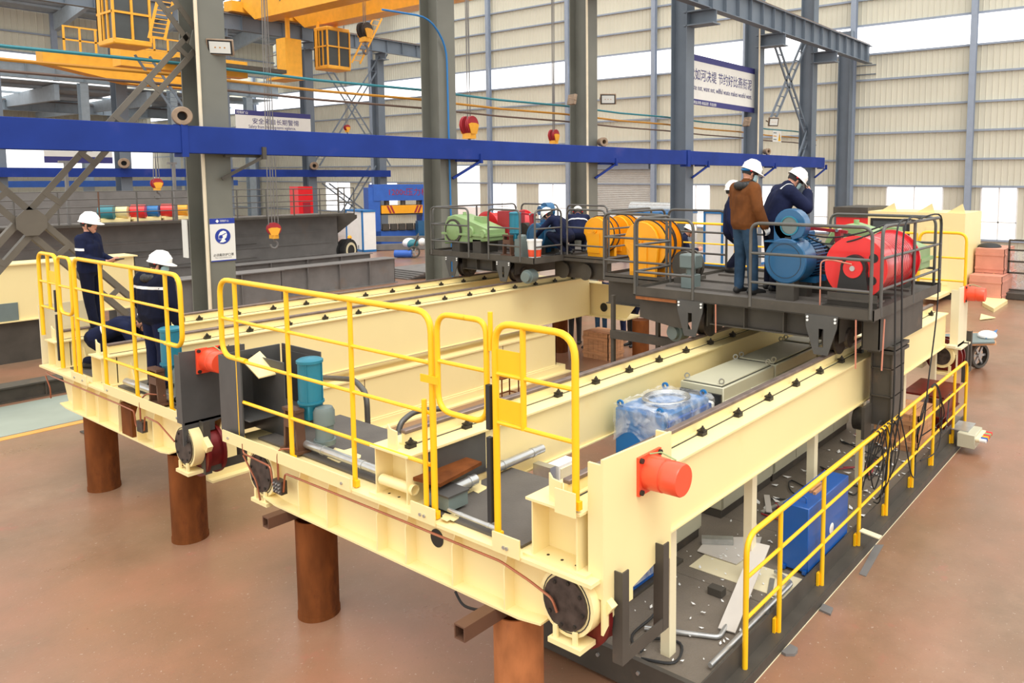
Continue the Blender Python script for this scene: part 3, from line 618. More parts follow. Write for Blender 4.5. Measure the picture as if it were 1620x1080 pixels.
# ---------------------------------------------------------------- far end carriages (partly seen)
t = thing('end_carriage', 'cream far end carriage of the near crane with wheel beside the cart', 'end carriage', (13.4, 4.5, 1.1))
B(13.1, 13.75, 2.98, 7.3, 1.40, 1.43).build('top_flange', 'cream_pale', t); B(13.14, 13.7, 3.6, 7.2, 1.0, 1.42).build('web', 'cream_pale', t)
MB().lathe((13.06, 3.28, 1.27), (1, 0, 0), [(0, 0.0), (0, 0.2), (0.12, 0.2), (0.12, 0)], n=24, caps=False).build('bearing_housing', 'cream', t)
MB().lathe((13.05, 3.28, 1.27), (1, 0, 0), [(0, 0.0), (0, 0.15), (0.02, 0.15)], n=24, caps=False).build('wheel_cap', 'capdark', t)
MB().lathe((13.2, 3.28, 1.24), (1, 0, 0), [(0, 0.1), (0, 0.3), (0.05, 0.3), (0.05, 0.26), (0.19, 0.26), (0.19, 0.3), (0.23, 0.3), (0.23, 0.1)], n=32, caps=False).build('wheel', 'wheel_red', t)
B(13.02, 13.2, 3.08, 3.46, 0.96, 1.0).build('sweeper_bracket', 'cream', t)
for yy in (3.12, 3.36): B(13.04, 13.07, yy, yy + 0.04, 1.0, 1.12).build('bracket_leg', 'cream', t)
B(13.0, 13.6, 3.05, 3.2, 1.43, 1.47).build('ledge', 'cream_pale', t); t.location.x += 0.3
t = thing('end_carriage', 'cream far end carriage of the rear crane with a round hole', 'end carriage', (14.0, 10.8, 1.1))
MB().prism([(13.85, 11.25, 1.08), (13.85, 10.15, 1.08), (13.85, 9.85, 1.45), (13.85, 10.6, 1.80), (13.85, 11.25, 1.80)], (0.02, 0, 0)).build('web', 'cream', t)
MB().lathe(at(955, 486, X=13.835), (1, 0, 0), [(0, 0.0), (0, 0.10), (0.01, 0.10)], n=20, caps=False).build('access_hole', 'black', t)
B(13.7, 14.4, 10.1, 13.1, 1.05, 1.08).build('bottom_flange', 'cream', t); B(13.75, 14.3, 11.2, 13.2, 1.08, 1.78).build('body', 'cream', t)
for (y, lb) in ((12.3, 'brown pipe stub under the far end of the rear crane, left'), (9.9, 'brown pipe stub under the far end of the rear crane, beside the crate')):
    tag(MB().lathe((14.05, y, 0), (0, 0, 1), [(0, 0.19), (1.05, 0.19), (1.05, 0.0)], n=24, caps=False).build('support_pipe', 'rust'), lb, 'pipe', 'rusty pipe stubs carrying the cranes')
for (y, lb) in ((6.6, 'brown pipe stub under the far end of the near crane, in the gap'), (4.1, 'brown pipe stub behind the dark hanging leg')):
    tag(MB().lathe((13.4, y, 0), (0, 0, 1), [(0, 0.19), (0.98, 0.19), (0.98, 0.0)], n=24, caps=False).build('support_pipe', 'rust'), lb, 'pipe', 'rusty pipe stubs carrying the cranes')
# ================================================================ HUNG LOWER PLATFORM UNDER THE NEAREST GIRDER
PZ = 0.25
t = thing('maintenance_platform', 'low dark chequer plate platform under the nearest girder', 'platform', (9.0, 3.9, 0.0))
tiles = [4.95 + i * 1.43 for i in range(7)]
for i in range(6):
    B(tiles[i], tiles[i + 1] - 0.006, 2.92, 4.98, PZ - 0.012, PZ).build('chequer_plate', 'checker', t)
B(4.9, 13.55, 2.905, 2.92, 0.09, 0.30).build('edge_channel', 'dark', t); B(4.9, 13.55, 2.79, 2.905, 0.09, 0.105).build('edge_channel', 'dark', t)
B(4.9, 13.55, 2.775, 2.79, 0.0, 0.10).build('edge_channel', 'dark', t); B(4.9, 13.55, 2.77, 2.80, 0.0, 0.006).build('pale_edge', 'cream_pale', t)
B(4.9, 4.945, 2.79, 4.98, 0.03, 0.30).build('end_channel', 'dark', t)
for i in range(4): MB().cyl((4.885, 3.05 + 0.42 * i, 0.2), (4.905, 3.05 + 0.42 * i, 0.2), 0.017, n=6).build('bolt', 'galv', t)
for xx in (6.2, 8.1, 10.0, 11.8): B(xx, xx + 0.08, 2.95, 4.9, 0.0, PZ - 0.012).build('cross_beam', 'dark', t)
B(6.55, 7.0, 2.95, 4.0, PZ, PZ + 0.004).build('cream_overspray', 'cream_pale', t)
for xx in (5.15, 6.62, 8.15, 9.75, 11.5, 13.2):
    o = MB().box(xx, xx + 0.10, 3.33, 3.345, PZ, 1.43).box(xx, xx + 0.012, 3.345, 3.42, PZ, 1.43).build('hanger_post', 'cream_pale', t); o['label'] = 'pale cream hanger strut'
# its yellow handrail
t = thing('handrail', 'long yellow handrail of the low platform on the right', 'handrail', (9.3, 2.86, 0.05))
yy = 2.86; zt = 1.26
MB().tube([(5.60, yy, 0.08), (5.60, yy, zt), (13.3, yy, zt), (13.3, yy, 0.12)], 0.025, n=10, bend=0.17, seg=6).build('top_loop', 'yellow', t)
for z in (0.90, 0.54): MB().cyl((5.60, yy, z), (13.3, yy, z), 0.017, n=8).build('mid_rail', 'yellow', t)
for px_, py_ in ((1231.7, 1000), (1300, 920), (1358, 850), (1402, 800), (1443, 750), (1475, 715), (1507, 690)):
    xx = at(px_, py_, Y=yy).x; MB().cyl((xx, yy, 0.06), (xx, yy, zt), 0.023, n=10).build('post', 'yellow', t); B(xx - 0.05, xx + 0.01, yy + 0.015, yy + 0.04, 0.10, 0.24).build('foot_bracket', 'yellow', t)
# galvanised pipe runs on the platform
def run(label, pts, r=0.022, m='galv'):
    return tag(MB().tube(pts, r, n=10, bend=0.04).build('conduit', m), label, 'pipe')
run('galvanised conduit run along the platform edge below the yellow rail', [(5.2, 2.97, 0.30), (6.78, 2.97, 0.30), (6.90, 3.2, 0.30)])
run('galvanised conduit elbow lying on the platform near the cream strut', [(5.35, 3.72, 0.275), (5.62, 3.12, 0.275), (6.5, 3.28, 0.275)])
# big blue steel box
x0, x1, y0, y1, z1 = 7.08, 8.18, 2.935, 3.22, 0.95
t = thing('oil_tank', 'tall blue steel box standing on the platform behind the yellow rail', 'steel box', ((x0 + x1) / 2, (y0 + y1) / 2, PZ))
B(x0, x1, y0, y1, PZ + 0.03, z1).build('body', 'box_blue', t, bevel=0.008)
B(x0 + 0.05, x1 - 0.05, y0 + 0.02, y1 - 0.02, PZ, PZ + 0.03).build('foot_frame', 'dark', t)
for yy_ in (y0 + 0.03, y1 - 0.03):
    B(x0 - 0.03, x0 + 0.02, yy_ - 0.02, yy_ + 0.02, PZ + 0.02, PZ + 0.06).build('foot_lug', 'box_blue', t)
MB().tube([(x0 + 0.12, y0 + 0.08, z1), (x0 + 0.12, y0 + 0.08, z1 + 0.06), (x0 + 0.12, y0 + 0.2, z1 + 0.06), (x0 + 0.12, y0 + 0.2, z1)], 0.008, n=6, bend=0.02).build('handle', 'box_blue', t)
MB().lathe((x0 + 0.62, y0 - 0.001, 0.52), (0, -1, 0), [(0, 0.0), (0.0, 0.06), (0.002, 0.055), (0.002, 0)], n=18, caps=False).build('white_mark', 'white', t)
for i in range(3): tag(B(7.45 + 0.02 * i, 7.72 + 0.02 * i, 3.02 + 0.05 * i, 3.05 + 0.05 * i, z1, z1 + 0.03).build('wood_strip', 'wood'), ['rusty brown strip on the blue box, front', 'rusty brown strip on the blue box, middle', 'rusty brown strip on the blue box, rear'][i], 'strip', 'strips on the blue box')
# grey control cabinets between the two near girders
def cabinet(label, xa, xb, ya, yb, zt, handles=True):
    t = thing('control_cabinet', label, 'cabinet', ((xa + xb) / 2, (ya + yb) / 2, PZ), 'grey control cabinets')
    B(xa, xb, ya, yb, PZ + 0.1, zt - 0.012).build('body', 'cabinet', t, bevel=0.01); B(xa + 0.01, xb - 0.01, ya + 0.02, yb - 0.02, PZ, PZ + 0.1).build('plinth', 'dark', t)
    B(xa + 0.03, xb - 0.03, ya + 0.04, yb - 0.04, zt - 0.012, zt + 0.012).build('roof_panel', 'cabinet', t, bevel=0.006)
    MB().box(xa + 0.02, xb - 0.02, ya + 0.03, ya + 0.04, zt - 0.012, zt - 0.004).box(xa + 0.02, xa + 0.03, ya + 0.03, yb - 0.03, zt - 0.012, zt - 0.004).build('roof_seam', 'gap_dark', t)
    nd = max(1, round((xb - xa) / 0.62)); st = (xb - xa) / nd
    for i in range(nd):
        d = B(xa + i * st + 0.008, xa + (i + 1) * st - 0.008, ya - 0.014, ya, PZ + 0.13, zt - 0.16).build('door', 'cabinet', t, bevel=0.004)
        B(xa + (i + 1) * st - 0.09, xa + (i + 1) * st - 0.06, ya - 0.026, ya - 0.014, (PZ + zt) / 2 + 0.02, (PZ + zt) / 2 + 0.17).build('handle', 'black', d)
    for xx in (xa + 0.06, xb - 0.06):
        for yy in (ya + 0.06, yb - 0.06):
            MB().lathe((xx, yy, zt + 0.045), (0.5, 0.5, 0), [(-0.008, 0.022), (-0.008, 0.036), (0.008, 0.036), (0.008, 0.022), (-0.008, 0.022)], n=14, caps=False).build('lifting_eye', 'galv', t)
            MB().cyl((xx, yy, zt), (xx, yy, zt + 0.012), 0.014, n=6).build('eye_stem', 'galv', t)
    return t
cabinet('long pale grey control cabinet beside the wrapped blue box', 7.72, 9.05, 4.27, 4.86, 1.83)
cabinet('long pale grey control cabinet in the middle of the row', 9.10, 10.45, 4.27, 4.86, 1.83)
cabinet('pale grey control cabinet under the front trolley', 10.5, 11.8, 4.27, 4.86, 1.83)
# white packed end panel
o = thing('packed_panel', 'white packed panel with black frame at the cabinet end', 'panel', (7.68, 4.55, 1.2))
B(7.68, 7.715, 4.29, 4.84, 0.9, 1.74).build('frame', 'black', o); B(7.58, 7.69, 4.36, 4.80, 0.9, 1.66).build('packing', 'white', o, bevel=0.02)
o = cabinet('plain pale cabinet below the nearest girder by the cardboard', 6.55, 7.2, 4.25, 4.8, 1.25)
# blue resistor box wrapped in film
xa, xb, ya, yb, zt = 6.45, 7.38, 4.22, 4.88, 1.80
t = thing('wrapped_box', 'blue electrical box wrapped in clear plastic film between the girders', 'box', ((xa + xb) / 2, (ya + yb) / 2, 1.0))
B(xa, xb, ya + 0.04, yb, 1.26, zt).build('body', 'light_blue', t, bevel=0.015)
for i in range(2): B(xa + 0.06 + 0.44 * i, xa + 0.48 + 0.44 * i, ya, ya + 0.04, 1.30, zt - 0.06).build('door', 'box_blue', t, bevel=0.008)
for k, (xx, yy) in enumerate(((xa + 0.03, ya + 0.1), (xb - 0.03, ya + 0.1), (xa + 0.03, yb - 0.05), (xb - 0.03, yb - 0.05))):
    MB().lathe((xx, yy, zt + 0.04), (1, 0, 0), [(-0.01, 0.02), (-0.01, 0.042), (0.01, 0.042), (0.01, 0.02)], n=14, caps=False).build('lifting_eye', 'light_blue', t)
for i, c in enumerate(('white', 'gear_green', 'red')): MB().cyl((xa + 0.22 + 0.06 * i, ya, 1.62), (xa + 0.22 + 0.06 * i, ya - 0.02, 1.62), 0.014, n=8).build('indicator', c, t)
mb = MB()
for rr in (0.2, 0.22, 0.24): mb.tube([(xa + 0.5 + rr * 1.2 * math.cos(a * 0.3), (ya + yb) / 2 + rr * math.sin(a * 0.3), zt + 0.03 + 0.02 * (rr - 0.2) * 20) for a in range(22)], 0.014, n=6)
mb.build('hose_coil', 'galv', t)
# film: crumpled draped sheet
nx, ny = 22, 16; vs = []; fs = []
rnd = random.Random(3)
for j in range(ny + 1):
    for i in range(nx + 1):
        u = i / nx; v = j / ny
        xx = xa - 0.03 + u * (xb - xa + 0.03); 
        s_ = -0.30 + v * 1.02
        jit = rnd.uniform(-1, 1)
        if s_ < 0: y_, z_ = ya - 0.02 + jit * 0.012, zt + s_ * (0.5 + 0.9 * (1 - u)) * 0.8 + 0.02
        else: y_, z_ = ya + s_ * (yb - ya) / 0.72, zt + 0.035 + abs(jit) * 0.02
        vs.append((xx, min(y_, yb + 0.01), z_))
for j in range(ny):
    for i in range(nx): a = j * (nx + 1) + i; fs.append((a, a + 1, a + nx + 2, a + nx + 1))
MB().add(vs, fs).build('film_top', 'film', t)
vs = []; fs = []
for j in range(13):
    for i in range(17):
        u = i / 16; v = j / 12; vs.append((xa - 0.015 + rnd.uniform(-0.014, 0.014), ya - 0.02 + u * (yb - ya + 0.03), zt + 0.05 - v * (0.36 + 0.08 * math.sin(u * 7))))
for j in range(12):
    for i in range(16): a = j * 17 + i; fs.append((a, a + 1, a + 18, a + 17))
MB().add(vs, fs).build('film_side', 'film', t)
# stand carrying the wrapped box, and the mesh-covered blue box below the girder end
t = thing('wrapped_stand', 'film covered blue crate at the platform end under the girder', 'box', (6.1, 4.4, PZ))
B(5.75, 6.5, 4.15, 4.75, PZ + 0.03, 1.25).build('body', 'box_blue', t, bevel=0.01); B(5.735, 5.748, 4.14, 4.76, PZ + 0.1, 1.25).build('film_front', 'film', t); B(5.74, 6.5, 4.12, 4.135, PZ + 0.1, 1.25).build('film_near', 'film', t)
B(5.7, 6.6, 4.1, 4.8, PZ, PZ + 0.03).build('skid', 'dark', t)
# cardboard sheet and offcuts on the platform
def sheet(name, label, cat, pts, th, m):
    return tag(MB().prism(pts, (0, 0, th)).build(name, m), label, cat)
sheet('cardboard_sheet', 'large pale cardboard sheet lying under the girder', 'cardboard', [at(x, y, Z=PZ + 0.01) for x, y in ((1103, 872), (1165, 893), (1200, 868), (1205, 850), (1120, 850))], 0.008, 'cardboard')
def plank(label, a, b, w, th, m='cardboard', name='metal_strip'):
    return tag(MB().bar(V(a), V(b), w, th).build(name, m), label, 'strip', 'offcuts on the platform')
plank('pale flat strip leaning from platform towards the blue box', (5.75, 3.12, PZ + 0.02), (6.75, 3.28, 0.62), 0.16, 0.012, 'cardboard')
plank('grey strip lying beside the yellow rail foot', at(1212, 970, Z=PZ + 0.01), at(1222, 915, Z=PZ + 0.01), 0.05, 0.012, 'galv')
plank('grey strip crossing the platform beyond the blue box', at(1205, 810, Z=PZ + 0.02), at(1250, 790, Z=PZ + 0.02), 0.05, 0.02, 'galv')
plank('upright grey strip among the cables behind the blue box', at(1217, 810, Z=PZ + 0.03), at(1213, 783, Z=PZ + 0.03), 0.07, 0.012, 'cardboard')
plank('long grey box section before the cardboard sheet', at(1110, 853, Z=PZ + 0.05), at(1160, 855, Z=PZ + 0.05), 0.09, 0.06, 'galv')
plank('pale angle lying over the platform edge', at(1362, 838, Z=0.32), at(1393, 850, Z=0.30), 0.09, 0.012, 'cream_pale')
plank('dark steel block on the platform by the first cream strut', at(1123, 930, Z=PZ + 0.04), at(1145, 938, Z=PZ + 0.04), 0.09, 0.07, 'dark', 'steel_block')
rnd = random.Random(11)
mb = MB()
for k in range(260):                                          # scattered paint flakes and paper scraps: nobody could count them
    x_ = rnd.uniform(5.0, 13.2); y_ = rnd.uniform(2.95, 4.2); s = rnd.uniform(0.008, 0.03); a = rnd.uniform(0, 3.14)
    if x_ > 8.2 and rnd.random() < 0.5: s *= 2.2
    dx, dy = s * math.cos(a), s * math.sin(a); z_ = PZ + rnd.uniform(0.002, 0.03)
    mb.prism([(x_ - dx, y_ - dy, z_), (x_ + dy * 0.5, y_ - dx * 0.5, z_), (x_ + dx, y_ + dy, z_ + s * 0.4), (x_ - dy * 0.5, y_ + dx * 0.5, z_)], (0, 0, 0.002))
o = mb.build('litter', 'white'); o['kind'] = 'stuff'; tag(o, 'white paint flakes and scraps strewn over the low platform', 'litter')
# cables over the handrail and on the platform
def cable(label, pts, r=0.009, m='rubber', cat='cable', group=None, bend=0.0):
    # Catmull-Rom through the points
    P = [V(p) for p in pts]; Q = []
    for i in range(len(P) - 1):
        p0 = P[max(i - 1, 0)]; p1 = P[i]; p2 = P[i + 1]; p3 = P[min(i + 2, len(P) - 1)]
        for k in range(6):
            s = k / 6; Q.append(0.5 * ((2 * p1) + (p2 - p0) * s + (2 * p0 - 5 * p1 + 4 * p2 - p3) * s * s + (3 * p1 - p0 - 3 * p2 + p3) * s ** 3))
    Q.append(P[-1])
    return tag(MB().tube(Q, r, n=6).build('cable', m), label, cat, group)
def loop(c, ry, rz, y, n=12, ph=0): return [(c[0] + ry * math.cos(ph + 2 * math.pi * k / n), y + 0.02 * math.sin(k), c[1] + rz * math.sin(ph + 2 * math.pi * k / n)) for k in range(n + 1)]
cable('black cable coil hung on the yellow rail, larger loop', loop((9.15, 0.98), 0.33, 0.33, 2.92), group='cables on the platform rail')
cable('black cable coil hung on the yellow rail, inner loop', loop((9.05, 0.92), 0.26, 0.30, 2.95, ph=0.6), group='cables on the platform rail')
cable('black cable coil hung on the yellow rail, low loop', loop((9.2, 0.72), 0.24, 0.26, 2.96, ph=1.2), group='cables on the platform rail')
cable('black cable draped over the rail in a long hanging bight', [(9.5, 2.95, 0.3), (9.45, 2.9, 0.9), (9.55, 2.83, 1.30), (9.75, 2.80, 1.0), (10.1, 2.8, 0.40), (10.5, 2.85, 0.25), (10.6, 2.9, 0.6), (10.5, 2.88, 1.0)], group='cables on the platform rail')
cable('black cable looped over the far part of the rail', [(10.9, 2.95, 0.75), (11.0, 2.9, 1.1), (11.25, 2.84, 1.31), (11.4, 2.80, 1.1), (11.5, 2.8, 0.6), (12.0, 2.84, 0.5), (12.4, 2.9, 0.9)], group='cables on the platform rail')
cable('second black cable looped over the far part of the rail', [(10.8, 3.0, 0.4), (11.0, 2.93, 0.9), (11.3, 2.85, 1.32), (11.55, 2.80, 0.9), (11.4, 2.8, 0.35), (10.9, 2.9, 0.3)], group='cables on the platform rail')
cable('third black cable looped over the far part of the rail', [(11.1, 3.0, 0.6), (11.2, 2.9, 1.2), (11.35, 2.84, 1.30), (11.5, 2.80, 1.05), (11.65, 2.82, 0.7), (11.3, 3.2, 0.35)], group='cables on the platform rail')
for k in range(5):
    cable('thin black cable bunched over the yellow rail, ' + ['first', 'second', 'third', 'fourth', 'fifth'][k] + ' of the bunch', [(8.7 + 0.12 * k, 3.0, 0.45 + 0.1 * k), (8.75 + 0.13 * k, 2.93, 0.95), (8.85 + 0.12 * k, 2.84, 1.295), (8.95 + 0.14 * k, 2.80, 0.9 + 0.05 * k), (8.9 + 0.16 * k, 2.81, 0.45 + 0.08 * k), (9.1 + 0.1 * k, 2.95, 0.32)], 0.008, group='cables on the platform rail')
for k in range(7):
    x_ = 7.9 + 0.62 * k; pts = [(x_ + rnd.uniform(-0.3, 0.3) + 0.12 * i, 3.25 + rnd.uniform(0.0, 0.85), PZ + 0.015 + 0.01 * (i % 2)) for i in range(7)]
    cable('tangled cable on the platform floor, ' + ['nearest the blue box', 'second from the blue box', 'third from the blue box', 'in the middle of the platform', 'before the hanging leg', 'by the wooden crate', 'at the far end'][k], pts, 0.009, 'rubber' if k % 3 else 'crimson', group='cables on the platform floor')
cable('black hose curling on the platform near the front wheel', [(4.98, 3.5, PZ + 0.02), (5.1, 3.25, PZ + 0.02), (5.35, 3.35, PZ + 0.02), (5.25, 3.6, PZ + 0.02), (5.05, 3.55, PZ + 0.03), (5.2, 3.75, PZ + 0.02), (5.6, 3.78, PZ + 0.02), (6.1, 3.95, PZ + 0.02)], 0.012)
cable('black cable under the end carriage beside the nearest pipe stub', [at(720, 935, X=4.4), at(735, 958, X=4.4), at(770, 965, X=4.35), at(800, 955, X=4.3)], 0.012)
# wooden crate beyond
def crate(label, x0, x1, y0, y1, z0, z1, m='wood', n=5):
    t = thing('wooden_crate', label, 'crate', ((x0 + x1) / 2, (y0 + y1) / 2, z0))
    B(x0 + 0.02, x1 - 0.02, y0 + 0.02, y1 - 0.02, z0, z1 - 0.01).build('inner_box', m, t)
    for i in range(n):
        a = x0 + (x1 - x0) * i / n; b = x0 + (x1 - x0) * (i + 1) / n - 0.008; B(a, b, y0, y0 + 0.018, z0, z1).build('slat', m, t)
        a = y0 + (y1 - y0) * i / n; b = y0 + (y1 - y0) * (i + 1) / n - 0.008; B(x0 - 0.0, x0 + 0.018, a, b, z0, z1).build('slat', m, t); B(x0 + 0.02, x1 - 0.02, a, b, z1 - 0.012, z1 + 0.004).build('slat', m, t)
    for z in (z0 + 0.15 * (z1 - z0), z0 + 0.72 * (z1 - z0)):
        B(x0 - 0.02, x0, y0 - 0.02, y1, z, z + 0.07).build('batten', m, t); B(x0 - 0.02, x1, y0 - 0.02, y0, z, z + 0.07).build('batten', m, t)
    return t
crate('wooden crate standing on the platform behind the cable loops', 11.3, 12.1, 3.05, 3.7, PZ, 0.80)
# operator box with coloured plugs at the platform corner
t = thing('connector_box', 'cream connector box with a row of coloured plugs at the platform corner', 'box', at(1510, 700, Y=2.72))
x_, y_, z_ = 12.35, 2.62, 0.12
B(x_, x_ + 0.5, y_ - 0.12, y_ + 0.14, z_, z_ + 0.22).build('case', 'cabinet', t, bevel=0.01)
for i, c in enumerate(('white', 'box_blue', 'orange', 'red', 'gear_green', 'red')):
    MB().cyl((x_ + 0.04 + 0.085 * i, y_ - 0.12, z_ + 0.15), (x_ + 0.04 + 0.085 * i, y_ - 0.18, z_ + 0.15), 0.036, n=12).build('socket', 'cream_pale', t); MB().cyl((x_ + 0.04 + 0.085 * i, y_ - 0.18, z_ + 0.15), (x_ + 0.04 + 0.085 * i, y_ - 0.27, z_ + 0.15), 0.03, n=12).build('plug', c, t)
B(x_ + 0.1, x_ + 0.6, y_ + 0.0, y_ + 0.25, z_ + 0.22, z_ + 0.235).build('lid', 'galv', t)
# loose plates on the floor right of the platform
sheet('steel_plate', 'small octagonal steel plate on the floor by the platform edge', 'steel plate', [at(x, y, Z=0.001) for x, y in ((1236, 1034), (1250, 1022), (1262, 1028), (1262, 1032), (1257, 1038), (1243, 1038))], 0.025, 'steel_grey')
sheet('steel_plate', 'small square steel offcut on the floor beside the platform', 'steel plate', [at(x, y, Z=0.001) for x, y in ((1296, 966), (1302, 957), (1318, 964), (1314, 974))], 0.02, 'steel_grey')
sheet('steel_plate', 'long thin steel strip lying on the floor beside the platform', 'steel plate', [at(x, y, Z=0.001) for x, y in ((1359, 908), (1384, 862), (1398, 862), (1370, 912))], 0.006, 'steel_grey')
# dark red steel pedestals under the far end
t = thing('steel_pedestal', 'dark red steel channel pedestal behind the platform rail', 'pedestal', at(1500, 640, Z=0))
x_, y_ = 12.9, 3.25
MB().box(x_ - 0.7, x_ + 0.3, y_ - 0.3, y_ - 0.27, 0.55, 0.88).box(x_ - 0.7, x_ + 0.3, y_ - 0.32, y_ + 0.3, 0.86, 0.89).box(x_ - 0.7, x_ + 0.3, y_ - 0.32, y_ + 0.3, 0.55, 0.57).build('channel', 'wheel_red', t)
B(x_ - 0.25, x_ + 0.2, y_ - 0.25, y_ + 0.2, 0, 0.55).build('leg', 'wheel_red', t)
# ================================================================ TROLLEYS
def grail(t, a, b, z0, z1, mids, nposts=0, r=0.021, bend=0.13, m='railgrey', ends=(True, True)):
    a = V((a[0], a[1], 0)); b = V((b[0], b[1], 0)); U = lambda p, z: V((p.x, p.y, z))
    MB().tube([U(a, z0), U(a, z1), U(b, z1), U(b, z0)], r, n=10, bend=bend, seg=6).build('rail_loop', m, t)
    for z in mids: MB().cyl(U(a, z), U(b, z), r * 0.85, n=8).build('mid_rail', m, t)
    for i in range(nposts):
        p = a.lerp(b, (i + 1) / (nposts + 1)); MB().cyl(U(p, z0), U(p, z1), r, n=8).build('post', m, t)
def trolley(label, X0, ry1, ry2, dz, deck, wing, panels, zr, depth=2.85):
    """X0 front face; ry1<ry2 rail lines; deck=(y0,y1), wing=(x0,x1,y0,y1)"""
    t = thing('crab_trolley', label, 'trolley', (X0 + depth / 2, (ry1 + ry2) / 2, zr))
    y0, y1 = deck; X1 = X0 + depth
    B(X0 + 0.01, X1, y0 + 0.01, y1 - 0.01, dz - 0.015, dz).build('deck_plate', 'deck', t)
    for (a, b, c, d) in ((X0, X0 + 0.012, y0, y1), (X1 - 0.012, X1, y0, y1), (X0, X1, y0, y0 + 0.012), (X0, X1, y1 - 0.012, y1)):
        B(a, b, c, d, dz - 0.08, dz + 0.045).build('toe_channel', 'dark', t)
    B(X0, X0 + 0.07, y0, y1, dz - 0.085, dz - 0.075).build('lower_lip', 'dark', t)
    wx0, wx1, wy0, wy1 = wing
    B(wx0, wx1, wy0, wy1, dz - 0.015, dz - 0.001).build('deck_plate', 'deck', t)
    for (a, b, c, d) in ((wx0, wx0 + 0.012, wy0, wy1), (wx1 - 0.012, wx1, wy0, wy1), (wx0, wx1, wy0 if wy0 < y0 else wy1 - 0.012, wy0 + 0.012 if wy0 < y0 else wy1)):
        B(a, b, c, d, dz - 0.08, dz + 0.045).build('toe_channel', 'dark', t)
    # raised strips on the deck
    for k in range(3): B(X0 + 0.5 + 0.75 * k, X0 + 0.62 + 0.75 * k, y0 + 0.2, y1 - 0.2, dz, dz + 0.03).build('deck_rib', 'deck', t)
    # main cross beams under the deck and end beams over the rails
    zb = zr + 0.16
    for xx in (X0 + 0.22, X1 - 0.5):
        B(xx, xx + 0.014, ry1 + 0.22, ry2 - 0.22, zb + 0.04, dz - 0.08).build('beam_web', 'dark', t); B(xx - 0.1, xx + 0.12, ry1 + 0.22, ry2 - 0.22, zb + 0.03, zb + 0.045).build('beam_flange', 'dark', t)
        for k in (0.3, 0.6): B(xx - 0.09, xx, ry1 + (ry2 - ry1) * k, ry1 + (ry2 - ry1) * k + 0.012, zb + 0.04, dz - 0.08).build('stiffener', 'dark', t)
    for ry in (ry1, ry2):
        B(X0 + 0.15, X1 - 0.1, ry - 0.17, ry - 0.155, zb, dz - 0.08).build('end_beam', 'dark', t); B(X0 + 0.15, X1 - 0.1, ry + 0.155, ry + 0.17, zb, dz - 0.08).build('end_beam', 'dark', t)
        B(X0 + 0.15, X1 - 0.1, ry - 0.17, ry + 0.17, dz - 0.1, dz - 0.08).build('end_beam_cap', 'dark', t)
        for xx in (X0 + 0.42, X1 - 0.42):
            w_ = MB().lathe((xx, ry - 0.08, zr + 0.185), (0, 1, 0), [(0, 0.05), (0, 0.215), (0.025, 0.215), (0.025, 0.183), (0.135, 0.183), (0.135, 0.215), (0.16, 0.215), (0.16, 0.05)], n=28, caps=False).build('wheel', 'capdark', t)
            MB().cyl((xx, ry - 0.19, zr + 0.185), (xx, ry + 0.19, zr + 0.185), 0.07, n=14).build('axle', 'bolt', w_)
            MB().lathe((xx, ry - 0.2, zr + 0.185), (0, 1, 0), [(0, 0), (0, 0.12), (0.04, 0.12)], n=20, caps=False).build('axle_cap', 'capdark', w_)
        # rail sweeper plate with slot
        x_ = X0 - 0.02; zt_ = dz - 0.07; zb_ = zr + 0.03
        for (a, b, c, d, e, f) in ((-0.20, -0.035, 0.20, 0.035, zt_, zb_),):
            hz0, hz1 = zb_ + 0.09, zb_ + 0.31; g = 0.03
            L_ = [(x_, ry - 0.20, zt_), (x_, ry - 0.19, zt_ - 0.14), (x_, ry - 0.085, zb_), (x_, ry - g, zb_), (x_, ry - g, zt_)]
            R_ = [(x_, ry + 0.20, zt_), (x_, ry + 0.19, zt_ - 0.14), (x_, ry + 0.085, zb_), (x_, ry + g, zb_), (x_, ry + g, zt_)]
            mb = MB().prism(L_, (0.016, 0, 0)).prism(R_, (0.016, 0, 0)).box(x_, x_ + 0.016, ry - g, ry + g, zb_, hz0).box(x_, x_ + 0.016, ry - g, ry + g, hz1, zt_)
            sw = mb.build('rail_sweeper', 'darkplate', t)
            for s_ in (-1, 1):
                for dzz in (0.03, 0.07): MB().cyl((x_ - 0.012, ry + s_ * 0.17, zt_ - dzz), (x_, ry + s_ * 0.17, zt_ - dzz), 0.015, n=6).build('bolt', 'white', sw)
    for p in panels: grail(t, *p[:2], dz - 0.06, dz + 0.98, [dz + 0.61, dz + 0.25], p[2])
    return t
T2 = trolley('dark steel trolley deck of the near crane carrying the red drum', 8.6, 3.46, 5.26, 2.70, (2.85, 6.18), (9.55, 11.35, 6.18, 7.46),
    [((8.6, 4.40), (8.6, 2.89), 0), ((8.86, 2.86), (11.38, 2.86), 1), ((8.6, 6.16), (8.6, 5.23), 0), ((8.66, 6.17), (9.5, 6.17), 0), ((9.56, 7.44), (9.56, 6.27), 0), ((9.62, 7.45), (11.3, 7.45), 0), ((11.44, 2.95), (11.44, 4.5), 0), ((11.44, 5.0), (11.44, 6.1), 0), ((11.34, 6.25), (11.34, 7.4), 0)], 2.13)
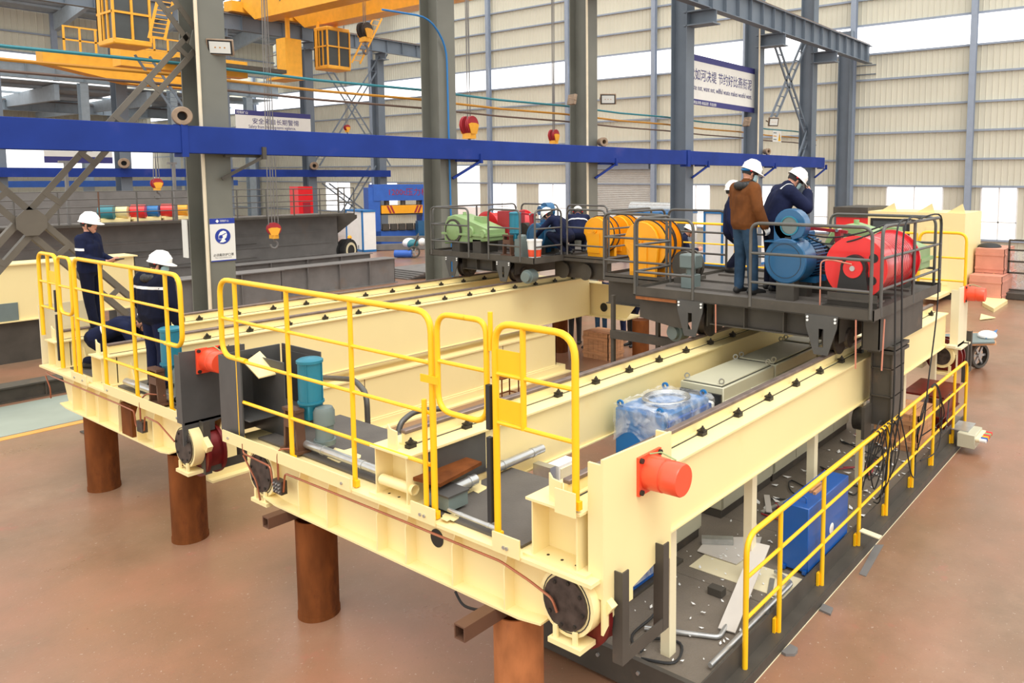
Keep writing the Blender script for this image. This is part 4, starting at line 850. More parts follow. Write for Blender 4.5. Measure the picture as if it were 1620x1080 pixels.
# hanging leg and side box of the near trolley
B(8.98, 10.75, 2.90, 2.915, 2.22, 2.62).build('side_box', 'dark', T2); B(8.98, 10.75, 3.10, 3.115, 2.22, 2.62).build('side_box', 'dark', T2); B(8.98, 10.75, 2.90, 3.115, 2.20, 2.22).build('side_box', 'dark', T2); B(8.98, 8.995, 2.9, 3.11, 2.22, 2.62).build('side_box', 'dark', T2)
lx0, lx1, ly0, ly1 = 9.38, 9.85, 2.86, 3.13
leg = MB().box(lx0, lx1, ly0, ly0 + 0.016, 1.18, 2.2).box(lx0, lx1, ly1 - 0.016, ly1, 1.18, 2.2).box((lx0 + lx1) / 2 - 0.2, (lx0 + lx1) / 2 - 0.185, ly0, ly1, 1.18, 2.2).build('hanging_leg', 'dark', T2); leg['label'] = 'dark H section leg hanging in front of the girder'
B(lx0 - 0.05, lx1 + 0.05, ly0 - 0.04, ly1 + 0.03, 2.10, 2.14).build('leg_flange', 'dark', T2); B(lx0 - 0.05, lx1 + 0.05, ly0 - 0.04, ly1 + 0.03, 2.16, 2.20).build('leg_flange', 'dark', T2)
for z in (1.55, 1.9): B(lx0, lx1, ly0, ly1, z, z + 0.012).build('leg_rib', 'dark', T2)
B(lx0 - 0.25, lx0, 3.10, 3.14, 1.05, 1.45).build('roller_bracket', 'dark', T2); MB().lathe((lx0 - 0.12, 3.14, 1.27), (0, 1, 0), [(0, 0), (0, 0.14), (0.12, 0.14), (0.12, 0)], n=20, caps=False).build('guide_roller', 'bolt', T2)
# lower drive frame on the left of the near trolley
B(9.75, 9.765, 6.2, 7.5, 2.25, 2.62).build('arm_web', 'dark', T2); B(9.68, 9.84, 6.2, 7.5, 2.235, 2.25).build('arm_flange', 'dark', T2)
o = B(8.62, 8.75, 5.5, 6.16, 2.57, 2.62).build('orange_lip', 'rustlight', T2); o['label'] = 'rust coloured strip below the deck edge'
MB().prism([(8.72, 5.45, 2.55), (8.72, 6.16, 2.62), (8.72, 6.16, 2.30), (8.72, 5.6, 2.22), (8.72, 5.45, 2.22)], (0.015, 0, 0)).build('arm_web', 'dark', T2)
MB().lathe((9.05, 5.65, 2.12), (-1, 0.1, 0), [(0, 0.13), (0.2, 0.13), (0.2, 0.09), (0.26, 0.09), (0.26, 0)], n=18, caps=False).build('drive_motor', 'motor_grey', T2)
B(9.0, 9.1, 5.75, 6.9, 1.86, 1.98).build('hung_channel', 'dark', T2)
for yy in (6.05, 6.85): B(9.02, 9.08, yy, yy + 0.05, 1.1, 2.5).build('hung_post', 'dark', T2)
T1 = trolley('dark steel trolley deck of the rear crane carrying the green gearbox', 11.2, 11.32, 12.88, 2.60, (10.48, 13.62), (12.1, 13.8, 9.35, 10.48),
    [((11.2, 13.55), (11.2, 12.35), 0), ((11.2, 11.75), (11.2, 10.85), 0), ((11.26, 10.5), (12.05, 10.5), 0), ((12.12, 10.4), (12.12, 9.4), 0), ((14.0, 13.5), (14.0, 12.3), 0), ((14.0, 12.0), (14.0, 10.8), 0), ((12.2, 9.38), (13.7, 9.38), 0), ((11.3, 13.6), (13.9, 13.6), 1)], 2.08)
MB().lathe((11.45, 10.75, 2.25), (-1, -0.2, 0), [(0, 0.14), (0.22, 0.14), (0.22, 0.1), (0.3, 0.1), (0.3, 0)], n=18, caps=False).build('drive_motor', 'motor_grey', T1)
for yy in (10.0, 10.6): MB().lathe((12.2, yy, 2.30), (1, 0, 0), [(0, 0), (0, 0.17), (0.03, 0.17), (0.03, 0)], n=20, caps=False).build('lug_disc', 'dark', T1)
B(12.3, 12.315, 9.4, 10.9, 2.15, 2.52).build('arm_web', 'dark', T1)

# ---------------------------------------------------------------- machinery
def motor(label, x, y, z, r, L, zd, blower=True, s=1):
    """motor axis along X, end cover at x facing -X (s=1)"""
    t = thing('electric_motor', label, 'motor', (x + L / 2, y, zd))
    MB().lathe((x, y, z), (1, 0, 0), [(0, 0), (0, r * 0.95), (0.012, r), (L * 0.42, r), (L * 0.42, r * 0.86), (L * 0.93, r * 0.86), (L, r * 0.6), (L, 0.05), (L + 0.12, 0.05), (L + 0.12, 0)], n=40, caps=False).build('body', 'motor_blue', t)
    MB().lathe((x - 0.003, y, z), (1, 0, 0), [(0, r * 0.74), (0, r * 0.76), (0.004, r * 0.76)], n=36, caps=False).build('cover_ring', 'gap_dark', t)
    mb = MB()
    for k in range(30):
        a = math.radians(-40 + 260 * k / 29); d = V((0, math.cos(a), math.sin(a))); n_ = V((0, -math.sin(a), math.cos(a)))
        mb.bar(V((x + L * 0.44, y, z)) + d * r * 0.93, V((x + L * 0.92, y, z)) + d * r * 0.93, 0.012, r * 0.16, up=d)
    mb.build('cooling_fins', 'motor_blue', t)
    for xx in (x + L * 0.5, x + L * 0.82): B(xx, xx + 0.1, y - r * 0.9, y + r * 0.9, z - r * 1.05, z - r * 0.8).build('foot', 'motor_blue', t)
    B(x + L * 0.62, x + L * 0.9, y - r * 0.35, y + r * 0.35, z + r * 0.9, z + r * 1.22).build('terminal_box', 'motor_blue', t, bevel=0.008)
    for xx in (x + 0.02, x + L * 0.55): B(xx, xx + 0.16, y - 0.12, y + 0.12, zd, z - r * 0.9).build('pedestal', 'dark', t)
    if blower:
        # volute fan housing on top: snail profile in the YZ plane
        c = V((x + 0.03, y - 0.04, z + r * 1.55)); R_ = r * 0.74; poly = []
        for k in range(21):
            a = math.radians(-60 + 300 * k / 20 - 20); poly.append(c + V((0, math.cos(a), math.sin(a))) * R_)
        poly += [c + V((0, -R_ * 0.2 + R_ * 1.1, -r * 0.85)), c + V((0, -R_ * 0.2, -r * 0.85))] if False else []
        MB().prism(poly, (0.17, 0, 0)).build('fan_housing', 'motor_blue', t, bevel=0.008)
        MB().prism([c + V((0, R_ * 0.98, 0)), c + V((0, R_ * 0.98, -r * 0.72)), c + V((0, -R_ * 0.1, -r * 0.72)), c + V((0, -R_ * 0.1, 0))], (0.17, 0, 0)).build('fan_outlet', 'motor_blue', t)
        B(x - 0.02, x + 0.22, y - 0.16 , y + R_ * 1.0 + 0.06, z + r * 0.80, z + r * 0.86).build('outlet_flange', 'motor_blue', t)
        MB().lathe(c + V((-0.012, 0, 0)), (1, 0, 0), [(0, R_ * 0.50), (0, R_ * 0.58), (0.02, R_ * 0.58)], n=24, caps=False).build('inlet_ring', 'pump_blue', t)
        MB().lathe(c + V((-0.004, 0, 0)), (1, 0, 0), [(0, 0), (0, R_ * 0.50)], n=24, caps=False).build('inlet_mesh', 'motor_grey', t)
        MB().cyl(c + V((0.17, 0, 0)), c + V((0.36, 0, 0)), R_ * 0.55, n=20).build('fan_motor', 'motor_blue', t)
    return t
mt = motor('big blue motor with blower on top on the near trolley', 8.92, 4.09, 3.20, 0.285, 0.78, 2.70)
npl = B(8.93, 8.945, 4.02, 4.10, 3.40, 3.50).build('name_plate', 'black', mt)
def drum(label, x, y, z, R_, L, zd):
    t = thing('winch_drum', label, 'winch drum', (x + L / 2, y, zd))
    # near end disc, cut away at the lower left like the photo
    poly = []
    for k in range(40):
        a = math.radians(-98 + 303 * k / 39); poly.append((x, y + R_ * 1.12 * math.cos(a), z + R_ * 1.12 * math.sin(a)))
    MB().lathe((x, y, z), (1, 0, 0), [(0, 0.0), (0, R_ * 1.1), (0.02, R_ * 1.1), (0.02, R_)], n=48, caps=False).build('end_disc', 'red', t)
    MB().lathe((x + 0.02, y, z), (1, 0, 0), [(0, R_), (L * 0.3, R_), (L * 0.3, R_ * 1.008), (L * 0.36, R_ * 1.008), (L * 0.36, R_), (L, R_), (L, R_ * 1.1), (L + 0.03, R_ * 1.1), (L + 0.03, 0)], n=48, caps=False).build('barrel', 'drum_red', t)
    mb = MB()
    for k in range(9): mb.lathe((x + L * (0.42 + 0.055 * k), y, z), (1, 0, 0), [(0, R_), (0.008, R_ * 1.012), (0.016, R_)], n=48, caps=False)
    mb.build('grooves', 'crimson', t)
    MB().lathe((x - 0.1, y, z), (1, 0, 0), [(0, 0), (0, 0.115), (0.02, 0.12), (0.05, 0.12)], n=28, caps=False).build('bearing_cover', 'red', t)
    MB().lathe((x - 0.08, y, z), (1, 0, 0), [(0, 0), (0, 0.155), (0.08, 0.16)], n=28, caps=False).build('bearing_block', 'black', t)
    MB().cyl((x - 0.115, y, z), (x - 0.1, y, z), 0.032, n=12).build('centre_bolt', 'galv', t)
    MB().prism([(x - 0.09, y - 0.2, zd + 0.12), (x - 0.09, y + 0.2, zd + 0.12), (x - 0.09, y + 0.15, z - 0.02), (x - 0.09, y - 0.15, z - 0.02)], (0.085, 0, 0)).build('pillow_stand', 'black', t)
    for k in (0, 1): MB().box(x - 0.16, x + 0.06, y - 0.34, y + 0.34, zd + 0.085 * k, zd + 0.085 * k + 0.02).box(x - 0.1, x - 0.08, y - 0.3, y + 0.3, zd + 0.085 * k, zd + 0.085 * k + 0.085).build('base_channel', 'dark', t)
    for a in (150, 215):
        a = math.radians(a); MB().cyl((x - 0.004, y + R_ * 0.72 * math.cos(a), z + R_ * 0.72 * math.sin(a)), (x + 0.002, y + R_ * 0.72 * math.cos(a), z + R_ * 0.72 * math.sin(a)), 0.055, n=16).build('lightening_hole', 'black', t)
    return t
drum('large red winch drum on the near trolley beside the blue motor', 9.0, 3.22, 3.17, 0.345, 1.30, 2.70)
def gearbox(label, x, y0, y1, z0, z1, d, faceY=True):
    """long parallel-shaft gearbox, low at the y0 end and high at the y1 end, round covers facing -X"""
    t = thing('gearbox', label, 'gearbox', (x + d / 2, (y0 + y1) / 2, z0))
    h = z1 - z0
    prof = [(x, y0, z0 + 0.12), (x, y1, z0), (x, y1, z0 + h * 0.62), (x, y1 - 0.12, z0 + h * 0.92), (x, y1 - 0.35, z1), (x, (y0 + y1) / 2, z0 + h * 0.88), (x, y0, z0 + h * 0.58)]
    MB().prism(prof, (d, 0, 0)).build('housing', 'gear_green', t, bevel=0.02)
    B(x - 0.04, x + d + 0.04, y0 - 0.03, y1 + 0.04, z0 + h * 0.33, z0 + h * 0.40).build('split_flange', 'gear_green', t)
    for (yy, zz, r) in ((y1 - 0.33, z0 + h * 0.46, 0.21), (y1 - 0.86, z0 + h * 0.46, 0.12), (y0 + 0.15, z0 + h * 0.42, 0.09)):
        c_ = MB().lathe((x - 0.05, yy, zz), (1, 0, 0), [(0, 0), (0, r * 0.9), (0.015, r), (0.06, r)], n=26, caps=False).build('bearing_cover', 'gear_green', t)
        for k in range(8): MB().cyl((x - 0.06, yy + r * 0.8 * math.cos(k * 0.785), zz + r * 0.8 * math.sin(k * 0.785)), (x - 0.04, yy + r * 0.8 * math.cos(k * 0.785), zz + r * 0.8 * math.sin(k * 0.785)), 0.012, n=6).build('bolt', 'gear_green', c_)
    MB().lathe((x - 0.035, y1 - 0.33, z0 + h * 0.46), (1, 0, 0), [(0, 0.215), (0, 0.26), (0.03, 0.26)], n=28, caps=False).build('support_ring', 'dark', t)
    for yy in (y0 + 0.25, y1 - 0.5): B(x, x + d, yy, yy + 0.25, z0 - 0.16, z0 + 0.14).build('pedestal', 'dark', t)
    MB().cyl((x + d / 2, (y0 + y1) / 2 + 0.3, z1 - 0.08), (x + d / 2, (y0 + y1) / 2 + 0.3, z1 + 0.05), 0.04, n=10).build('breather', 'gear_green', t)
    B(x + d * 0.3, x + d * 0.7, y0 + 0.35, y0 + 0.6, z0 + h * 0.6, z0 + h * 0.95).build('inspection_lid', 'gear_green', t)
    return t
gearbox('green gearbox behind the red drum on the near trolley', 10.72, 2.95, 4.3, 2.86, 3.58, 0.5)
gearbox('green gearbox with round covers at the left of the rear trolley', 11.45, 12.0, 13.42, 2.76, 3.42, 0.5)
def brake(label, x, y, zd, k=1.0):
    t = thing('shoe_brake', label, 'brake', (x, y, zd))
    B(x - 0.2, x + 0.2, y - 0.3, y + 0.3, zd, zd + 0.3).build('pedestal', 'dark', t)
    MB().lathe((x - 0.08, y, zd + 0.48), (1, 0, 0), [(0, 0), (0, 0.17), (0.16, 0.17), (0.16, 0)], n=28, caps=False).build('brake_wheel', 'bolt', t)
    for s in (-1, 1):
        MB().prism([(x - 0.05, y + s * 0.2, zd + 0.3), (x - 0.05, y + s * 0.3, zd + 0.3), (x - 0.05, y + s * 0.24, zd + 0.85), (x - 0.05, y + s * 0.16, zd + 0.85)], (0.1, 0, 0)).build('brake_arm', 'crimson', t)
    MB().bar((x, y - 0.32, zd + 0.82), (x, y + 0.32, zd + 0.86), 0.05, 0.04).build('tie_bar', 'crimson', t)
    MB().cyl((x, y + 0.36, zd + 0.4), (x, y + 0.36, zd + 0.75), 0.06, n=14).build('thruster', 'white', t)
    B(x - 0.08, x + 0.08, y - 0.3, y + 0.36, zd + 0.30, zd + 0.34).build('base', 'crimson', t)
    for yy in (-0.2, 0.2): MB().cyl((x - 0.07, y + yy, zd + 0.84), (x + 0.07, y + yy, zd + 0.84), 0.022, n=8).build('pin', 'galv', t)
    return t
brake('dark red shoe brake between blue motor and red drum', 9.95, 4.0, 2.70)
brake('dark red shoe brake on the rear trolley beside the teal pump', 12.3, 11.75, 2.60)
motor('blue motor on the rear trolley beside the kneeling worker', 12.05, 11.22, 3.0, 0.27, 0.85, 2.60, blower=False)
t = thing('fan_motor', 'small blue blower motor above the rear trolley motor', 'motor', (12.45, 11.3, 2.6))
MB().lathe((12.35, 11.38, 3.52), (1, -0.3, 0), [(0, 0), (0, 0.1), (0.12, 0.1), (0.12, 0.17), (0.3, 0.17), (0.3, 0)], n=24, caps=False).build('housing', 'motor_blue', t); B(12.4, 12.65, 11.2, 11.4, 2.62, 3.45).build('neck', 'motor_blue', t)
t = thing('winch_drum', 'red winch drum behind the green gearbox on the rear trolley', 'winch drum', (12.8, 12.7, 2.6))
MB().lathe((12.2, 12.85, 3.1), (1, 0, 0), [(0, 0), (0, 0.37), (0.03, 0.37), (0.03, 0.33), (1.2, 0.33), (1.2, 0.37), (1.23, 0.37), (1.23, 0)], n=36, caps=False).build('barrel', 'drum_red', t); B(12.3, 12.5, 12.6, 13.1, 2.6, 2.9).build('pedestal', 'dark', t)
B(12.0, 12.5, 11.95, 12.3, 3.0, 3.5).build('brake_cover', 'crimson', t)
grease_pump('teal grease pump on brown stand at the rear trolley edge', (11.42, 11.42, 2.62))
# orange cable reels
def reel(label, x, y, zd, s=1.0):
    t = thing('cable_reel', label, 'cable reel', (x, y, zd), 'orange cable reels')
    w_, h = 0.52 * s, 0.86 * s
    prof = [(x, y - w_ / 2, zd), (x, y + w_ * 0.42, zd), (x, y + w_ * 0.42, zd + h * 0.45), (x, y + w_ / 2 + 0.06, zd + h * 0.58)]
    for k in range(11):
        a = math.radians(0 + 180 * k / 10); prof.append((x, y + (w_ / 2 + 0.06) * math.cos(a), zd + h * 0.62 + h * 0.38 * math.sin(a)))
    MB().prism(prof, (0.05, 0, 0)).build('front_guard', 'orange', t, bevel=0.006)
    MB().lathe((x + 0.06, y - 0.05, zd + h * 0.58), (1, 0, 0), [(0, 0), (0, 0.38 * s), (0.03, 0.38 * s), (0.03, 0.28 * s), (0.22, 0.28 * s), (0.22, 0.38 * s), (0.25, 0.38 * s), (0.25, 0)], n=36, caps=False).build('spool', 'orange', t)
    MB().lathe((x + 0.085, y - 0.05, zd + h * 0.58), (1, 0, 0), [(0, 0.382 * s), (0, 0.40 * s), (0.02, 0.40 * s), (0.02, 0.382 * s)], n=36, caps=False).build('rubber_rim', 'rubber', t)
    MB().lathe((x + 0.27, y - 0.05, zd + h * 0.58), (1, 0, 0), [(0, 0.382 * s), (0, 0.40 * s), (0.02, 0.40 * s), (0.02, 0.382 * s)], n=36, caps=False).build('rubber_rim', 'rubber', t)
    B(x + 0.32, x + 0.40, y - w_ / 2, y + w_ * 0.4, zd, zd + h * 0.95).build('back_guard', 'orange', t)
    MB().cyl((x - 0.03, y + 0.03, zd + h * 0.66), (x, y + 0.03, zd + h * 0.66), 0.065, n=16).build('boss', 'orange', t); MB().cyl((x - 0.045, y + 0.03, zd + h * 0.66), (x - 0.03, y + 0.03, zd + h * 0.66), 0.03, n=12).build('nut', 'orange', t)
    B(x - 0.02, x, y - 0.12, y + 0.2, zd + h * 0.1, zd + h * 0.6).build('rib_plate', 'orange', t)
    return t
reel('orange cable reel on the near trolley, front one', 9.68, 6.82, 2.70)
reel('orange cable reel on the near trolley, rear one', 10.15, 6.98, 2.70)
reel('orange cable reel on the rear trolley, front one', 12.45, 9.92, 2.60, 0.95)
reel('orange cable reel on the rear trolley, rear one', 13.1, 9.85, 2.60, 0.95)
# small geared motor and dark discs near the near trolley's left corner
t = thing('geared_motor', 'grey geared motor at the near trolley deck corner', 'motor', (9.15, 5.6, 2.70))
B(9.08, 9.26, 5.50, 5.72, 2.70, 2.90).build('gear_case', 'motor_grey', t, bevel=0.01); B(9.06, 9.28, 5.48, 5.74, 2.98, 3.18).build('motor_body', 'motor_grey', t, bevel=0.02); MB().cyl((9.17, 5.61, 2.9), (9.17, 5.61, 2.98), 0.07, n=12).build('neck', 'motor_grey', t)
t = thing('pulley_block', 'dark steel pulley discs beside the orange cable reel', 'pulley', (9.6, 5.95, 2.70))
for k in range(3): MB().lathe((9.55 + 0.12 * k, 5.98, 2.95), (1, -0.2, 0), [(0, 0), (0, 0.22), (0.05, 0.22), (0.05, 0)], n=26, caps=False).build('disc', 'dark', t)
B(9.5, 10.0, 5.85, 6.1, 2.70, 2.78).build('base', 'dark', t)
# bucket on rear trolley
p = V((12.05, 10.72, 2.60)); t = thing('paint_bucket', 'white plastic bucket with orange print on the rear trolley', 'bucket', (11.42, 10.66, 2.60))
MB().lathe((11.42, 10.66, 2.60), (0, 0, 1), [(0, 0), (0, 0.12), (0.36, 0.15), (0.36, 0.16), (0.39, 0.16), (0.39, 0.14), (0.36, 0.13), (0.34, 0)], n=26, caps=False).build('pail', 'white', t)
MB().lathe((11.42, 10.66, 2.65), (0, 0, 1), [(0, 0.1265), (0.14, 0.138)], n=26, caps=False).build('label_print', 'buffer_red', t)
# grey geared box next to the bucket
tag(MB().box(11.35, 11.55, 10.95, 11.15, 2.60, 2.98).lathe((11.45, 11.05, 2.98), (0, 0, 1), [(0, 0.08), (0.06, 0.08), (0.07, 0)], n=14, caps=False).build('geared_motor', 'motor_grey'), 'small grey geared motor beside the white bucket', 'motor')
# power cables from the drum deck down to the platform
def cbl(label, pts, r=0.011): return cable(label, pts, r, group='cables hanging from the near trolley')
cbl('black cable hanging from the trolley rail before the leg, left', [(10.0, 2.83, 3.70), (9.3, 2.80, 3.72), (9.15, 2.80, 3.4), (9.18, 2.79, 2.6), (9.2, 2.78, 1.8), (9.22, 2.80, 1.28), (9.3, 2.9, 0.4)])
cbl('black cable hanging from the trolley rail before the leg, right', [(10.3, 2.83, 3.71), (9.6, 2.80, 3.73), (9.42, 2.80, 3.4), (9.42, 2.78, 2.4), (9.45, 2.78, 1.4), (9.5, 2.95, 0.35)])
cbl('single black cable hanging further along the trolley side', [(10.6, 2.95, 3.69), (11.1, 2.80, 3.71), (11.05, 2.79, 3.2), (11.0, 2.78, 2.4), (10.7, 2.78, 1.5), (10.6, 2.8, 0.9), (10.55, 2.9, 0.35)])
cbl('black cable sagging from the blue motor over the red drum to the rail', [(9.3, 4.0, 3.52), (9.2, 3.6, 3.5), (9.1, 3.2, 3.58), (9.2, 2.95, 3.68), (9.6, 2.85, 3.72)])
cbl('second black cable sagging from the blue motor over the red drum', [(9.4, 4.0, 3.48), (9.2, 3.7, 3.42), (9.0, 3.3, 3.48), (9.1, 2.97, 3.62), (9.5, 2.87, 3.71)])
for k, (a, b) in enumerate((((8.59, 4.10 - 1.05, 2.62), (8.62, 3.05, 2.05)), ((8.95, 2.84, 2.6), (8.9, 2.84, 2.0)), ((8.59, 4.88, 2.62), (8.6, 4.88, 2.25)))):
    tag(MB().cyl(a, b, 0.010, n=8).build('copper_wire', 'pink_copper'), ['copper rod hanging below the trolley deck by the wheel', 'copper rod hanging beside the dark side box', 'copper rod hanging near the left rail sweeper'][k], 'copper rod', 'copper rods under the trolley')
tag(MB().tube([(8.75, 3.55, 2.72), (8.75, 3.55, 3.25), (8.8, 3.45, 3.27), (8.88, 3.22, 3.22)], 0.010, bend=0.05).build('copper_pipe', 'pink_copper'), 'thin copper pipe rising to the red drum bearing', 'pipe')
# ================================================================ PEOPLE
from mathutils.bvhtree import BVHTree
DG = None
def rotz(a): return M3.Rotation(a, 3, 'Z')
def capsule(mb, a, ra, b, rb, n=14):
    a, b = V(a), V(b); d = b - a
    if d.length > 1e-5: mb.cyl(a, b, ra, rb, n=n)
    mb.ball(a, ra, n=n, k=7); mb.ball(b, rb, n=n, k=7)
def hand(prims, wrist, d, palm_n, lab, curl=0.5, s=1.0):
    """palm + five bent fingers; d: direction wrist->knuckles, palm_n: palm normal"""
    d = V(d).normalized(); pn = V(palm_n); pn = (pn - d * pn.dot(d)).normalized(); side = d.cross(pn)
    w = V(wrist)
    for k in (-1, 0, 1): prims.append((lab, w + side * 0.018 * k * s, 0.020 * s, w + (d * 0.075 + side * 0.024 * k) * s, 0.019 * s))
    for i, L in enumerate((0.066, 0.075, 0.070, 0.054)):
        b0 = w + (d * 0.085 + side * (0.030 - 0.020 * i)) * s
        b1 = b0 + (d * math.cos(curl) + pn * math.sin(curl)) * L * 0.5 * s; b2 = b1 + (d * math.cos(curl * 2.2) + pn * math.sin(curl * 2.2)) * L * 0.5 * s
        prims.append((lab, b0, 0.0100 * s, b1, 0.0095 * s)); prims.append((lab, b1, 0.0095 * s, b2, 0.0085 * s))
    t0 = w + (d * 0.025 + side * 0.034) * s; t1 = t0 + (d * 0.035 + side * 0.022 + pn * 0.015) * s; t2 = t1 + (d * 0.028 + pn * 0.012) * s
    prims.append((lab, t0, 0.0125 * s, t1, 0.011 * s)); prims.append((lab, t1, 0.011 * s, t2, 0.0095 * s))
def person(label, loc, heading, J, mats, helmet=True, mask=False, hood=None, group=None, voxel=0.013, strap=True, sleeve_l=True, bulk=0.0):
    """J: joints in the body's own frame (x forward, y left, z up, metres from the feet)"""
    t = thing('person', label, 'person', loc, group)
    P = {k: V(v) for k, v in J.items()}
    pr = []
    top, bot, shoe, hnd = 'top', 'bot', 'shoe', 'hand'
    for s in 'lr':
        pr.append((bot, P['hip_' + s], 0.095, P['knee_' + s], 0.070)); pr.append((bot, P['knee_' + s], 0.070, P['ankle_' + s] + V((0, 0, 0.03)), 0.058))
        an = P['ankle_' + s]; fd = V((1, 0.12 if s == 'l' else -0.12, 0)) if 'foot_' + s not in P else (P['foot_' + s] - an)
        fd = fd.normalized(); heel = an - fd * 0.05 + V((0, 0, -0.035)); pr.append((shoe, heel, 0.045, an + fd * 0.07 + V((0, 0, -0.04)), 0.045)); pr.append((shoe, an + fd * 0.07 + V((0, 0, -0.04)), 0.045, an + fd * 0.165 + V((0, 0, -0.052)), 0.036))
        pr.append((shoe, an + V((0, 0, 0.0)), 0.052, an + fd * 0.05 + V((0, 0, -0.03)), 0.045))
    up = (P['neck'] - P['pelvis']).normalized(); lat = (P['sh_l'] - P['sh_r']).normalized()
    pel, ch = P['pelvis'], P['chest']
    pr.append((bot, pel + lat * 0.07 - up * 0.03, 0.115, pel - lat * 0.07 - up * 0.03, 0.115))
    for k in (-1, 1): pr.append((top, pel + lat * 0.075 * k + up * 0.02, 0.122, ch + lat * 0.095 * k, 0.118))
    pr.append((top, pel + up * 0.02, 0.125, ch, 0.13)); pr.append((top, pel + lat * 0.07 + up * 0.0, 0.126, pel - lat * 0.07 + up * 0.0, 0.126))
    for s in 'lr': pr.append((top, ch + (P['sh_' + s] - ch) * 0.5, 0.11, P['sh_' + s] - up * 0.01, 0.078))
    pr.append((top, P['sh_l'] * 0.55 + P['neck'] * 0.45 - up * 0.02, 0.075, P['sh_r'] * 0.55 + P['neck'] * 0.45 - up * 0.02, 0.075))
    pr.append((top, P['neck'] - up * 0.05, 0.075, P['neck'] + up * 0.0, 0.066))
    for s in 'lr':
        pr.append((top, P['sh_' + s], 0.074, P['el_' + s], 0.058)); pr.append((top, P['el_' + s], 0.058, P['wr_' + s], 0.043))
        hd = P.get('hd_' + s); hd = (P['wr_' + s] - P['el_' + s]) if hd is None else hd
        pnn = P.get('pn_' + s); pnn = V((0, -1 if s == 'l' else 1, 0)) if pnn is None else pnn
        hand(pr, P['wr_' + s] + hd.normalized() * 0.025, hd, pnn, hnd if s == 'r' or 'hand_l' not in mats else 'hand_l', curl=mats.get('curl', 0.45))
    hc = P['head']; hy = J_head = mats.get('head_yaw', 0.0); hp = mats.get('head_pitch', 0.0)
    RH = rotz(hy) @ M3.Rotation(hp, 3, 'Y')
    H = lambda x, y, z: hc + RH @ V((x, y, z))
    pr.append(('skin', P['neck'] - up * 0.02, 0.052, H(-0.015, 0, -0.06), 0.052))
    ell = [('skin', hc, (0.100, 0.078, 0.118), RH), ('skin', H(0.035, 0, -0.055), (0.065, 0.058, 0.065), RH), ('skin', H(0.100, 0, -0.02), (0.018, 0.012, 0.026), RH), ('skin', H(0.0, 0.080, -0.015), (0.02, 0.010, 0.034), RH), ('skin', H(0.0, -0.080, -0.015), (0.02, 0.010, 0.034), RH), ('skin', H(0.075, 0, -0.105), (0.025, 0.025, 0.02), RH)]
    pr = [(l_, a, ra + (bulk if l_ == 'top' else bulk * 0.5 if l_ == 'bot' else 0), b, rb + (bulk if l_ == 'top' else bulk * 0.5 if l_ == 'bot' else 0)) for (l_, a, ra, b, rb) in pr]
    mb = MB()
    for (l_, a, ra, b, rb) in pr: capsule(mb, a, ra, b, rb)
    for (l_, c, r, rt) in ell: mb.ball(c, r[0], r[1], r[2], rot=rt)
    RW = rotz(heading)
    tmp = bpy.data.meshes.new('tmp'); tmp.from_pydata([RW @ v for v in mb.v], [], mb.f); to = bpy.data.objects.new('tmp', tmp); COL.objects.link(to)
    md = to.modifiers.new('r', 'REMESH'); md.mode = 'VOXEL'; md.voxel_size = voxel
    sm = to.modifiers.new('s', 'SMOOTH'); sm.factor = 0.5; sm.iterations = 3
    dg = bpy.context.evaluated_depsgraph_get(); me = bpy.data.meshes.new_from_object(to.evaluated_get(dg)); me.name = 'body'
    bpy.data.objects.remove(to); bpy.data.meshes.remove(tmp)
    names = ['top', 'bot', 'shoe', 'hand', 'hand_l', 'skin']; slot = {}
    for nme in names:
        me.materials.append(MAT[mats.get(nme, 'skin')]); slot[nme] = len(me.materials) - 1
    RI = RW.inverted()
    segs = [(slot[l_], a, ra, b - a, max((b - a).length_squared, 1e-9), rb) for (l_, a, ra, b, rb) in pr]
    cen = []
    for p in me.polygons:
        c = RI @ p.center; best = 9; bi = 0
        for (si, a, ra, ab, l2, rb) in segs:
            u = max(0, min(1, (c - a).dot(ab) / l2)); dd = (c - a - ab * u).length - (ra + (rb - ra) * u)
            if dd < best: best = dd; bi = si
        for (l_, ec, r, rt) in ell:
            q = rt.inverted() @ (c - ec); k = math.sqrt((q.x / r[0]) ** 2 + (q.y / r[1]) ** 2 + (q.z / r[2]) ** 2); dd = (k - 1) * min(r)
            if dd < best: best = dd; bi = slot[l_]
        p.material_index = bi; p.use_smooth = True
    body = bpy.data.objects.new('body', me); COL.objects.link(body); body.parent = t
    bvh = BVHTree.FromPolygons([v.co.copy() for v in me.vertices], [tuple(p.vertices) for p in me.polygons])
    def child(mb, name, m):
        o = MB(); o.v = [RW @ v + V(loc) for v in mb.v]; o.f = mb.f; return o.build(name, m, t)
    # hair, helmet, mask, eyes
    hb = MB().ball(H(-0.012, 0, 0.012), 0.107, 0.088, 0.118, n=16, k=10, rot=RH, z0=-0.45); child(hb, 'hair', 'hair')
    if helmet:
        hm = MB(); prof = []
        rings = [(0.0, 1.0), (0.02, 1.0), (0.055, 0.95), (0.09, 0.82), (0.115, 0.62), (0.132, 0.34), (0.137, 0.0)]
        n = 24; vs = []; fs = []
        for (z, k) in rings:
            for j in range(n):
                a = 2 * math.pi * j / n; vs.append(H(0.134 * k * math.cos(a), 0.112 * k * math.sin(a), 0.035 + z))
        for i in range(len(rings) - 1):
            for j in range(n): q = (j + 1) % n; fs.append((i * n + j, i * n + q, (i + 1) * n + q, (i + 1) * n + j))
        hm.add(vs, fs); vs = []; fs = []
        for (k, dz) in ((1.0, 0.0), (1.0, 0.012), (1.0, -0.004)): pass
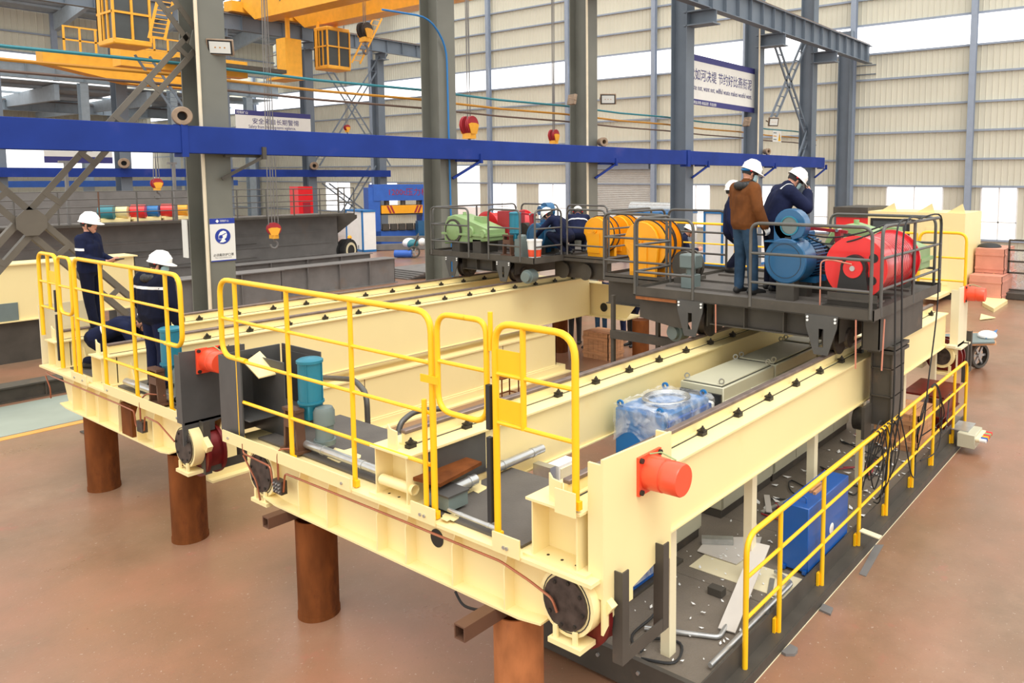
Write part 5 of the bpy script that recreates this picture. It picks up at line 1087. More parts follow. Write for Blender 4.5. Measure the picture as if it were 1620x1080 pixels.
        for j in range(n):
            a = 2 * math.pi * j / n; f_ = 0.014 + max(0, math.cos(a)) ** 2 * 0.05
            for (kk, dz) in ((0, 0.038), (1, 0.026), (1, 0.020), (0, 0.030)): vs.append(H((0.134 + f_ * kk) * math.cos(a), (0.112 + f_ * kk) * math.sin(a), dz - 0.012 * kk * max(0, math.cos(a))))
        for j in range(n):
            q = (j + 1) % n
            for i in range(4): fs.append((j * 4 + i, q * 4 + i, q * 4 + (i + 1) % 4, j * 4 + (i + 1) % 4))
        hm.add(vs, fs)
        for y_ in (-0.02, 0.0, 0.02): hm.tube([H(0.128, y_ * 0.6, 0.09), H(0.06, y_, 0.166), H(0.0, y_, 0.176), H(-0.06, y_, 0.166), H(-0.128, y_ * 0.6, 0.09)], 0.006, n=6)
        child(hm, 'hard_hat', mats.get('hat', 'helmet_white'))
        child(MB().tube([H(0.02, 0.092, 0.03), H(0.03, 0.09, -0.06), H(0.06, 0.03, -0.125), H(0.06, -0.03, -0.125), H(0.03, -0.09, -0.06), H(0.02, -0.092, 0.03)], 0.006, n=6), 'chin_strap', 'rubber')
        for s in (-1, 1): child(MB().ball(H(-0.03, s * 0.098, 0.018), 0.016), 'strap_knob', 'red')
    if mask:
        vs = []; fs = []
        for i in range(7):
            for j in range(9):
                a = math.radians(-75 + 150 * j / 8); z = -0.005 - 0.105 * i / 6; k = 1.0 - 0.12 * abs(i - 2.5) / 3
                vs.append(H(0.018 + 0.098 * math.cos(a) * k, 0.078 * math.sin(a) * k, z))
        for i in range(6):
            for j in range(8): a = i * 9 + j; fs.append((a, a + 1, a + 10, a + 9))
        child(MB().add(vs, fs), 'face_mask', 'mask')
    ey = MB()
    for s in (-1, 1): ey.ball(H(0.088, s * 0.032, 0.008), 0.010, 0.013, 0.008, n=8, k=5, rot=RH)
    child(ey, 'eyes', 'hair')
    if not mask: child(MB().ball(H(0.093, 0, -0.068), 0.010, 0.022, 0.006, n=8, k=5, rot=RH), 'mouth', 'crimson')
    def band(c, axis, ref, w, a0, a1, m='reflect', name='reflective_strip', n=24):
        """strip laid on the body surface around the axis through c"""
        axis = V(axis).normalized(); ref = (V(ref) - axis * V(ref).dot(axis)).normalized(); sd = axis.cross(ref); vs = []; fs = []
        for j in range(n + 1):
            a = math.radians(a0 + (a1 - a0) * j / n); d = ref * math.cos(a) + sd * math.sin(a)
            for k in (-0.5, 0.5):
                o_ = V(c) + axis * (w * k); hit = bvh.ray_cast(RW @ (o_ + d * 0.6), RW @ (-d), 0.6)
                p = (RI @ hit[0] + d * 0.006) if hit[0] is not None else o_ + d * 0.15
                vs.append(p)
        for j in range(n): fs.append((2 * j, 2 * j + 2, 2 * j + 3, 2 * j + 1))
        child(MB().add(vs, fs), name, m)
    t_info = dict(child=child, band=band, P=P, H=H, up=up, lat=lat, RW=RW)
    if hood:
        hd_ = MB()
        for k in range(13):
            a = math.radians(40 + 280 * k / 12); hd_.ball(P['neck'] + V((0.085 * math.cos(a) - 0.035, 0.10 * math.sin(a), 0.0 + 0.015 * math.cos(a))) - up * 0.02, 0.055, n=10, k=6)
        child(hd_, 'hood', hood)
    return t, t_info
def stand(h=1.0, **kw):
    J = dict(ankle_l=(0, 0.10, 0.09), ankle_r=(0, -0.10, 0.09), knee_l=(0.02, 0.10, 0.50), knee_r=(0.02, -0.10, 0.50), hip_l=(0, 0.09, 0.90), hip_r=(0, -0.09, 0.90), pelvis=(0, 0, 0.96), chest=(0.01, 0, 1.26),
             neck=(0.01, 0, 1.45), sh_l=(0, 0.185, 1.39), sh_r=(0, -0.185, 1.39), head=(0.035, 0, 1.585), el_l=(-0.02, 0.25, 1.11), el_r=(-0.02, -0.25, 1.11), wr_l=(0.06, 0.26, 0.88), wr_r=(0.06, -0.26, 0.88))
    J.update(kw); return J
D = math.radians
# brown jacket man on the near trolley
J = stand(head=(0.075, -0.02, 1.60), neck=(0.03, 0, 1.46), wr_r=(0.10, -0.29, 0.93), el_r=(0.0, -0.27, 1.14), el_l=(0.05, 0.27, 1.15), wr_l=(0.24, 0.26, 1.02), ankle_r=(0.06, -0.12, 0.09), knee_r=(0.05, -0.11, 0.50))
t, I = person('man in brown jacket, jeans and white hard hat holding papers on the near trolley', (9.08, 4.74, 2.70), D(-24), J, dict(top='jacket_brown', bot='jeans', shoe='shoe', hand='glove', hand_l='skin', head_yaw=D(-22), head_pitch=D(22), curl=0.7), mask=True, hood='black', bulk=0.018)
I['child'](MB().prism([(0.24, 0.20, 1.06), (0.34, 0.36, 1.04), (0.30, 0.46, 0.70), (0.22, 0.30, 0.68)], (0.004, 0.002, 0)), 'paper_sheet', 'white')
I['child'](MB().ball(I['H'](-0.03, 0, 0.03), 0.125, 0.10, 0.03, n=18, k=6), 'cap_lining', 'light_blue')
# navy man bending with phone
J = stand(pelvis=(-0.02, 0, 0.95), chest=(0.10, 0, 1.23), neck=(0.20, 0, 1.405), sh_l=(0.15, 0.19, 1.345), sh_r=(0.15, -0.19, 1.345), head=(0.315, -0.01, 1.505), el_r=(0.36, -0.26, 1.14), wr_r=(0.44, -0.11, 1.32), hd_r=(0.05, 0.06, 0.08), pn_r=(-0.6, 0.8, 0), el_l=(0.30, 0.26, 1.03), wr_l=(0.42, 0.2, 0.83))
t, I = person('man in navy work suit bending forward with a phone at his masked face', (9.57, 4.57, 2.70), D(-42), J, dict(top='navy', bot='navy_dark', shoe='shoe', hand='skin', head_yaw=D(-4), head_pitch=D(38), curl=0.8), mask=True, bulk=0.03)
I['child'](MB().box(0.435, 0.455, -0.10, -0.03, 1.33, 1.46), 'phone', 'black')
I['band'](I['P']['sh_l'] * 0.1 + I['P']['sh_r'] * 0.9, I['lat'], (0, 0, 1), 0.035, -70, 80)
# standing man on the rear girder
J = stand(el_r=(0.02, -0.24, 1.12), wr_r=(0.26, -0.12, 1.06), el_l=(0.02, 0.24, 1.12), wr_l=(0.26, 0.10, 1.06), hd_r=(0.08, 0.05, 0.0), hd_l=(0.08, -0.05, 0.0), pn_r=(0, 0.3, 1), pn_l=(0, -0.3, 1), ankle_r=(0.07, -0.09, 0.09), head=(0.03, 0, 1.60))
t, I = person('man in navy work suit standing on the rear girder holding a phone', (4.40, 12.90, 1.97), D(-48), J, dict(top='navy', bot='navy_dark', shoe='shoe', hand='skin', curl=0.8, head_pitch=D(8)))
I['child'](MB().box(0.36, 0.43, -0.04, 0.10, 1.07, 1.085), 'phone', 'black')
I['band']((0.0, -0.235, 1.25), (0.1, 0, 1), (0, -1, 0), 0.035, -85, 85)
I['child'](MB().box(-0.05, 0.15, -0.13, -0.05, -0.0, 0.02).box(0.0, 0.22, 0.05, 0.13, 0.0, 0.02), 'shoe_soles', 'white')
I['child'](MB().tube([I['H'](0.095, 0.05, 0.0), I['H'](0.02, 0.085, 0.01)], 0.004).tube([I['H'](0.095, -0.05, 0.0), I['H'](0.02, -0.085, 0.01)], 0.004), 'glasses', 'black')
# hooded man seen from behind
J = stand(head=(0.07, -0.02, 1.57), neck=(0.03, 0, 1.44), el_r=(-0.01, -0.28, 1.12), wr_r=(0.08, -0.30, 0.88), el_l=(-0.01, 0.28, 1.12), wr_l=(0.1, 0.26, 0.90), sh_l=(0, 0.20, 1.38), sh_r=(0, -0.20, 1.38))
t, I = person('man in navy padded jacket with hood standing with his back to the camera', (4.24, 10.42, 1.585), D(12), J, dict(top='navy_dark', bot='navy', shoe='shoe', hand='skin', head_yaw=D(-50), head_pitch=D(12)), hood='black', mask=True, bulk=0.035)
I['band']((0.0, 0, 1.30), (0, 0, 1), (-1, 0, 0), 0.035, -75, 75)
# crouching man between the rear girders
J = dict(ankle_l=(0, 0.12, 0.09), ankle_r=(-0.15, -0.12, 0.09), knee_l=(0.28, 0.16, 0.36), knee_r=(0.24, -0.16, 0.14), hip_l=(-0.06, 0.1, 0.38), hip_r=(-0.06, -0.1, 0.38), pelvis=(-0.05, 0, 0.44), chest=(0.24, 0, 0.58), neck=(0.42, 0, 0.60), sh_l=(0.36, 0.19, 0.58), sh_r=(0.36, -0.19, 0.58),
         head=(0.55, 0, 0.62), el_l=(0.48, 0.24, 0.34), el_r=(0.48, -0.24, 0.34), wr_l=(0.64, 0.14, 0.2), wr_r=(0.64, -0.14, 0.2))
t, I = person('man in navy work suit crouching over the rear girder behind the handrail', (4.28, 12.28, 1.585), D(-40), J, dict(top='navy', bot='navy_dark', shoe='shoe', hand='skin', head_pitch=D(50)))
I['band']((0.1, 0, 0.5), (0.9, 0, 0.35), (0, 0, 1), 0.035, -90, 90)
# two kneeling workers on the rear trolley
J = JC = dict(ankle_l=(-0.1, 0.12, 0.09), ankle_r=(-0.1, -0.12, 0.09), knee_l=(0.22, 0.16, 0.45), knee_r=(0.25, -0.16, 0.42), hip_l=(-0.12, 0.1, 0.36), hip_r=(-0.12, -0.1, 0.36), pelvis=(-0.12, 0, 0.42), chest=(0.06, 0, 0.68), neck=(0.22, 0, 0.80), sh_l=(0.16, 0.19, 0.76), sh_r=(0.16, -0.19, 0.76),
         head=(0.33, 0, 0.84), el_l=(0.36, 0.24, 0.56), el_r=(0.36, -0.24, 0.56), wr_l=(0.52, 0.14, 0.42), wr_r=(0.52, -0.14, 0.42))
t, I = person('worker in navy suit crouching with his back bent on the rear trolley', (12.9, 10.76, 2.60), D(40), J, dict(top='navy', bot='navy_dark', shoe='shoe', hand='skin', head_pitch=D(45)))
I['band']((0.05, 0, 0.68), (0.55, 0, 0.8), (-1, 0, 0.5), 0.03, -100, 100)
t, I = person('worker in white hard hat leaning down behind the rear blue motor', (12.22, 10.62, 2.60), D(105), {k: (V(v) + V((0.0, 0, 0.0))) for k, v in J.items()}, dict(top='navy', bot='navy_dark', shoe='shoe', hand='skin', head_pitch=D(35)))
# man behind the orange reel
J = stand(pelvis=(-0.03, 0, 0.95), chest=(0.10, 0, 1.23), neck=(0.19, 0, 1.39), sh_l=(0.15, 0.185, 1.33), sh_r=(0.15, -0.185, 1.33), head=(0.28, 0, 1.50), el_r=(0.22, -0.27, 1.08), wr_r=(0.42, -0.2, 1.10), el_l=(0.2, 0.26, 1.08), wr_l=(0.36, 0.2, 0.98))
t, I = person('man in navy suit and hard hat behind the orange cable reel', (14.30, 9.12, 1.57), D(-50), J, dict(top='navy', bot='navy_dark', shoe='shoe', hand='skin', head_pitch=D(25)))
I['band']((0.02, 0.0, 1.28), (0.2, 0, 1), (-1, 0, 0), 0.03, -100, 100)
# three people standing on the floor beyond (only legs show under the trolleys)
for k, (p, hd, a, b, lb) in enumerate((((14.85, 12.5, 0), 30, 'navy_dark', 'black', 'person in black clothes whose legs show left of the wooden crate'), ((15.99, 12.55, 0), 200, 'navy', 'jeans', 'person in jeans whose legs show behind the wooden crate'), ((16.05, 11.85, 0), 120, 'navy', 'navy', 'person in navy trousers and tan shoes standing in the gap'), ((15.55, 11.2, 0), 160, 'navy_dark', 'shoe', 'person in dark trousers standing rightmost in the gap'))):
    person(lb, p, D(hd), stand(), dict(top=a, bot=b, shoe='shoe_tan' if k == 2 else 'shoe', hand='skin'), voxel=0.018)
# person partly hidden behind the brown jacket man
person('worker in navy almost hidden behind the brown jacket man', (11.05, 6.02, 2.70), D(-60), {k: (V(v) - V((0, 0, 0.27)) if k not in ('ankle_l', 'ankle_r', 'knee_l', 'knee_r') else V(v) + (V((0.2, 0, -0.08)) if 'knee' in k else V((0, 0, 0)))) for k, v in stand().items()}, dict(top='navy', bot='navy_dark', shoe='shoe', hand='skin'), voxel=0.018)
# ================================================================ BACKGROUND: beams, cranes, banners, girders, machines
def text_mesh(name, s, size, org, m, parent=None, sx=1.0, ax=None, flat_dir='Y'):
    """flat lettering in the XZ plane reading towards +X, facing -Y; org = left base line"""
    cu = bpy.data.curves.new(name, 'FONT'); cu.body = s; cu.size = size; cu.resolution_u = 2
    o = bpy.data.objects.new('tmp_text', cu); COL.objects.link(o)
    dg = bpy.context.evaluated_depsgraph_get(); me = bpy.data.meshes.new_from_object(o.evaluated_get(dg)); bpy.data.objects.remove(o)
    mb = MB(); org = V(org)
    ax = V((1, 0, 0)) if ax is None else V(ax).normalized()
    mb.v = [org + ax * (v.co.x * sx) + V((0, 0, v.co.y)) for v in me.vertices]; mb.f = [tuple(p.vertices) for p in me.polygons]
    bpy.data.meshes.remove(me)
    if not mb.f: return None
    return mb.build(name, m, parent, flat=True)

# ---------------------------------------------------------------- long blue beam on the near column row
BY = 15.45
t = thing('crane_rail_beam', 'long dark blue box beam crossing in front of the near columns', 'beam', (18, BY, 4.69))
for a, b in ((-3.0, 6.95), (6.97, 24.9), (25.2, 38.3)): B(a, b, BY, BY + 0.30, 4.69, 5.21).build('beam_length', 'beam_blue', t, bevel=0.01)
for x in (6.9, 24.95): B(x, x + 0.12 if x < 10 else x + 0.2, BY - 0.02, BY + 0.32, 4.62, 5.24).build('splice_collar', 'beam_blue', t)
for i in range(6):
    x = RX0 + RDX * i + 0.35
    k = MB().bar((x - 0.3, BY + 0.16, 4.66), (x + 0.45, BY + 0.16, 4.66), 0.08, 0.05).bar((x - 0.3, BY + 0.3, 4.2), (x + 0.42, BY + 0.05, 4.64), 0.09, 0.06).box(x + 0.38, x + 0.46, BY - 0.05, BY + 0.05, 4.6, 4.85)
    k.build('support_bracket', 'beam_blue' if i else 'dark', t)
def horn(label, x, y, z, r):
    t = thing('pipe_flange', label, 'pipe flange', (x, y, z), 'iron pipe flanges on the blue beams')
    d = V((-0.35, -1, 0)).normalized(); a = V((x, y, z + r)) - d * r * 0.9
    MB().lathe(a, d, [(0, 0.0), (0, r * 0.8), (r * 1.1, r * 0.8), (r * 1.1, r), (r * 1.7, r), (r * 1.8, r * 0.92), (r * 1.8, r * 0.48), (r * 0.4, r * 0.45), (r * 0.4, 0)], n=28, caps=False).build('ring', 'flange_iron', t)
    MB().lathe(a + d * r * 0.5, d, [(0, 0), (0.001, r * 0.44)], n=20, caps=False).build('bore', 'black', t)
horn('round iron pipe flange on the blue beam at the nearest column', 6.98, BY + 0.12, 5.21, 0.175)
horn('small iron pipe flange on the blue beam at the third column', 19.95, BY + 0.15, 5.21, 0.15)
horn('small iron pipe flange on the blue beam at the fifth column', 31.9, BY + 0.15, 5.21, 0.15)
# second blue beam on the distant row
t = thing('crane_rail_beam', 'distant dark blue box beam on the second column row', 'beam', (18, 50.7, 4.2)); B(0.0, 38.0, 50.6, 50.85, 4.22, 4.72).build('beam_length', 'beam_blue', t)
t = thing('crane_rail_beam', 'farthest short blue beam seen beyond the second row', 'beam', (18, 74, 3.4)); B(10, 38.0, 74.0, 74.3, 3.4, 3.9).build('beam_length', 'press_blue', t)
horn('distant iron pipe flange on the second row beam, left', at(195, 262, Y=50.7).x, 50.6, 4.72, 0.3); horn('distant iron pipe flange on the second row beam, right', at(495, 262, Y=50.7).x, 50.6, 4.72, 0.28)
# ---------------------------------------------------------------- conductor bars
for k, (m_, z0, z1, lb) in enumerate((('teal', 6.56, 6.58, 'teal conductor line strung along the near columns, uppermost'), ('bar_orange', 6.33, 6.27, 'orange conductor line strung along the near columns, middle'), ('bar_brown', 6.13, 6.0, 'brown conductor line strung along the near columns, lowest'))):
    pts = []
    for i in range(7):
        xa = RX0 + RDX * (i - 1); pts += [(xa, 16.95, z0 + (z1 - z0) * i / 6), (xa + 3, 16.95, z0 + (z1 - z0) * i / 6 - 0.04)]
    tag(MB().tube(pts, 0.035 if k < 2 else 0.03, n=6).build('conductor_line', m_), lb, 'conductor line', 'conductor lines')
# ---------------------------------------------------------------- lattice bracing left of the nearest column
def brace(label, a, b, m='brace', w=0.10, gap=0.27, y=16.2, batt=3):
    t = thing('lattice_brace', label, 'brace', (V(a) + V(b)) / 2, 'lattice braces')
    a, b = V(a), V(b); d = (b - a).normalized(); nrm = V((0, 1, 0)).cross(d).normalized()
    for s in (-0.5, 0.5): MB().bar(a + nrm * gap * s, b + nrm * gap * s, 0.02, w, up=nrm).bar(a + nrm * gap * s + V((0, 0.06, 0)) + nrm * w * 0.45, b + nrm * gap * s + V((0, 0.06, 0)) + nrm * w * 0.45, 0.13, 0.02, up=nrm).build('angle_bar', m, t)
    for k in range(batt):
        p = a.lerp(b, (k + 0.6) / batt); MB().bar(p - nrm * (gap / 2 + 0.02), p + nrm * (gap / 2 + 0.02), 0.03, 0.09, up=d).build('batten', m, t)
    return t
G1 = at(308, 62, Y=16.2); GC = at(48, 352, Y=16.2)
brace('brown grey double brace rising from the left gusset to the nearest column', GC, G1, batt=5)
brace('brown grey double brace falling left from the cross gusset', GC - (G1 - GC).normalized() * 0.05, GC - (G1 - GC).normalized() * 2.5, batt=2)
dB = V((1.55, 0, -1.75)).normalized()
brace('brown grey double brace falling right from the cross gusset behind the standing worker', GC, GC + dB * 2.3, batt=2)
brace('brown grey double brace rising left from the cross gusset', GC, GC - dB * 2.0, batt=2)
brace('brown grey double brace leaving the column gusset upwards', G1, G1 + V((-1.3, 0, 1.75)), batt=2)
tag(MB().prism([GC + V((0.24 * math.cos(D(22.5 + 45 * k)), -0.08, 0.24 * math.sin(D(22.5 + 45 * k)))) for k in range(8)], (0, 0.02, 0)).build('gusset_plate', 'brace'), 'octagonal gusset plate where the lattice braces cross', 'gusset plate')
tag(MB().prism([at(x, y, Y=16.1) for x, y in ((305, 48), (318, 40), (322, 80), (315, 86), (300, 70))], (0, 0.02, 0)).build('gusset_plate', 'column_green'), 'pale gusset plate on the nearest column by the floodlight', 'gusset plate')
# ---------------------------------------------------------------- floodlights
def flood(label, p, w, h, tilt, yaw):
    t = thing('floodlight', label, 'floodlight', p, 'floodlights on the columns')
    R_ = rotz(yaw) @ M3.Rotation(tilt, 3, 'X'); p = V(p)
    def bx(x0, x1, y0, y1, z0, z1):
        mb = B(x0, x1, y0, y1, z0, z1); mb.v = [p + R_ @ v for v in mb.v]; return mb
    bx(-w, w, 0.0, 0.09, -h, h).build('case', 'flange_iron', t, bevel=0.01); bx(-w * 0.9, w * 0.9, -0.006, 0.0, -h * 0.88, h * 0.88).build('bezel', 'black', t); bx(-w * 0.78, w * 0.78, -0.012, -0.006, -h * 0.72, h * 0.72).build('lens', 'lamp_glass', t)
    for k in (-1, 0, 1): bx(k * w * 0.35 - 0.012, k * w * 0.35 + 0.012, -0.016, -0.012, -0.012, 0.012).build('emitter', 'bar_orange', t)
    bx(-w * 1.08, -w * 1.02, 0.02, 0.3, -0.03, 0.03).build('yoke', 'flange_iron', t)
flood('floodlight with three emitters on the nearest column', at(348, 75, Y=15.70), 0.24, 0.155, D(18), D(-35))
flood('floodlight on the third column', at(962, 157, Y=15.6), 0.26, 0.17, D(15), D(-55)); flood('second floodlight on the third column, seen from behind', at(907, 158, Y=15.9), 0.22, 0.16, D(10), D(70))
flood('floodlight on the fifth column beside the warning board', at(1224, 193, Y=15.6), 0.24, 0.2, D(15), D(-40)); flood('floodlight behind the fifth column under the banner', at(1183, 193, Y=15.9), 0.24, 0.2, D(15), D(60))
# ---------------------------------------------------------------- runway girders
def runway(label, y, x0, x1, z0, z1, m, step=1.05, w=0.38, brk=()):
    t = thing('runway_girder', label, 'runway girder', ((x0 + x1) / 2, y, z0))
    B(x0, x1, y - w / 2, y + w / 2, z1 - 0.03, z1).build('top_flange', m, t); B(x0, x1, y - w / 2, y + w / 2, z0, z0 + 0.03).build('bottom_flange', m, t); B(x0, x1, y - 0.01, y + 0.01, z0 + 0.03, z1 - 0.03).build('web', m, t)
    x = x0
    while x <= x1: B(x, x + 0.015, y - w / 2 + 0.02, y + w / 2 - 0.02, z0 + 0.03, z1 - 0.03).build('stiffener', m, t); x += step
    B(x0, x1, y - 0.04, y + 0.04, z1, z1 + 0.12).build('rail', 'rail_steel', t)
    for bx_ in brk: MB().box(bx_ - 0.28, bx_ + 0.28, y - 0.3, y + 1.0, z0 - 0.55, z0 - 0.5).box(bx_ - 0.28, bx_ + 0.28, y - 0.3, y + 1.0, z0 - 0.05, z0).box(bx_ - 0.02, bx_ + 0.02, y - 0.3, y + 1.0, z0 - 0.5, z0 - 0.05).build('column_bracket', m, t)
    return t
runway('grey runway girder with ribs high on the near column row at upper right', 15.0, 12, 43.2, 10.45, 11.4, 'column_blue', brk=[RX0 + RDX * i for i in range(2, 7)])
runway('grey runway girder on the distant column row below the yellow crane', 50.5, 14, 43.2, 13.65, 14.6, 'column_blue', 1.4, brk=[25.55 + 6 * (i - 2) for i in range(0, 6)])
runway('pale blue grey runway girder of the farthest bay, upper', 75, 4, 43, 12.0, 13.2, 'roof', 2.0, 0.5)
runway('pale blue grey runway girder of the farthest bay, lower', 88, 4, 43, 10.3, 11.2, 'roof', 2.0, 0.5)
tag(B(2, 20, 40.0, 40.5, 13.7, 14.2).build('dark_beam', 'dark'), 'dark brown girder crossing the top left corner', 'beam')
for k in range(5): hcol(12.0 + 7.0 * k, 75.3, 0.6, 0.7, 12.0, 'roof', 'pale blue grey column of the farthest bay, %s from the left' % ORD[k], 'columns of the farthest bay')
# upper cladding, roof and skylights of the farthest bays
wl = struct(MB().build('wall_left', 'wall_panel'))
for a, b, z0, z1, y in ((0, 43, 14.0, 15.6, 75.6), (0, 43, 15.6, 17.4, 75.6), (0, 43, 0.0, 5.0, 104), (0, 43, 7.2, 11.5, 104)):
    prof = []; n_ = 100; st = (b - a) / n_
    mb = MB(); vs = []
    for i in range(n_): xx = a + i * st; prof += [(xx, 0.0), (xx + st * 0.8, 0.0), (xx + st * 0.85, -0.04), (xx + st * 0.95, -0.04)]
    k = len(prof); mb.add([(p, y + d, z0) for p, d in prof] + [(p, y + d, z1) for p, d in prof], [(i, i + 1, k + i + 1, k + i) for i in range(k - 1)]); mb.build('cladding_sheet', 'wall_panel', wl, flat=True)
for z in (14.0, 15.6, 17.4): B(0, 43, 75.4, 75.55, z - 0.06, z + 0.06).build('girt', 'girt', wl)
B(0, 43, 103.97, 104.0, 5.0, 7.2).build('pane', 'daylight_pane', wl)
for k in range(6): B(3 + 7 * k, 3.4 + 7 * k, 75.2, 75.5, 12, 17.4).build('wall_post', 'girt', wl)
rf = struct(MB().build('ceiling', 'roof'))
def roof_bay(ya, za, yb, zb, x0=0, x1=43):
    n_ = 14
    for i in range(n_):
        a, b = x0 + (x1 - x0) * i / n_, x0 + (x1 - x0) * (i + 1) / n_
        P = [(a, ya, za), (b, ya, za), (b, yb, zb), (a, yb, zb)]
        if i % 3 == 1:
            q = lambda u, f: V((a + (b - a) * u, ya + (yb - ya) * f, za + (zb - za) * f))
            MB().prism([q(0, 0), q(1, 0), q(1, 0.2), q(0, 0.2)], (0, 0, 0.05)).build('roof_sheet', 'roof', rf, flat=True); MB().prism([q(0, 0.8), q(1, 0.8), q(1, 1), q(0, 1)], (0, 0, 0.05)).build('roof_sheet', 'roof', rf, flat=True)
            MB().prism([q(0, 0.2), q(1, 0.2), q(1, 0.8), q(0, 0.8)], (0, 0, 0.03)).build('skylight', 'daylight_pane', rf, flat=True)
        else: MB().prism(P, (0, 0, 0.05)).build('roof_sheet', 'roof', rf, flat=True)
    for f in (0.1, 0.3, 0.5, 0.7, 0.9):
        y_, z_ = ya + (yb - ya) * f, za + (zb - za) * f; B(x0, x1, y_ - 0.06, y_ + 0.06, z_ - 0.22, z_ - 0.02).build('purlin', 'roof', rf, flat=True)
    for k in range(6):
        x_ = x0 + 3.2 + 7 * k; MB().prism([(x_, ya, za - 1.4), (x_, ya, za - 0.1), (x_, yb, zb - 0.1), (x_, yb, zb - 0.7)], (0.35, 0, 0)).build('rafter', 'roof', rf, flat=True)
roof_bay(75.4, 17.4, 56, 19.6); roof_bay(76, 11.9, 104, 11.4)
# ---------------------------------------------------------------- yellow overhead cranes
def box_girder(t, a, b, w, h, m='crane_yellow', name='girder'): MB().bar(a, b, w, h).build(name, m, t)
t = thing('overhead_crane', 'yellow overhead travelling crane crossing the top of the distant bay', 'crane', (30, 34, 14.7))
for x in (26.5, 29.9):
    MB().prism([(x, 50.2, 15.2), (x, 48.6, 14.15), (x, 17, 14.15), (x, 17, 15.9), (x, 50.2, 15.9)], (1.1, 0, 0)).build('box_girder', 'crane_yellow', t)
B(25.8, 32.0, 50.0, 51.0, 14.75, 15.4).build('end_truck', 'crane_yellow', t)
for (x, y) in ((27.0, 46.0), (28.6, 44.0)): MB().lathe((x, y, 15.5), (0.6, -0.8, 0), [(0, 0), (0, 0.9), (0.15, 0.9), (0.15, 0)], n=24, caps=False).build('sheave', 'steel_grey', t)
o = text_mesh('lettering', '河 南', 0.6, (27.5, 43, 14.6), 'motor_grey', t, ax=(0, -1, 0))
def cab(label, x, y, z, w, d, h, parent=None):
    t = thing('operator_cab', label, 'crane cab', (x, y, z), 'yellow crane cabs')
    B(x, x + w, y, y + d, z, z + 0.25).build('floor_pan', 'crane_yellow', t, bevel=0.05); B(x, x + w, y, y + d, z + h - 0.25, z + h).build('roof', 'crane_yellow', t, bevel=0.05)
    B(x + 0.06, x + w - 0.06, y + 0.06, y + d - 0.06, z + 0.25, z + h - 0.25).build('glazing', 'crane_glass', t)
    e = 0.09
    for xx in (x, x + w / 2 - e / 2, x + w - e):
        for yy in (y, y + d - e): B(xx, xx + e, yy, yy + e, z + 0.2, z + h - 0.2).build('pillar', 'crane_yellow', t)
    for yy in (y + d * 0.33, y + d * 0.66): B(x, x + e, yy, yy + e, z + 0.2, z + h - 0.2).build('pillar', 'crane_yellow', t)
    zz = z + h * 0.52
    MB().box(x - 0.005, x + w, y - 0.005, y + e, zz, zz + e).box(x - 0.005, x + e, y, y + d, zz, zz + e).build('transom', 'crane_yellow', t)
    for xx in (x + 0.1, x + w - 0.25): B(xx, xx + 0.15, y + d - 0.3, y + d - 0.15, z + h, 14.3).build('hanger', 'crane_yellow', t)
    B(x + 0.0, x + 0.07, y + d * 0.62, y + d, z + 0.2, z + h - 0.2).build('side_panel', 'crane_yellow', t)
    return t
c = at(180, 68, Y=36.5); cab('yellow operator cab hanging at top left', c.x, 36.5, c.z, 1.5, 1.6, 2.45)
c = at(519, 108, Y=45.5); cab('yellow operator cab beneath the far yellow crane', c.x, 45.5, c.z, 1.7, 1.5, 2.7)
c = at(453, 124, Y=46); t = thing('electric_cabinet', 'tall yellow electric cabinet hanging beneath the far crane', 'cabinet', (c.x, 46, c.z))
B(c.x, c.x + 1.1, 46, 47, c.z + 0.15, c.z + 2.5).build('box', 'crane_yellow', t); B(c.x + 0.4, c.x + 0.6, 46.4, 46.6, c.z + 2.5, 14.3).build('hanger', 'crane_yellow', t); B(c.x - 0.1, c.x + 1.2, 45.9, 48.2, c.z, c.z + 0.15).build('base', 'crane_yellow', t)
for yy in (47.0, 48.1):
    B(c.x, c.x + 0.06, yy, yy + 0.06, c.z, c.z + 2.3).build('guard_post', 'steel_grey', t)
for z in (0.8, 1.5, 2.25): B(c.x, c.x + 0.05, 47.0, 48.15, c.z + z, c.z + z + 0.05).build('guard_rail', 'steel_grey', t)
t = thing('overhead_crane', 'yellow crane end platform with railings left of the nearest column', 'crane', (13, 47, 10))
a = at(95, 100, Y=49); z_ = a.z
MB().prism([(a.x - 0.6, 49.5, z_ - 0.0), (a.x - 0.6, 49.5, z_ + 0.7), (a.x + 7.5, 49.5, z_ + 0.7), (a.x + 7.5, 49.5, z_ - 0.7), (a.x + 3.5, 49.5, z_ - 0.7)], (0, 1.0, 0)).build('end_girder', 'crane_yellow', t)
B(a.x + 1.0, a.x + 7.5, 44, 45, z_ - 0.4, z_ + 0.5).build('box_girder', 'crane_yellow', t)
B(a.x + 3, a.x + 9, 42.5, 44.2, z_ - 0.1, z_ + 0.1).build('gangway', 'dark', t)
for k in range(9): B(a.x + 0.3 + 0.75 * k, a.x + 0.4 + 0.75 * k, 49.3, 49.36, z_ + 0.7, z_ + 2.0).build('rail_post', 'crane_yellow', t)
for z in (1.3, 2.0): B(a.x + 0.3, a.x + 6.5, 49.3, 49.36, z_ + z, z_ + z + 0.08).build('hand_rail', 'crane_yellow', t)
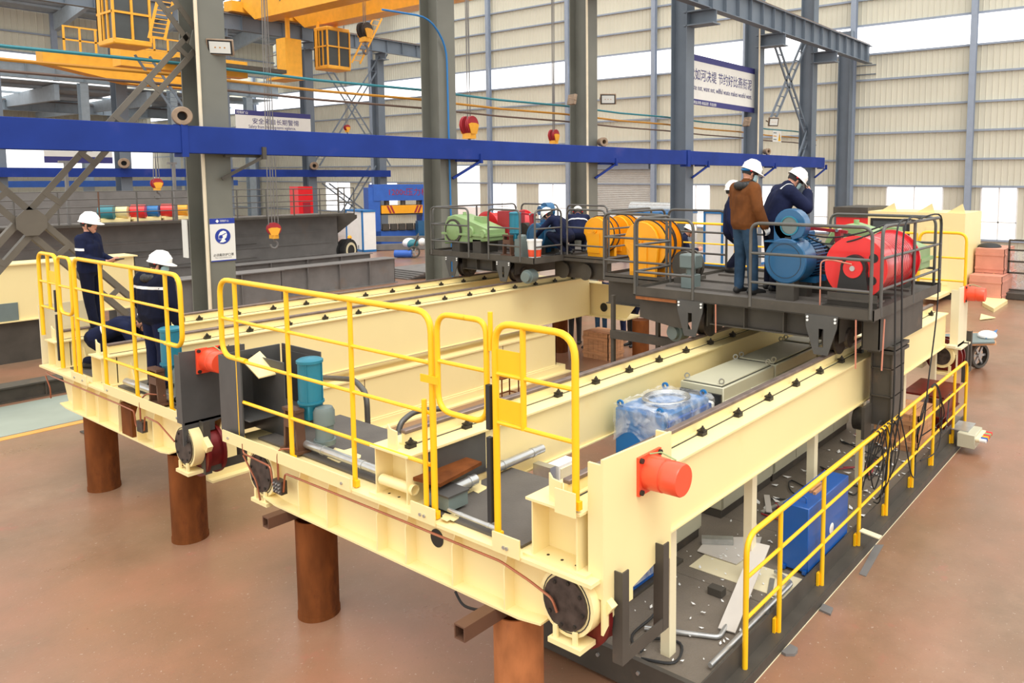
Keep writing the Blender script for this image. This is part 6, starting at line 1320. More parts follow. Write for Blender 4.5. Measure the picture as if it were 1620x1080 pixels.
# ladders and lattice bracing in the distant bay
def ladder(label, a, b, w, m, n, axis=(1, 0, 0), r=0.05, cat='ladder'):
    t = thing('steel_ladder', label, cat, a); a, b, ax = V(a), V(b), V(axis) * w / 2
    for s in (-1, 1): MB().bar(a + ax * s, b + ax * s, r, r * 2).build('stile', m, t)
    for i in range(n): p = a.lerp(b, (i + 0.5) / n); MB().bar(p - ax, p + ax, r * 0.7, r * 0.7).build('rung', m, t)
ladder('yellow stair at the right of the left crane cab', at(248, 62, Y=35), at(262, 0, Y=35), 0.6, 'crane_yellow', 9)
ladder('grey blue stair descending beside the nearest column', at(225, 88, Y=38), at(282, 172, Y=38), 0.6, 'column_blue', 11)
ladder('yellow ladder behind the far hook block', at(563, 100, Y=44), at(598, 28, Y=44), 0.6, 'crane_yellow', 9)
for (p, q, lb) in (((505, 85), (613, 262), 'distant lattice brace falling right in the second row, upper'), ((608, 85), (500, 262), 'distant lattice brace rising right in the second row, upper'), ((515, 290), (588, 345), 'distant lattice brace falling right in the second row, lower'), ((590, 262), (518, 380), 'distant lattice brace rising right in the second row, lower')):
    ladder(lb, at(*p, Y=51), at(*q, Y=51), 0.55, 'column_blue', 9, cat='brace')
for (p, q, lb) in (((1225, 60), (1275, 210), 'lattice ladder brace left of the sixth column falling right'), ((1275, 62), (1222, 190), 'lattice ladder brace left of the sixth column rising right'), ((1283, 200), (1238, 330), 'lattice ladder brace below the warning board')):
    ladder(lb, at(*p, Y=16.2), at(*q, Y=16.2), 0.55, 'column_blue', 9, r=0.06, cat='brace')
# ---------------------------------------------------------------- hook blocks
def hook(label, p, s=1.0, ropes=6.0, sheave='crimson', cheeks='crane_yellow', yaw=0.0):
    t = thing('hook_block', label, 'hook block', p, 'hanging hook blocks'); p = V(p); ax = rotz(yaw) @ V((0, 1, 0)); sd = rotz(yaw) @ V((1, 0, 0))
    for k in (-1, 1):
        MB().lathe(p + ax * (0.14 * s * k - 0.05 * s), ax, [(0, 0), (0, 0.34 * s), (0.03 * s, 0.34 * s), (0.05 * s, 0.30 * s), (0.07 * s, 0.34 * s), (0.1 * s, 0.34 * s), (0.1 * s, 0)], n=24, caps=False).build('sheave', sheave, t)
        MB().prism([p + ax * 0.21 * s * k + sd * x * s + V((0, 0, z * s)) for x, z in ((-0.30, 0.02), (-0.16, -0.32), (0.16, -0.32), (0.30, 0.02), (0.14, 0.08), (-0.14, 0.08))], ax * 0.03 * s * k).build('cheek_plate', cheeks, t)
    B(p.x - 0.14 * s, p.x + 0.14 * s, p.y - 0.22 * s, p.y + 0.22 * s, p.z - 0.5 * s, p.z - 0.3 * s).build('crosshead', cheeks, t)
    pts = [p + V((0, 0, -0.45 * s)), p + V((0, 0, -0.62 * s))]
    for k in range(9): a = D(80 - 33 * k); pts.append(p + sd * (0.17 * s * math.cos(a)) + V((0, 0, (-0.82 + 0.19 * math.sin(a)) * s)))
    MB().tube(pts, 0.055 * s, n=8).build('hook', 'steel_grey', t)
    for k in (-0.28, -0.1, 0.1, 0.28): MB().cyl(p + sd * k * s * 0.9 + ax * 0.12 * s * (1 if k > 0 else -1), p + sd * k * s * 0.4 + ax * 0.12 * s * (1 if k > 0 else -1) + V((0, 0, ropes)), 0.016, n=5).build('wire_rope', 'steel_grey', t)
    return t
hook('red and yellow hook block hanging before the dark girder by the mask sign', at(433, 362, Y=24), 0.62, 9, cheeks='crane_yellow', yaw=D(-20))
hook('large yellow hook block at upper centre left beneath the far crane', at(577, 48, Y=40), 1.35, 3, sheave='capdark', cheeks='crane_yellow', yaw=D(20))
hook('yellow and red hook block behind the second column', at(742, 198, Y=22), 1.0, 8, yaw=D(10)); hook('small yellow and red hook block between second and third column', at(876, 214, Y=22), 0.72, 9, yaw=D(10))
hook('distant small red hook block above the far blue beam', at(549, 202, Y=48), 0.6, 8)
# ---------------------------------------------------------------- banners and signs
t = thing('banner', 'long white banner with navy borders and Chinese slogan between two columns', 'banner', (29, 16.2, 7))
x0, x1, z0, z1, y = 26.0, 31.75, 7.08, 9.02, 16.15
B(x0, x1, y, y + 0.03, z0 + 0.22, z1 - 0.24).build('field', 'banner_white', t); B(x0, x1, y - 0.005, y + 0.035, z1 - 0.24, z1).build('top_band', 'banner_navy', t); B(x0, x1, y - 0.005, y + 0.035, z0, z0 + 0.22).build('bottom_band', 'banner_navy', t)
text_mesh('slogan', '犹如河决堤 节约好比燕衔泥', 0.50, (x0 + 0.15, y - 0.01, 8.08), 'banner_navy', t, sx=0.86)
text_mesh('translation', 'Waste not, want not, willful waste makes woeful want.', 0.30, (x0 + 0.1, y - 0.01, 7.66), 'banner_navy', t, sx=0.80)['kind'] = 'stuff'
text_mesh('small_print', '精益求精 卓越品质  开拓创新', 0.14, (x0 + 0.5, y - 0.012, z0 + 0.04), 'white', t)
t = thing('banner', 'distant white banner with navy top reading a safety slogan', 'banner', (29, 51, 7))
x0, x1, y = 26.15, 31.5, 50.86
B(x0, x1, y, y + 0.03, 6.6, 8.3).build('field', 'banner_white', t); B(x0, x1, y - 0.005, y + 0.035, 8.3, 8.62).build('top_band', 'banner_navy', t)
text_mesh('slogan', '安全来自长期警惕', 0.42, (x0 + 1.1, y - 0.01, 7.78), 'banner_navy', t); text_mesh('translation', 'Safety from the long-term vigilance.', 0.30, (x0 + 0.85, y - 0.01, 7.47), 'banner_navy', t, sx=0.78)
text_mesh('small_mark', '河南矿山', 0.2, (x0 + 0.05, y - 0.012, 8.38), 'white', t)
t = thing('banner', 'far navy banner strip under the roof of the farthest bay', 'banner', (22, 60, 5)); B(at(70, 250, Y=60).x, at(178, 250, Y=60).x, 60, 60.03, at(70, 249, Y=60).z, at(70, 238, Y=60).z).build('field', 'banner_white', t); B(at(70, 250, Y=60).x, at(178, 250, Y=60).x, 59.99, 60.04, at(70, 250, Y=60).z - 0.3, at(70, 247, Y=60).z).build('band', 'banner_navy', t)
# mask sign on the nearest column
y = 15.81; a = at(331, 346, Y=y); b = at(374, 411, Y=y)
t = thing('mask_sign', 'white sign with blue mask pictogram on the nearest column', 'sign', (a.x, y, b.z))
x0, x1, z0, z1 = a.x + 0.0, a.x + 0.50, b.z, a.z
B(x0, x1, y, y + 0.015, z0, z1).build('board', 'banner_white', t); B(x0, x1, y - 0.003, y, z1 - 0.11, z1).build('header', 'sign_blue', t); B(x0, x1, y - 0.003, y, z0, z0 + 0.022).build('footer', 'sign_blue', t)
cx, cz, r = (x0 + x1) / 2, z0 + (z1 - z0) * 0.58, 0.155
MB().lathe((cx, y - 0.003, cz), (0, -1, 0), [(0, 0), (0, r), (0.002, r), (0.002, 0)], n=32, caps=False).build('blue_disc', 'sign_blue', t)
hp = [(-0.07, -0.12), (-0.02, -0.06), (-0.09, -0.05), (-0.085, 0.03), (-0.05, 0.09), (0.01, 0.115), (0.065, 0.095), (0.085, 0.03), (0.065, -0.03), (0.03, -0.06), (0.06, -0.10), (0.0, -0.125)]
MB().prism([(cx + u, y - 0.0065, cz + v) for u, v in hp], (0, 0.002, 0)).build('head_pictogram', 'white', t)
MB().prism([(cx + u, y - 0.009, cz + v) for u, v in ((-0.085, -0.04), (-0.075, 0.02), (-0.02, 0.03), (0.0, -0.02), (-0.03, -0.05))], (0, 0.002, 0)).build('mask_pictogram', 'sign_blue', t)
MB().bar((cx - 0.02, y - 0.008, cz + 0.02), (cx + 0.06, y - 0.008, cz + 0.06), 0.003, 0.016).build('strap_pictogram', 'sign_blue', t)
text_mesh('caption', '必须戴防护口罩', 0.062, (x0 + 0.045, y - 0.004, z0 + 0.105), 'black', t, sx=0.95); text_mesh('caption_small', 'Must wear protective mask', 0.03, (x0 + 0.08, y - 0.004, z0 + 0.065), 'black', t)
MB().prism([(x0 + 0.15 + 0.035 * u, y - 0.006, z1 - 0.055 + 0.035 * v) for u, v in ((0, 1), (1, 0), (0, -1), (-1, 0))], (0, 0.002, 0)).build('emblem', 'white', t); text_mesh('company', '河南矿山', 0.045, (x0 + 0.20, y - 0.006, z1 - 0.07), 'white', t)
c = at(300, 348, Y=16.0); tag(B(c.x, c.x + 0.02, 16.15, 16.35, at(300, 409, Y=16).z, c.z).build('notice_board', 'banner_white'), 'blank pale board on the left face of the nearest column', 'sign')
y = 16.88; c = at(1223, 206, Y=y); t = thing('warning_board', 'small white electrical warning board with yellow triangle', 'sign', (c.x, y, c.z - 0.7))
B(c.x, c.x + 0.95, y, y + 0.02, c.z - 0.55, c.z).build('board', 'banner_white', t); MB().prism([(c.x + 0.58, y - 0.004, c.z - 0.5), (c.x + 0.88, y - 0.004, c.z - 0.5), (c.x + 0.73, y - 0.004, c.z - 0.08)], (0, 0.003, 0)).build('triangle', 'yellow', t)
MB().bar((c.x + 0.74, y - 0.006, c.z - 0.2), (c.x + 0.72, y - 0.006, c.z - 0.44), 0.003, 0.04).build('bolt_symbol', 'black', t)
for k in range(3): B(c.x + 0.06, c.x + 0.4, y - 0.003, y, c.z - 0.14 - 0.16 * k, c.z - 0.09 - 0.16 * k).build('text_line', 'line_yellow' if k == 1 else 'motor_grey', t)
c = at(1292, 303, Y=15.45); tag(B(c.x, c.x + 0.35, 15.80, 15.82, at(1292, 328, Y=15.45).z, c.z).build('notice_board', 'banner_white'), 'small white notice on the sixth column', 'sign')
# ---------------------------------------------------------------- steelwork on the floor of the second bay
def plate_girder(label, x0, x1, y0, y1, z0, z1, m, flange=0.06, ribs=0.0, cat='girder'):
    t = thing('plate_girder', label, cat, ((x0 + x1) / 2, (y0 + y1) / 2, z0))
    B(x0, x1, y0, y1, z1 - 0.03, z1).build('top_flange', m, t); B(x0, x1, y0, y1, z0, z0 + 0.03).build('bottom_flange', m, t)
    B(x0, x1 - 0.05, y0 + flange, y0 + flange + 0.02, z0 + 0.03, z1 - 0.03).build('web', m, t); B(x0, x1 - 0.05, y1 - flange - 0.02, y1 - flange, z0 + 0.03, z1 - 0.03).build('web', m, t)
    B(x1 - 0.07, x1 - 0.05, y0 + flange, y1 - flange, z0 + 0.03, z1 - 0.03).build('end_plate', m, t)
    if ribs:
        x = x1 - ribs
        while x > x0: B(x, x + 0.02, y0 + 0.005, y0 + flange, z0 + 0.03, z1 - 0.03).build('rib', m, t); x -= ribs
    return t
g = plate_girder('cream girder on the floor at the far left with a dark square cover', 0.0, 8.4, 21.5, 22.3, 0.95, 2.27, 'cream')
c = at(14, 508, Y=21.5); o = B(c.x - 0.2, c.x + 0.2, 21.535, 21.56, c.z, at(14, 480, Y=21.5).z).build('cover_plate', 'motor_grey', g); o['label'] = 'dark grey square cover plate'
o = MB().cyl((at(191, 454, Y=21.5).x, 21.5, at(191, 454, Y=21.5).z), (at(191, 454, Y=21.5).x, 21.56, at(191, 454, Y=21.5).z), 0.05, n=14).build('red_cap', 'red', g)
tag(B(-1, 7.6, 21.6, 22.2, 0.0, 0.95).build('steel_block', 'dark'), 'dark steel girder stacked under the far left cream girder', 'girder')
plate_girder('low dark steel beam lying on the floor beside the green lane', -2, 8.4, 17.8, 18.25, 0.0, 0.3, 'dark', ribs=1.6)
tag(MB().cyl((4.9, 14.6, 0.0), (4.9, 14.6, 1.45), 0.12, n=16).box(4.75, 5.05, 14.4, 14.8, 0, 0.02).build('support_post', 'dark'), 'dark steel post under the far left carriage end', 'post')
tag(MB().cyl((4.42, 13.02, 0.0), (4.42, 13.02, 1.09), 0.11, n=16).build('support_post', 'dark'), 'dark steel post beneath the rear carriage wheel', 'post')
# cream girder lying under the rear crane
g = plate_girder('cream girder lying on the floor beneath the deep rear girder', 5.2, 12.45, 10.95, 11.6, 0.16, 0.93, 'cream', 0.03, ribs=0)
B(5.0, 12.7, 10.80, 11.7, 0.0, 0.03).build('floor_ledge', 'cream', g); B(5.0, 12.65, 10.93, 11.6, 0.03, 0.16).build('plinth', 'cream', g)
for x in (7.6, 9.2, 10.8): B(x, x + 0.012, 10.976, 10.982, 0.2, 0.9).build('weld_seam', 'brown_primer', g)
# rusty stool
t = thing('rusty_stool', 'small rusty steel stool before the floor girder', 'stool', (10.2, 10.3, 0.0))
B(9.95, 10.45, 10.15, 10.45, 0.50, 0.52).build('seat', 'rust', t)
for x in (9.98, 10.42):
    for y in (10.18, 10.42): MB().cyl((x, y, 0), (x, y, 0.5), 0.014, n=6).build('leg', 'rust', t)
MB().cyl((9.98, 10.18, 0.15), (10.42, 10.18, 0.15), 0.012, n=6).cyl((9.98, 10.42, 0.15), (10.42, 10.42, 0.15), 0.012, n=6).cyl((9.98, 10.18, 0.15), (9.98, 10.42, 0.15), 0.012, n=6).cyl((10.42, 10.18, 0.15), (10.42, 10.42, 0.15), 0.012, n=6).build('stretcher', 'rust', t)
# black hoop rails behind the deck
t = thing('ladder_hoops', 'black bent tube ladder rails behind the near deck', 'ladder', (5.2, 6.6, 1.2))
MB().tube([at(583, 700, X=5.15), at(580, 622, X=5.15), at(560, 600, X=5.3), at(510, 597, X=5.6)], 0.032, n=10, bend=0.15).build('stile', 'railgrey', t); MB().tube([at(630, 685, X=5.15), at(634, 668, X=5.2), at(655, 650, X=5.4), at(700, 646, X=5.7)], 0.032, n=10, bend=0.15).build('stile', 'railgrey', t)
MB().tube([at(505, 660, X=5.3), at(520, 657, X=5.3), at(580, 672, X=5.18)], 0.018, n=8, bend=0.05).build('rung', 'railgrey', t); MB().tube([at(582, 680, X=5.15), at(632, 693, X=5.15)], 0.018, n=8).build('rung', 'railgrey', t)
# dark plate girders beyond the nearest column
plate_girder('grey plate girder on the floor right of the mask sign, front', 11.2, 19.5, 25.7, 26.5, 0.0, 1.0, 'steel_grey', 0.12, 1.3)
plate_girder('grey plate girder on the floor right of the mask sign, rear', 13.0, 20.0, 28.0, 28.8, 0.0, 1.02, 'steel_grey', 0.12, 1.5)
t = plate_girder('grey plate girder with light top flange behind the hooded worker', 8.6, 13.4, 23.4, 24.2, 0.0, 1.28, 'steel_grey', 0.12, 1.4)
c = at(497, 432, Y=25.7)
# big dark box girder with railings in the second bay
g = plate_girder('large dark grey box girder with walkway and railings behind the far workers', -2, 19.8, 30.0, 31.6, 0.35, 2.62, 'steel_grey', 0.1, 0, 'girder')
for z in (0.9, 1.4, 1.9): B(-2, 19.4, 30.07, 30.10, z, z + 0.06).build('long_rib', 'steel_grey', g)
mb = MB()
B(-2, 20.0, 29.2, 30.1, 2.60, 2.68).build('walkway', 'dark', g)
for k in range(18): MB().cyl((0.0 + 1.15 * k, 29.25, 2.68), (0.0 + 1.15 * k, 29.25, 3.75), 0.025, n=6).build('rail_post', 'railgrey' if k % 3 else 'brown_primer', g)
for z in (3.05, 3.25, 3.5, 3.75): MB().cyl((-2, 29.25, z), (19.6, 29.25, z), 0.02, n=6).build('hand_rail', 'railgrey', g)
for k in range(4): MB().bar((3.0 + 3.3 * k, 29.6, 2.68), (3.0 + 3.3 * k, 29.6, 4.75), 0.12, 0.08).bar((2.8 + 3.3 * k, 29.6, 4.72), (3.1 + 3.3 * k, 29.6, 4.72), 0.1, 0.08).build('bus_bar_post', 'steel_grey', g)
for k in range(2):
    z = 1.05 + 0.55 * k; MB().cyl((4.5, 29.95, z), (16.0, 29.95, z), 0.02, n=6).build('grab_rail', 'railgrey', g)
MB().prism([(19.8, 30.2, 2.6), (20.8, 30.2, 2.55), (20.8, 30.2, 2.4), (19.7, 30.2, 1.7)], (0, 1.3, 0)).build('end_platform', 'dark', g)
for (x, y) in ((19.9, 30.25), (20.7, 30.25), (20.7, 31.4)): MB().cyl((x, y, 2.55), (x, y, 3.75), 0.025, n=6).build('rail_post', 'railgrey', g)
for z in (3.1, 3.75): MB().tube([(19.9, 30.25, z), (20.7, 30.25, z), (20.7, 31.4, z)], 0.022, n=6).build('hand_rail', 'railgrey', g)
MB().prism([(14.9 + 0.28 * math.cos(D(a)), 30.06, (1.75 if a <= 180 else 0.9) + 0.28 * math.sin(D(a))) for a in range(0, 360, 20)], (0, 0.02, 0)).build('door_opening', 'black', g)
t = thing('cable_drum', 'dark pulley wheel with pale rim under the dark girder end', 'pulley', (20.2, 30.5, 0.0))
MB().lathe((20.1, 30.3, 1.0), (0.4, -1, 0), [(0, 0), (0, 0.5), (0.1, 0.5), (0.1, 0.4), (0.3, 0.4), (0.3, 0.5), (0.4, 0.5), (0.4, 0)], n=26, caps=False).build('wheel', 'rubber', t); MB().lathe((20.1, 30.3, 1.0), (0.4, -1, 0), [(-0.01, 0.25), (-0.01, 0.36), (0.42, 0.36), (0.42, 0.25)], n=26, caps=False).build('rim', 'cream_pale', t); B(19.9, 20.3, 30.2, 30.6, 0, 0.6).build('cradle', 'dark', t)
# far machinery on top of the dark girder
for (px_, c1, c2, lb) in ((175, 'teal', 'cream', 'distant teal machine under plastic on the far girder'), (225, 'red', 'light_blue', 'distant red and blue winch on the far girder'), (272, 'red', 'crane_yellow', 'distant red motor beside hoops on the far girder')):
    c = at(px_, 335, Y=30.8); t = thing('winch_unit', lb, 'winch', (c.x, 30.8, 2.62), 'winches on the far girder')
    B(c.x - 0.4, c.x + 0.5, 30.5, 31.3, 2.62, 2.75).build('base', 'cream', t); MB().lathe((c.x - 0.35, 30.8, 3.0), (1, -0.7, 0), [(0, 0), (0, 0.24), (0.45, 0.24), (0.45, 0)], n=20, caps=False).build('drum', c1, t); MB().lathe((c.x + 0.2, 30.8, 3.0), (1, -0.7, 0), [(0, 0), (0, 0.22), (0.35, 0.22), (0.35, 0)], n=18, caps=False).build('motor', c2, t)
    B(c.x - 0.45, c.x + 0.55, 30.6, 31.2, 2.72, 2.8).build('frame', 'cream', t)
tag(B(0, 18, 36.5, 37.3, 0.0, 3.6).build('steel_wall', 'steel_grey'), 'dark steel girder standing further back in the second bay', 'girder')
hook('small yellow hook block above the distant winches', at(248, 290, Y=33.5), 0.6, 2.0, cheeks='crane_yellow')
# blue hydraulic press
x0, x1, y = 29.3, 33.9, 40.3
t = thing('hydraulic_press', 'large blue hydraulic press with orange striped ram in the distance', 'press', ((x0 + x1) / 2, y, 0))
MB().prism([(0, 0, 0)] * 3, (0, 0, 0))
ya = 41.3; A = at(585, 388, Z=0); Bp = at(683, 384, Z=0); dx = (Bp - A); Lw = dx.length; ux = dx.normalized(); uy = V((-ux.y, ux.x, 0))
if uy.dot(FWD) < 0: uy = -uy
def pb(u0, u1, v0, v1, z0, z1):
    mb = MB(); P = [A + ux * u + uy * v for u, v in ((u0, v0), (u1, v0), (u1, v1), (u0, v1))]; return mb.prism([V((p.x, p.y, z0)) for p in P], (0, 0, z1 - z0))
t.location = A
pb(0, 0.7, 0, 1.6, 0, 3.55).build('upright', 'press_blue', t); pb(Lw - 0.55, Lw, 0, 1.6, 0, 3.55).build('upright', 'press_blue', t); pb(0.3, Lw - 0.1, -0.05, 1.5, 2.75, 3.75).build('crown', 'press_blue', t); pb(0.3, Lw - 0.1, 0, 1.5, 0, 0.85).build('bed', 'press_blue', t)
pb(0.75, Lw - 0.55, -0.1, 1.0, 1.95, 2.45).build('ram', 'orange', t); pb(0.75, Lw - 0.55, -0.05, 1.0, 1.85, 1.95).build('ram_foot', 'dark', t)
for u in (1.05, 1.25, 2.75, 2.95): MB().prism([A + ux * (u + s) + uy * -0.11 + V((0, 0, z)) for s, z in ((0, 2.44), (0.12, 2.44), (0.32, 1.97), (0.2, 1.97))] if u < 2 else [A + ux * (u + s) + uy * -0.11 + V((0, 0, z)) for s, z in ((0.2, 2.44), (0.32, 2.44), (0.12, 1.97), (0.0, 1.97))], uy * 0.01).build('stripe', 'crimson', t)
for u in (1.2, 2.2, 3.2): MB().cyl(A + ux * u + uy * 0.5 + V((0, 0, 2.45)), A + ux * u + uy * 0.5 + V((0, 0, 2.75)), 0.16, n=14).build('cylinder', 'steel_grey', t)
for k in range(5): pb(0.8 + 0.5 * k, 1.2 + 0.5 * k, -0.1, 0.2, 0.9, 1.3).build('tool_block', 'dark', t)
text_mesh('lettering', '1200t压力机', 0.5, A + ux * 1.15 + uy * -0.06 + V((0, 0, 3.1)), 'crimson', t, ax=ux, sx=0.95)
tag(pb(2.7, 3.7, -1.3, -0.6, 0, 1.5).build('power_pack', 'motor_blue'), 'teal blue power pack before the hydraulic press', 'cabinet')
# white and blue machine enclosures
def panel_cabin(label, a, b, h, d, n):
    """a, b: floor pixels of the front corners"""
    A_ = at(*a, Z=0); B_ = at(*b, Z=0); u = (B_ - A_); L = u.length; u = u.normalized(); v = V((-u.y, u.x, 0)); v = v if v.dot(FWD) > 0 else -v
    t = thing('panel_cabin', label, 'cabin', A_, 'white cabins with blue frames')
    def q(u0, u1, v0, v1, z0, z1): return MB().prism([A_ + u * s + v * w_ + V((0, 0, z0)) for s, w_ in ((u0, v0), (u1, v0), (u1, v1), (u0, v1))], (0, 0, z1 - z0))
    q(0.03, L - 0.03, 0.05, d, 0.1, h - 0.05).build('body', 'white', t); q(0, L, 0, d, 0, 0.12).build('base_frame', 'light_blue', t); q(0, L, 0, d, h - 0.1, h).build('top_frame', 'light_blue', t)
    for k in range(n + 1): s = (L - 0.1) * k / n; q(s, s + 0.1, 0, 0.08, 0, h).build('frame_post', 'light_blue', t)
    return t
panel_cabin('white cabin with blue frame left of the distant press', (548, 394), (574, 399), 2.35, 0.8, 1)
panel_cabin('low white and blue machine cabin behind the standing workers', (1112, 420), (1172, 425), 2.6, 2.5, 2)
panel_cabin('long white and blue machine cabin beyond the orange reels', (960, 412), (1075, 418), 2.5, 2.5, 4)
c = at(1040, 330, X=33); tag(MB().cyl((33, c.y - 1.2, c.z), (33, c.y + 1.6, c.z), 0.33, n=20).build('foil_roll', 'galv'), 'long silver wrapped roll on top of the distant cabins', 'roll')
# steel sections stacked left of the press
rnd = random.Random(5)
for k in range(7):
    a = at(575 + 6 * (k % 3), 398 - 5 * (k // 3), Z=0); z = 0.35 * (k // 3) + 0.05
    tag(MB().bar(V((a.x, a.y + 0.5, z + 0.15)), V((a.x + 4.2, a.y - 2.2, z + 0.2 - 0.05 * k)), 0.3, 0.3).build('steel_section', 'steel_grey'), ['steel section in the distant stack, bottom left', 'steel section in the distant stack, bottom middle', 'steel section in the distant stack, bottom right', 'steel section in the distant stack, middle left', 'steel section in the distant stack, centre', 'steel section in the distant stack, middle right', 'steel section in the distant stack, on top'][k], 'steel section', 'stacked steel sections')
for k in range(5): tag(B(20.2 + 0.15 * k, 24.0 + 0.1 * k, 26.0 - 0.1 * k, 28.2, 0.06 * k, 0.06 * k + 0.058).build('steel_plate', 'steel_grey'), ['flat steel plate at the bottom of the far pile', 'second flat steel plate from the bottom of the far pile', 'middle flat steel plate of the far pile', 'fourth flat steel plate of the far pile', 'topmost flat steel plate of the far pile'][k], 'steel plate', 'plates in the far pile')
# cargo tricycle
c = at(655, 408, Z=0); t = thing('cargo_tricycle', 'motor tricycle with silver front wheel and covered load in the distance', 'tricycle', c)
def wheel2(p, r, ax, par, tm='tyre'):
    MB().lathe(V(p) - V(ax) * 0.06, ax, [(0, r * 0.75), (0, r * 0.95), (0.03, r), (0.09, r), (0.12, r * 0.95), (0.12, r * 0.75)], n=26, caps=False).build('tyre', tm, par)
    mb = MB().cyl(V(p) - V(ax) * 0.05, V(p) + V(ax) * 0.05, r * 0.18, n=12); s, u = frame(ax)
    for k in range(6): a = k * 1.047; mb.bar(p, V(p) + (s * math.cos(a) + u * math.sin(a)) * r * 0.78, 0.04, 0.05)
    mb.build('wheel_spokes', 'galv', par)
ax = V((0.75, 0.66, 0)).normalized(); fw = V((ax.y, -ax.x, 0))
wheel2(c + V((0, 0, 0.32)), 0.32, -ax * 1.0, t)
wheel2(c + ax * -0.0 - fw * 0.0 + RIGHT * 1.7 + V((0, 0, 0.28)) + ax * 0.4, 0.28, ax, t)
MB().tube([c + V((0, 0, 0.32)), c + V((0.05, 0, 0.7)), c + RIGHT * 0.25 + V((0, 0, 1.15)), c + RIGHT * 0.2 + ax * 0.3 + V((0, 0, 1.25))], 0.04, n=8).build('fork', 'dark', t); MB().tube([c + RIGHT * 0.2 - ax * 0.35 + V((0, 0, 1.2)), c + RIGHT * 0.2 + ax * 0.35 + V((0, 0, 1.2))], 0.025).build('handlebar', 'dark', t)
MB().ball(c + RIGHT * 0.45 + V((0, 0, 0.85)), 0.22, 0.2, 0.2).build('front_fairing', 'white', t); MB().ball(c - RIGHT * 0.35 + ax * 0.6 + V((0, 0, 0.75)), 0.38, 0.3, 0.26).build('covered_load', 'white', t); MB().ball(c - RIGHT * 0.15 + ax * 0.5 + V((0, 0, 0.7)), 0.33, 0.3, 0.25).build('teal_bag', 'teal', t)
MB().bar(c + RIGHT * 0.9 + V((0, 0, 0.55)), c + RIGHT * 2.2 + V((0, 0, 0.55)), 0.9, 0.5).build('cargo_box', 'teal', t); MB().cyl(c - RIGHT * 1.0 + V((0, 0, 0.22)), c - RIGHT * 0.1 + V((0, 0, 0.22)), 0.2, n=14).build('gas_bottle', 'press_blue', t)
# worker bent at the distant cabin: only helmet and blue clothes show
person('distant worker in orange hard hat bending before the white cabin', at(548, 402, Z=0), D(20), {k: V(v) for k, v in JC.items()}, dict(top='navy', bot='navy_dark', shoe='shoe', hand='skin', hat='crane_yellow'), voxel=0.03)
# wooden crate under the trolleys and floor cables
crate('wooden crate on the floor seen through the gap between the cranes', 13.95, 14.55, 10.75, 11.5, 0.0, 0.62)
for k in range(2): cable(['black cable coil on the floor behind the wooden crate', 'black cable on the floor before the wooden crate'][k], loop((14.9, 0.06), 0.4, 0.05, 12.0) if k == 0 else [(12.6, 10.6, 0.02), (13.4, 10.3, 0.02), (14.0, 10.4, 0.02), (14.6, 10.1, 0.02)], 0.02)
# ---------------------------------------------------------------- right background
A_ = at(1532, 452, Z=0); t = thing('crane_house', 'long electric house, cream at right and red with black roof at left', 'cabin', (30, 8, 0))
hx, hy0, hy1, hh = 28.0, 6.27, 10.8, 3.0
B(hx, hx + 2.5, hy0, 9.6, 0.25, hh).build('cream_half', 'cream', t); B(hx + 0.0, hx + 2.4, 9.6, hy1, 0.25, hh - 0.25).build('red_half', 'red', t); B(hx - 0.05, hx + 2.5, 9.6, hy1 + 0.1, hh - 0.25, hh + 0.12).build('black_roof', 'dark', t); B(hx + 0.1, hx + 2.4, hy0, hy1, 0, 0.25).build('skid', 'dark', t)
B(hx - 0.02, hx, 8.1, 9.5, 1.4, 2.75).build('window_frame', 'black', t); B(hx - 0.03, hx - 0.02, 8.2, 9.4, 1.5, 2.65).build('window_pane', 'crane_glass', t); B(hx - 0.015, hx, 6.75, 7.55, 0.5, 2.5).build('door', 'cream', t); B(hx - 0.05, hx - 0.015, 7.4, 7.46, 1.3, 1.6).build('door_handle', 'black', t)
for y in (6.3, 7.3, 8.6): MB().prism([(hx + 0.1, y, hh), (hx + 0.1, y + 0.6, hh), (hx + 0.1, y + 0.1, hh + 0.32)], (0.05, 0, 0)).build('lug', 'cream', t)
B(hx - 1.6, hx + 0.0, hy0 + 0.4, 7.4, 0.2, 0.3).build('step_platform', 'cream', t)
crate('pink plywood case with dark stuff on top at right', 29.4, 31.2, 5.25, 6.2, 0.87, 1.72, 'ply_pink', 1); crate('pink plywood case below another at right', 28.6, 31.3, 5.15, 6.2, 0.0, 0.85, 'ply_pink', 1)
tag(MB().ball((30.2, 5.9, 1.72), 0.5, 0.4, 0.15).build('dark_bundle', 'rubber'), 'dark bundle on the upper pink case', 'bundle')
for k, (px_, py_) in enumerate(((1577, 470), (1592, 468))):
    c = at(px_, py_, Z=0); t = thing('cable_spool', ['empty wooden cable spool beside the far red buffer, left', 'empty wooden cable spool beside the far red buffer, right'][k], 'spool', c, 'wooden spools')
    for s in (0, 0.35): MB().lathe(c + V((0.1 * s, s, 0.48)), (0.25, 1, 0), [(0, 0.05), (0, 0.48), (0.04, 0.48), (0.04, 0.05)], n=26, caps=False).build('flange_disc', 'wood' if k == 0 else 'cardboard', t)
    MB().cyl(c + V((0, 0, 0.48)), c + V((0.09, 0.36, 0.48)), 0.2, n=16).build('core', 'wood', t)
c = at(1592, 470, Z=0); t = thing('mesh_rack', 'black steel mesh rack at the right edge', 'rack', (c.x, 4.0, 0))
for y in (c.y - 0.05, c.y - 0.9, c.y - 1.9): B(c.x, c.x + 0.06, y, y + 0.06, 0.0, 2.6 if y < c.y - 0.5 else 2.0).build('upright', 'dark', t)
for z in (0.25, 0.85, 1.25, 1.65, 2.0): B(c.x, c.x + 0.06, c.y - 2.0, c.y, z, z + 0.06).build('rail', 'dark', t)
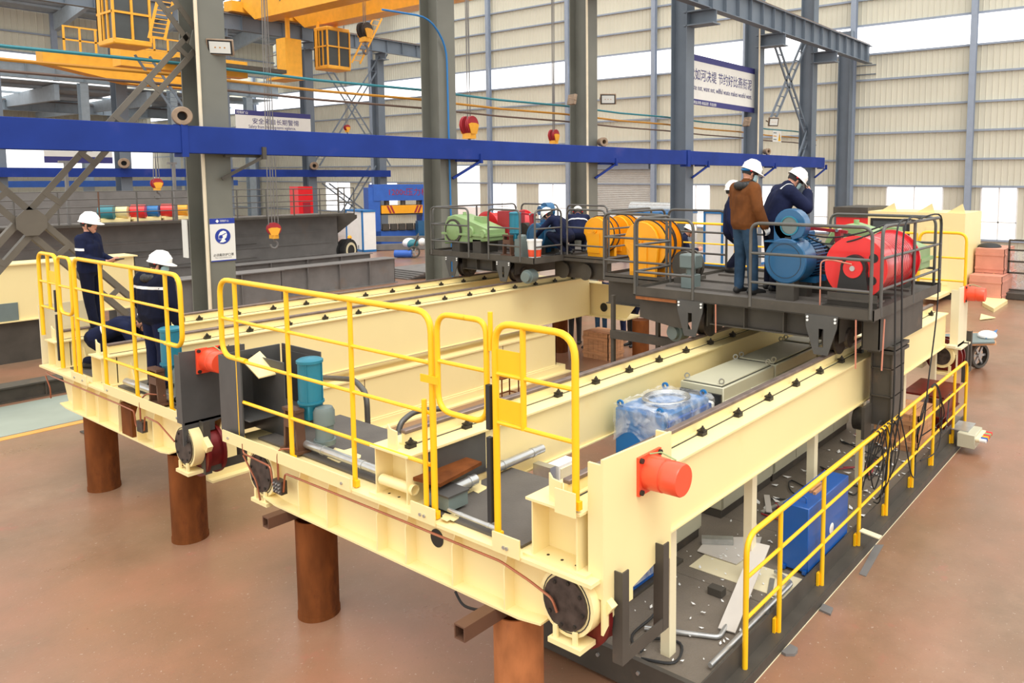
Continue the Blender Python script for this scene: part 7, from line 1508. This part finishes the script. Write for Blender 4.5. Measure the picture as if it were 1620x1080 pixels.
B(c.x - 0.5, c.x + 0.6, c.y - 2.0, c.y, 0.02, 0.22).build('base', 'dark', t); B(c.x + 0.5, c.x + 0.56, c.y - 2, c.y, 0.2, 1.6).build('back_mesh', 'film', t)
sheet('steel_sheet', 'yellow painted steel pieces on the floor beyond the far buffer, farther', 'steel sheet', [at(x, y, Z=0.0) for x, y in ((1554, 484), (1572, 494), (1594, 480), (1580, 474), (1556, 476))], 0.12, 'cream')
sheet('steel_sheet', 'yellow painted steel sheet on the floor beyond the far buffer, nearer', 'steel sheet', [at(x, y, Z=0.02) for x, y in ((1550, 506), (1552, 497), (1575, 503))], 0.02, 'cream')
# flat cart
c = at(1547, 582, Z=0); t = thing('flat_cart', 'flat cart with spoked wheel and grey boards beside the far carriage', 'cart', c)
wheel2(c + V((0, 0, 0.29)), 0.29, (0.45, 0.89, 0), t); wheel2(c + V((0.45, 0.89, 0.29)), 0.29, (0.45, 0.89, 0), t)
MB().prism([at(x, y, Z=0.66) for x, y in ((1470, 548), (1576, 546), (1572, 528), (1480, 530))], (0, 0, 0.05)).build('deck', 'wood', t); MB().prism([at(x, y, Z=0.71) for x, y in ((1480, 545), (1574, 543), (1570, 528), (1485, 530))], (0, 0, 0.03)).build('grey_boards', 'motor_grey', t)
MB().bar(c + V((-0.2, 0.1, 0.66)), c + V((0.3, 0.3, 0.3)), 0.05, 0.05).build('strut', 'dark', t)
MB().ball(at(1562, 530, Z=0.78), 0.28, 0.2, 0.1).build('white_bag', 'white', t); MB().prism([at(x, y, Z=0.75) for x, y in ((1556, 533), (1578, 522), (1575, 530), (1560, 536))], (0, 0, 0.02)).build('blue_sheet', 'light_blue', t)
# yellow handrail at the far ends of the cranes
t = thing('handrail', 'yellow handrail at the far end of the nearest girder', 'handrail', (14.1, 3.5, 2.0))
MB().tube([(14.1, 3.12, 2.15), (14.1, 3.12, 3.28), (14.1, 3.9, 3.28), (14.1, 3.9, 2.0)], 0.026, n=10, bend=0.15, seg=5).build('top_loop', 'yellow', t); rails(t, 3.12, 3.9, [2.85, 2.45], x=14.1)
MB().tube([(14.1, 3.95, 3.25), (14.1, 3.95, 2.4), (14.1, 4.4, 2.4), (14.1, 4.4, 3.25), (14.1, 3.95, 3.25)], 0.022, n=8, bend=0.12).build('gate_frame', 'yellow', t)
t = thing('handrail', 'long yellow handrail at the far end seen behind the trolley machinery', 'handrail', (14.15, 6.2, 1.6))
MB().tube([(14.15, 4.5, 1.6), (14.15, 4.5, 3.26), (14.15, 9.6, 3.26), (14.15, 9.6, 1.6)], 0.026, n=10, bend=0.15, seg=5).build('top_loop', 'yellow', t); posts(t, [5.5, 6.5, 7.6, 8.6], 1.6, 3.26, x=14.15); rails(t, 4.5, 9.6, [2.84, 2.42, 2.0], x=14.15)
tag(B(13.95, 14.7, 8.5, 10.0, 1.535, 1.565).build('deck_plate', 'deck'), 'dark deck plate at the far end under the man in navy', 'deck plate')

c = at(473, 335, Y=46); t = thing('red_machine', 'tall red machine cabinet in the distance above the dark girder', 'cabinet', (c.x, 46, 0)); B(c.x, c.x + 1.0, 46, 47, 0, at(473, 295, Y=46).z).build('body', 'red', t); B(c.x + 0.3, c.x + 0.8, 45.98, 46, 1.6, 2.6).build('door_panel', 'crimson', t)
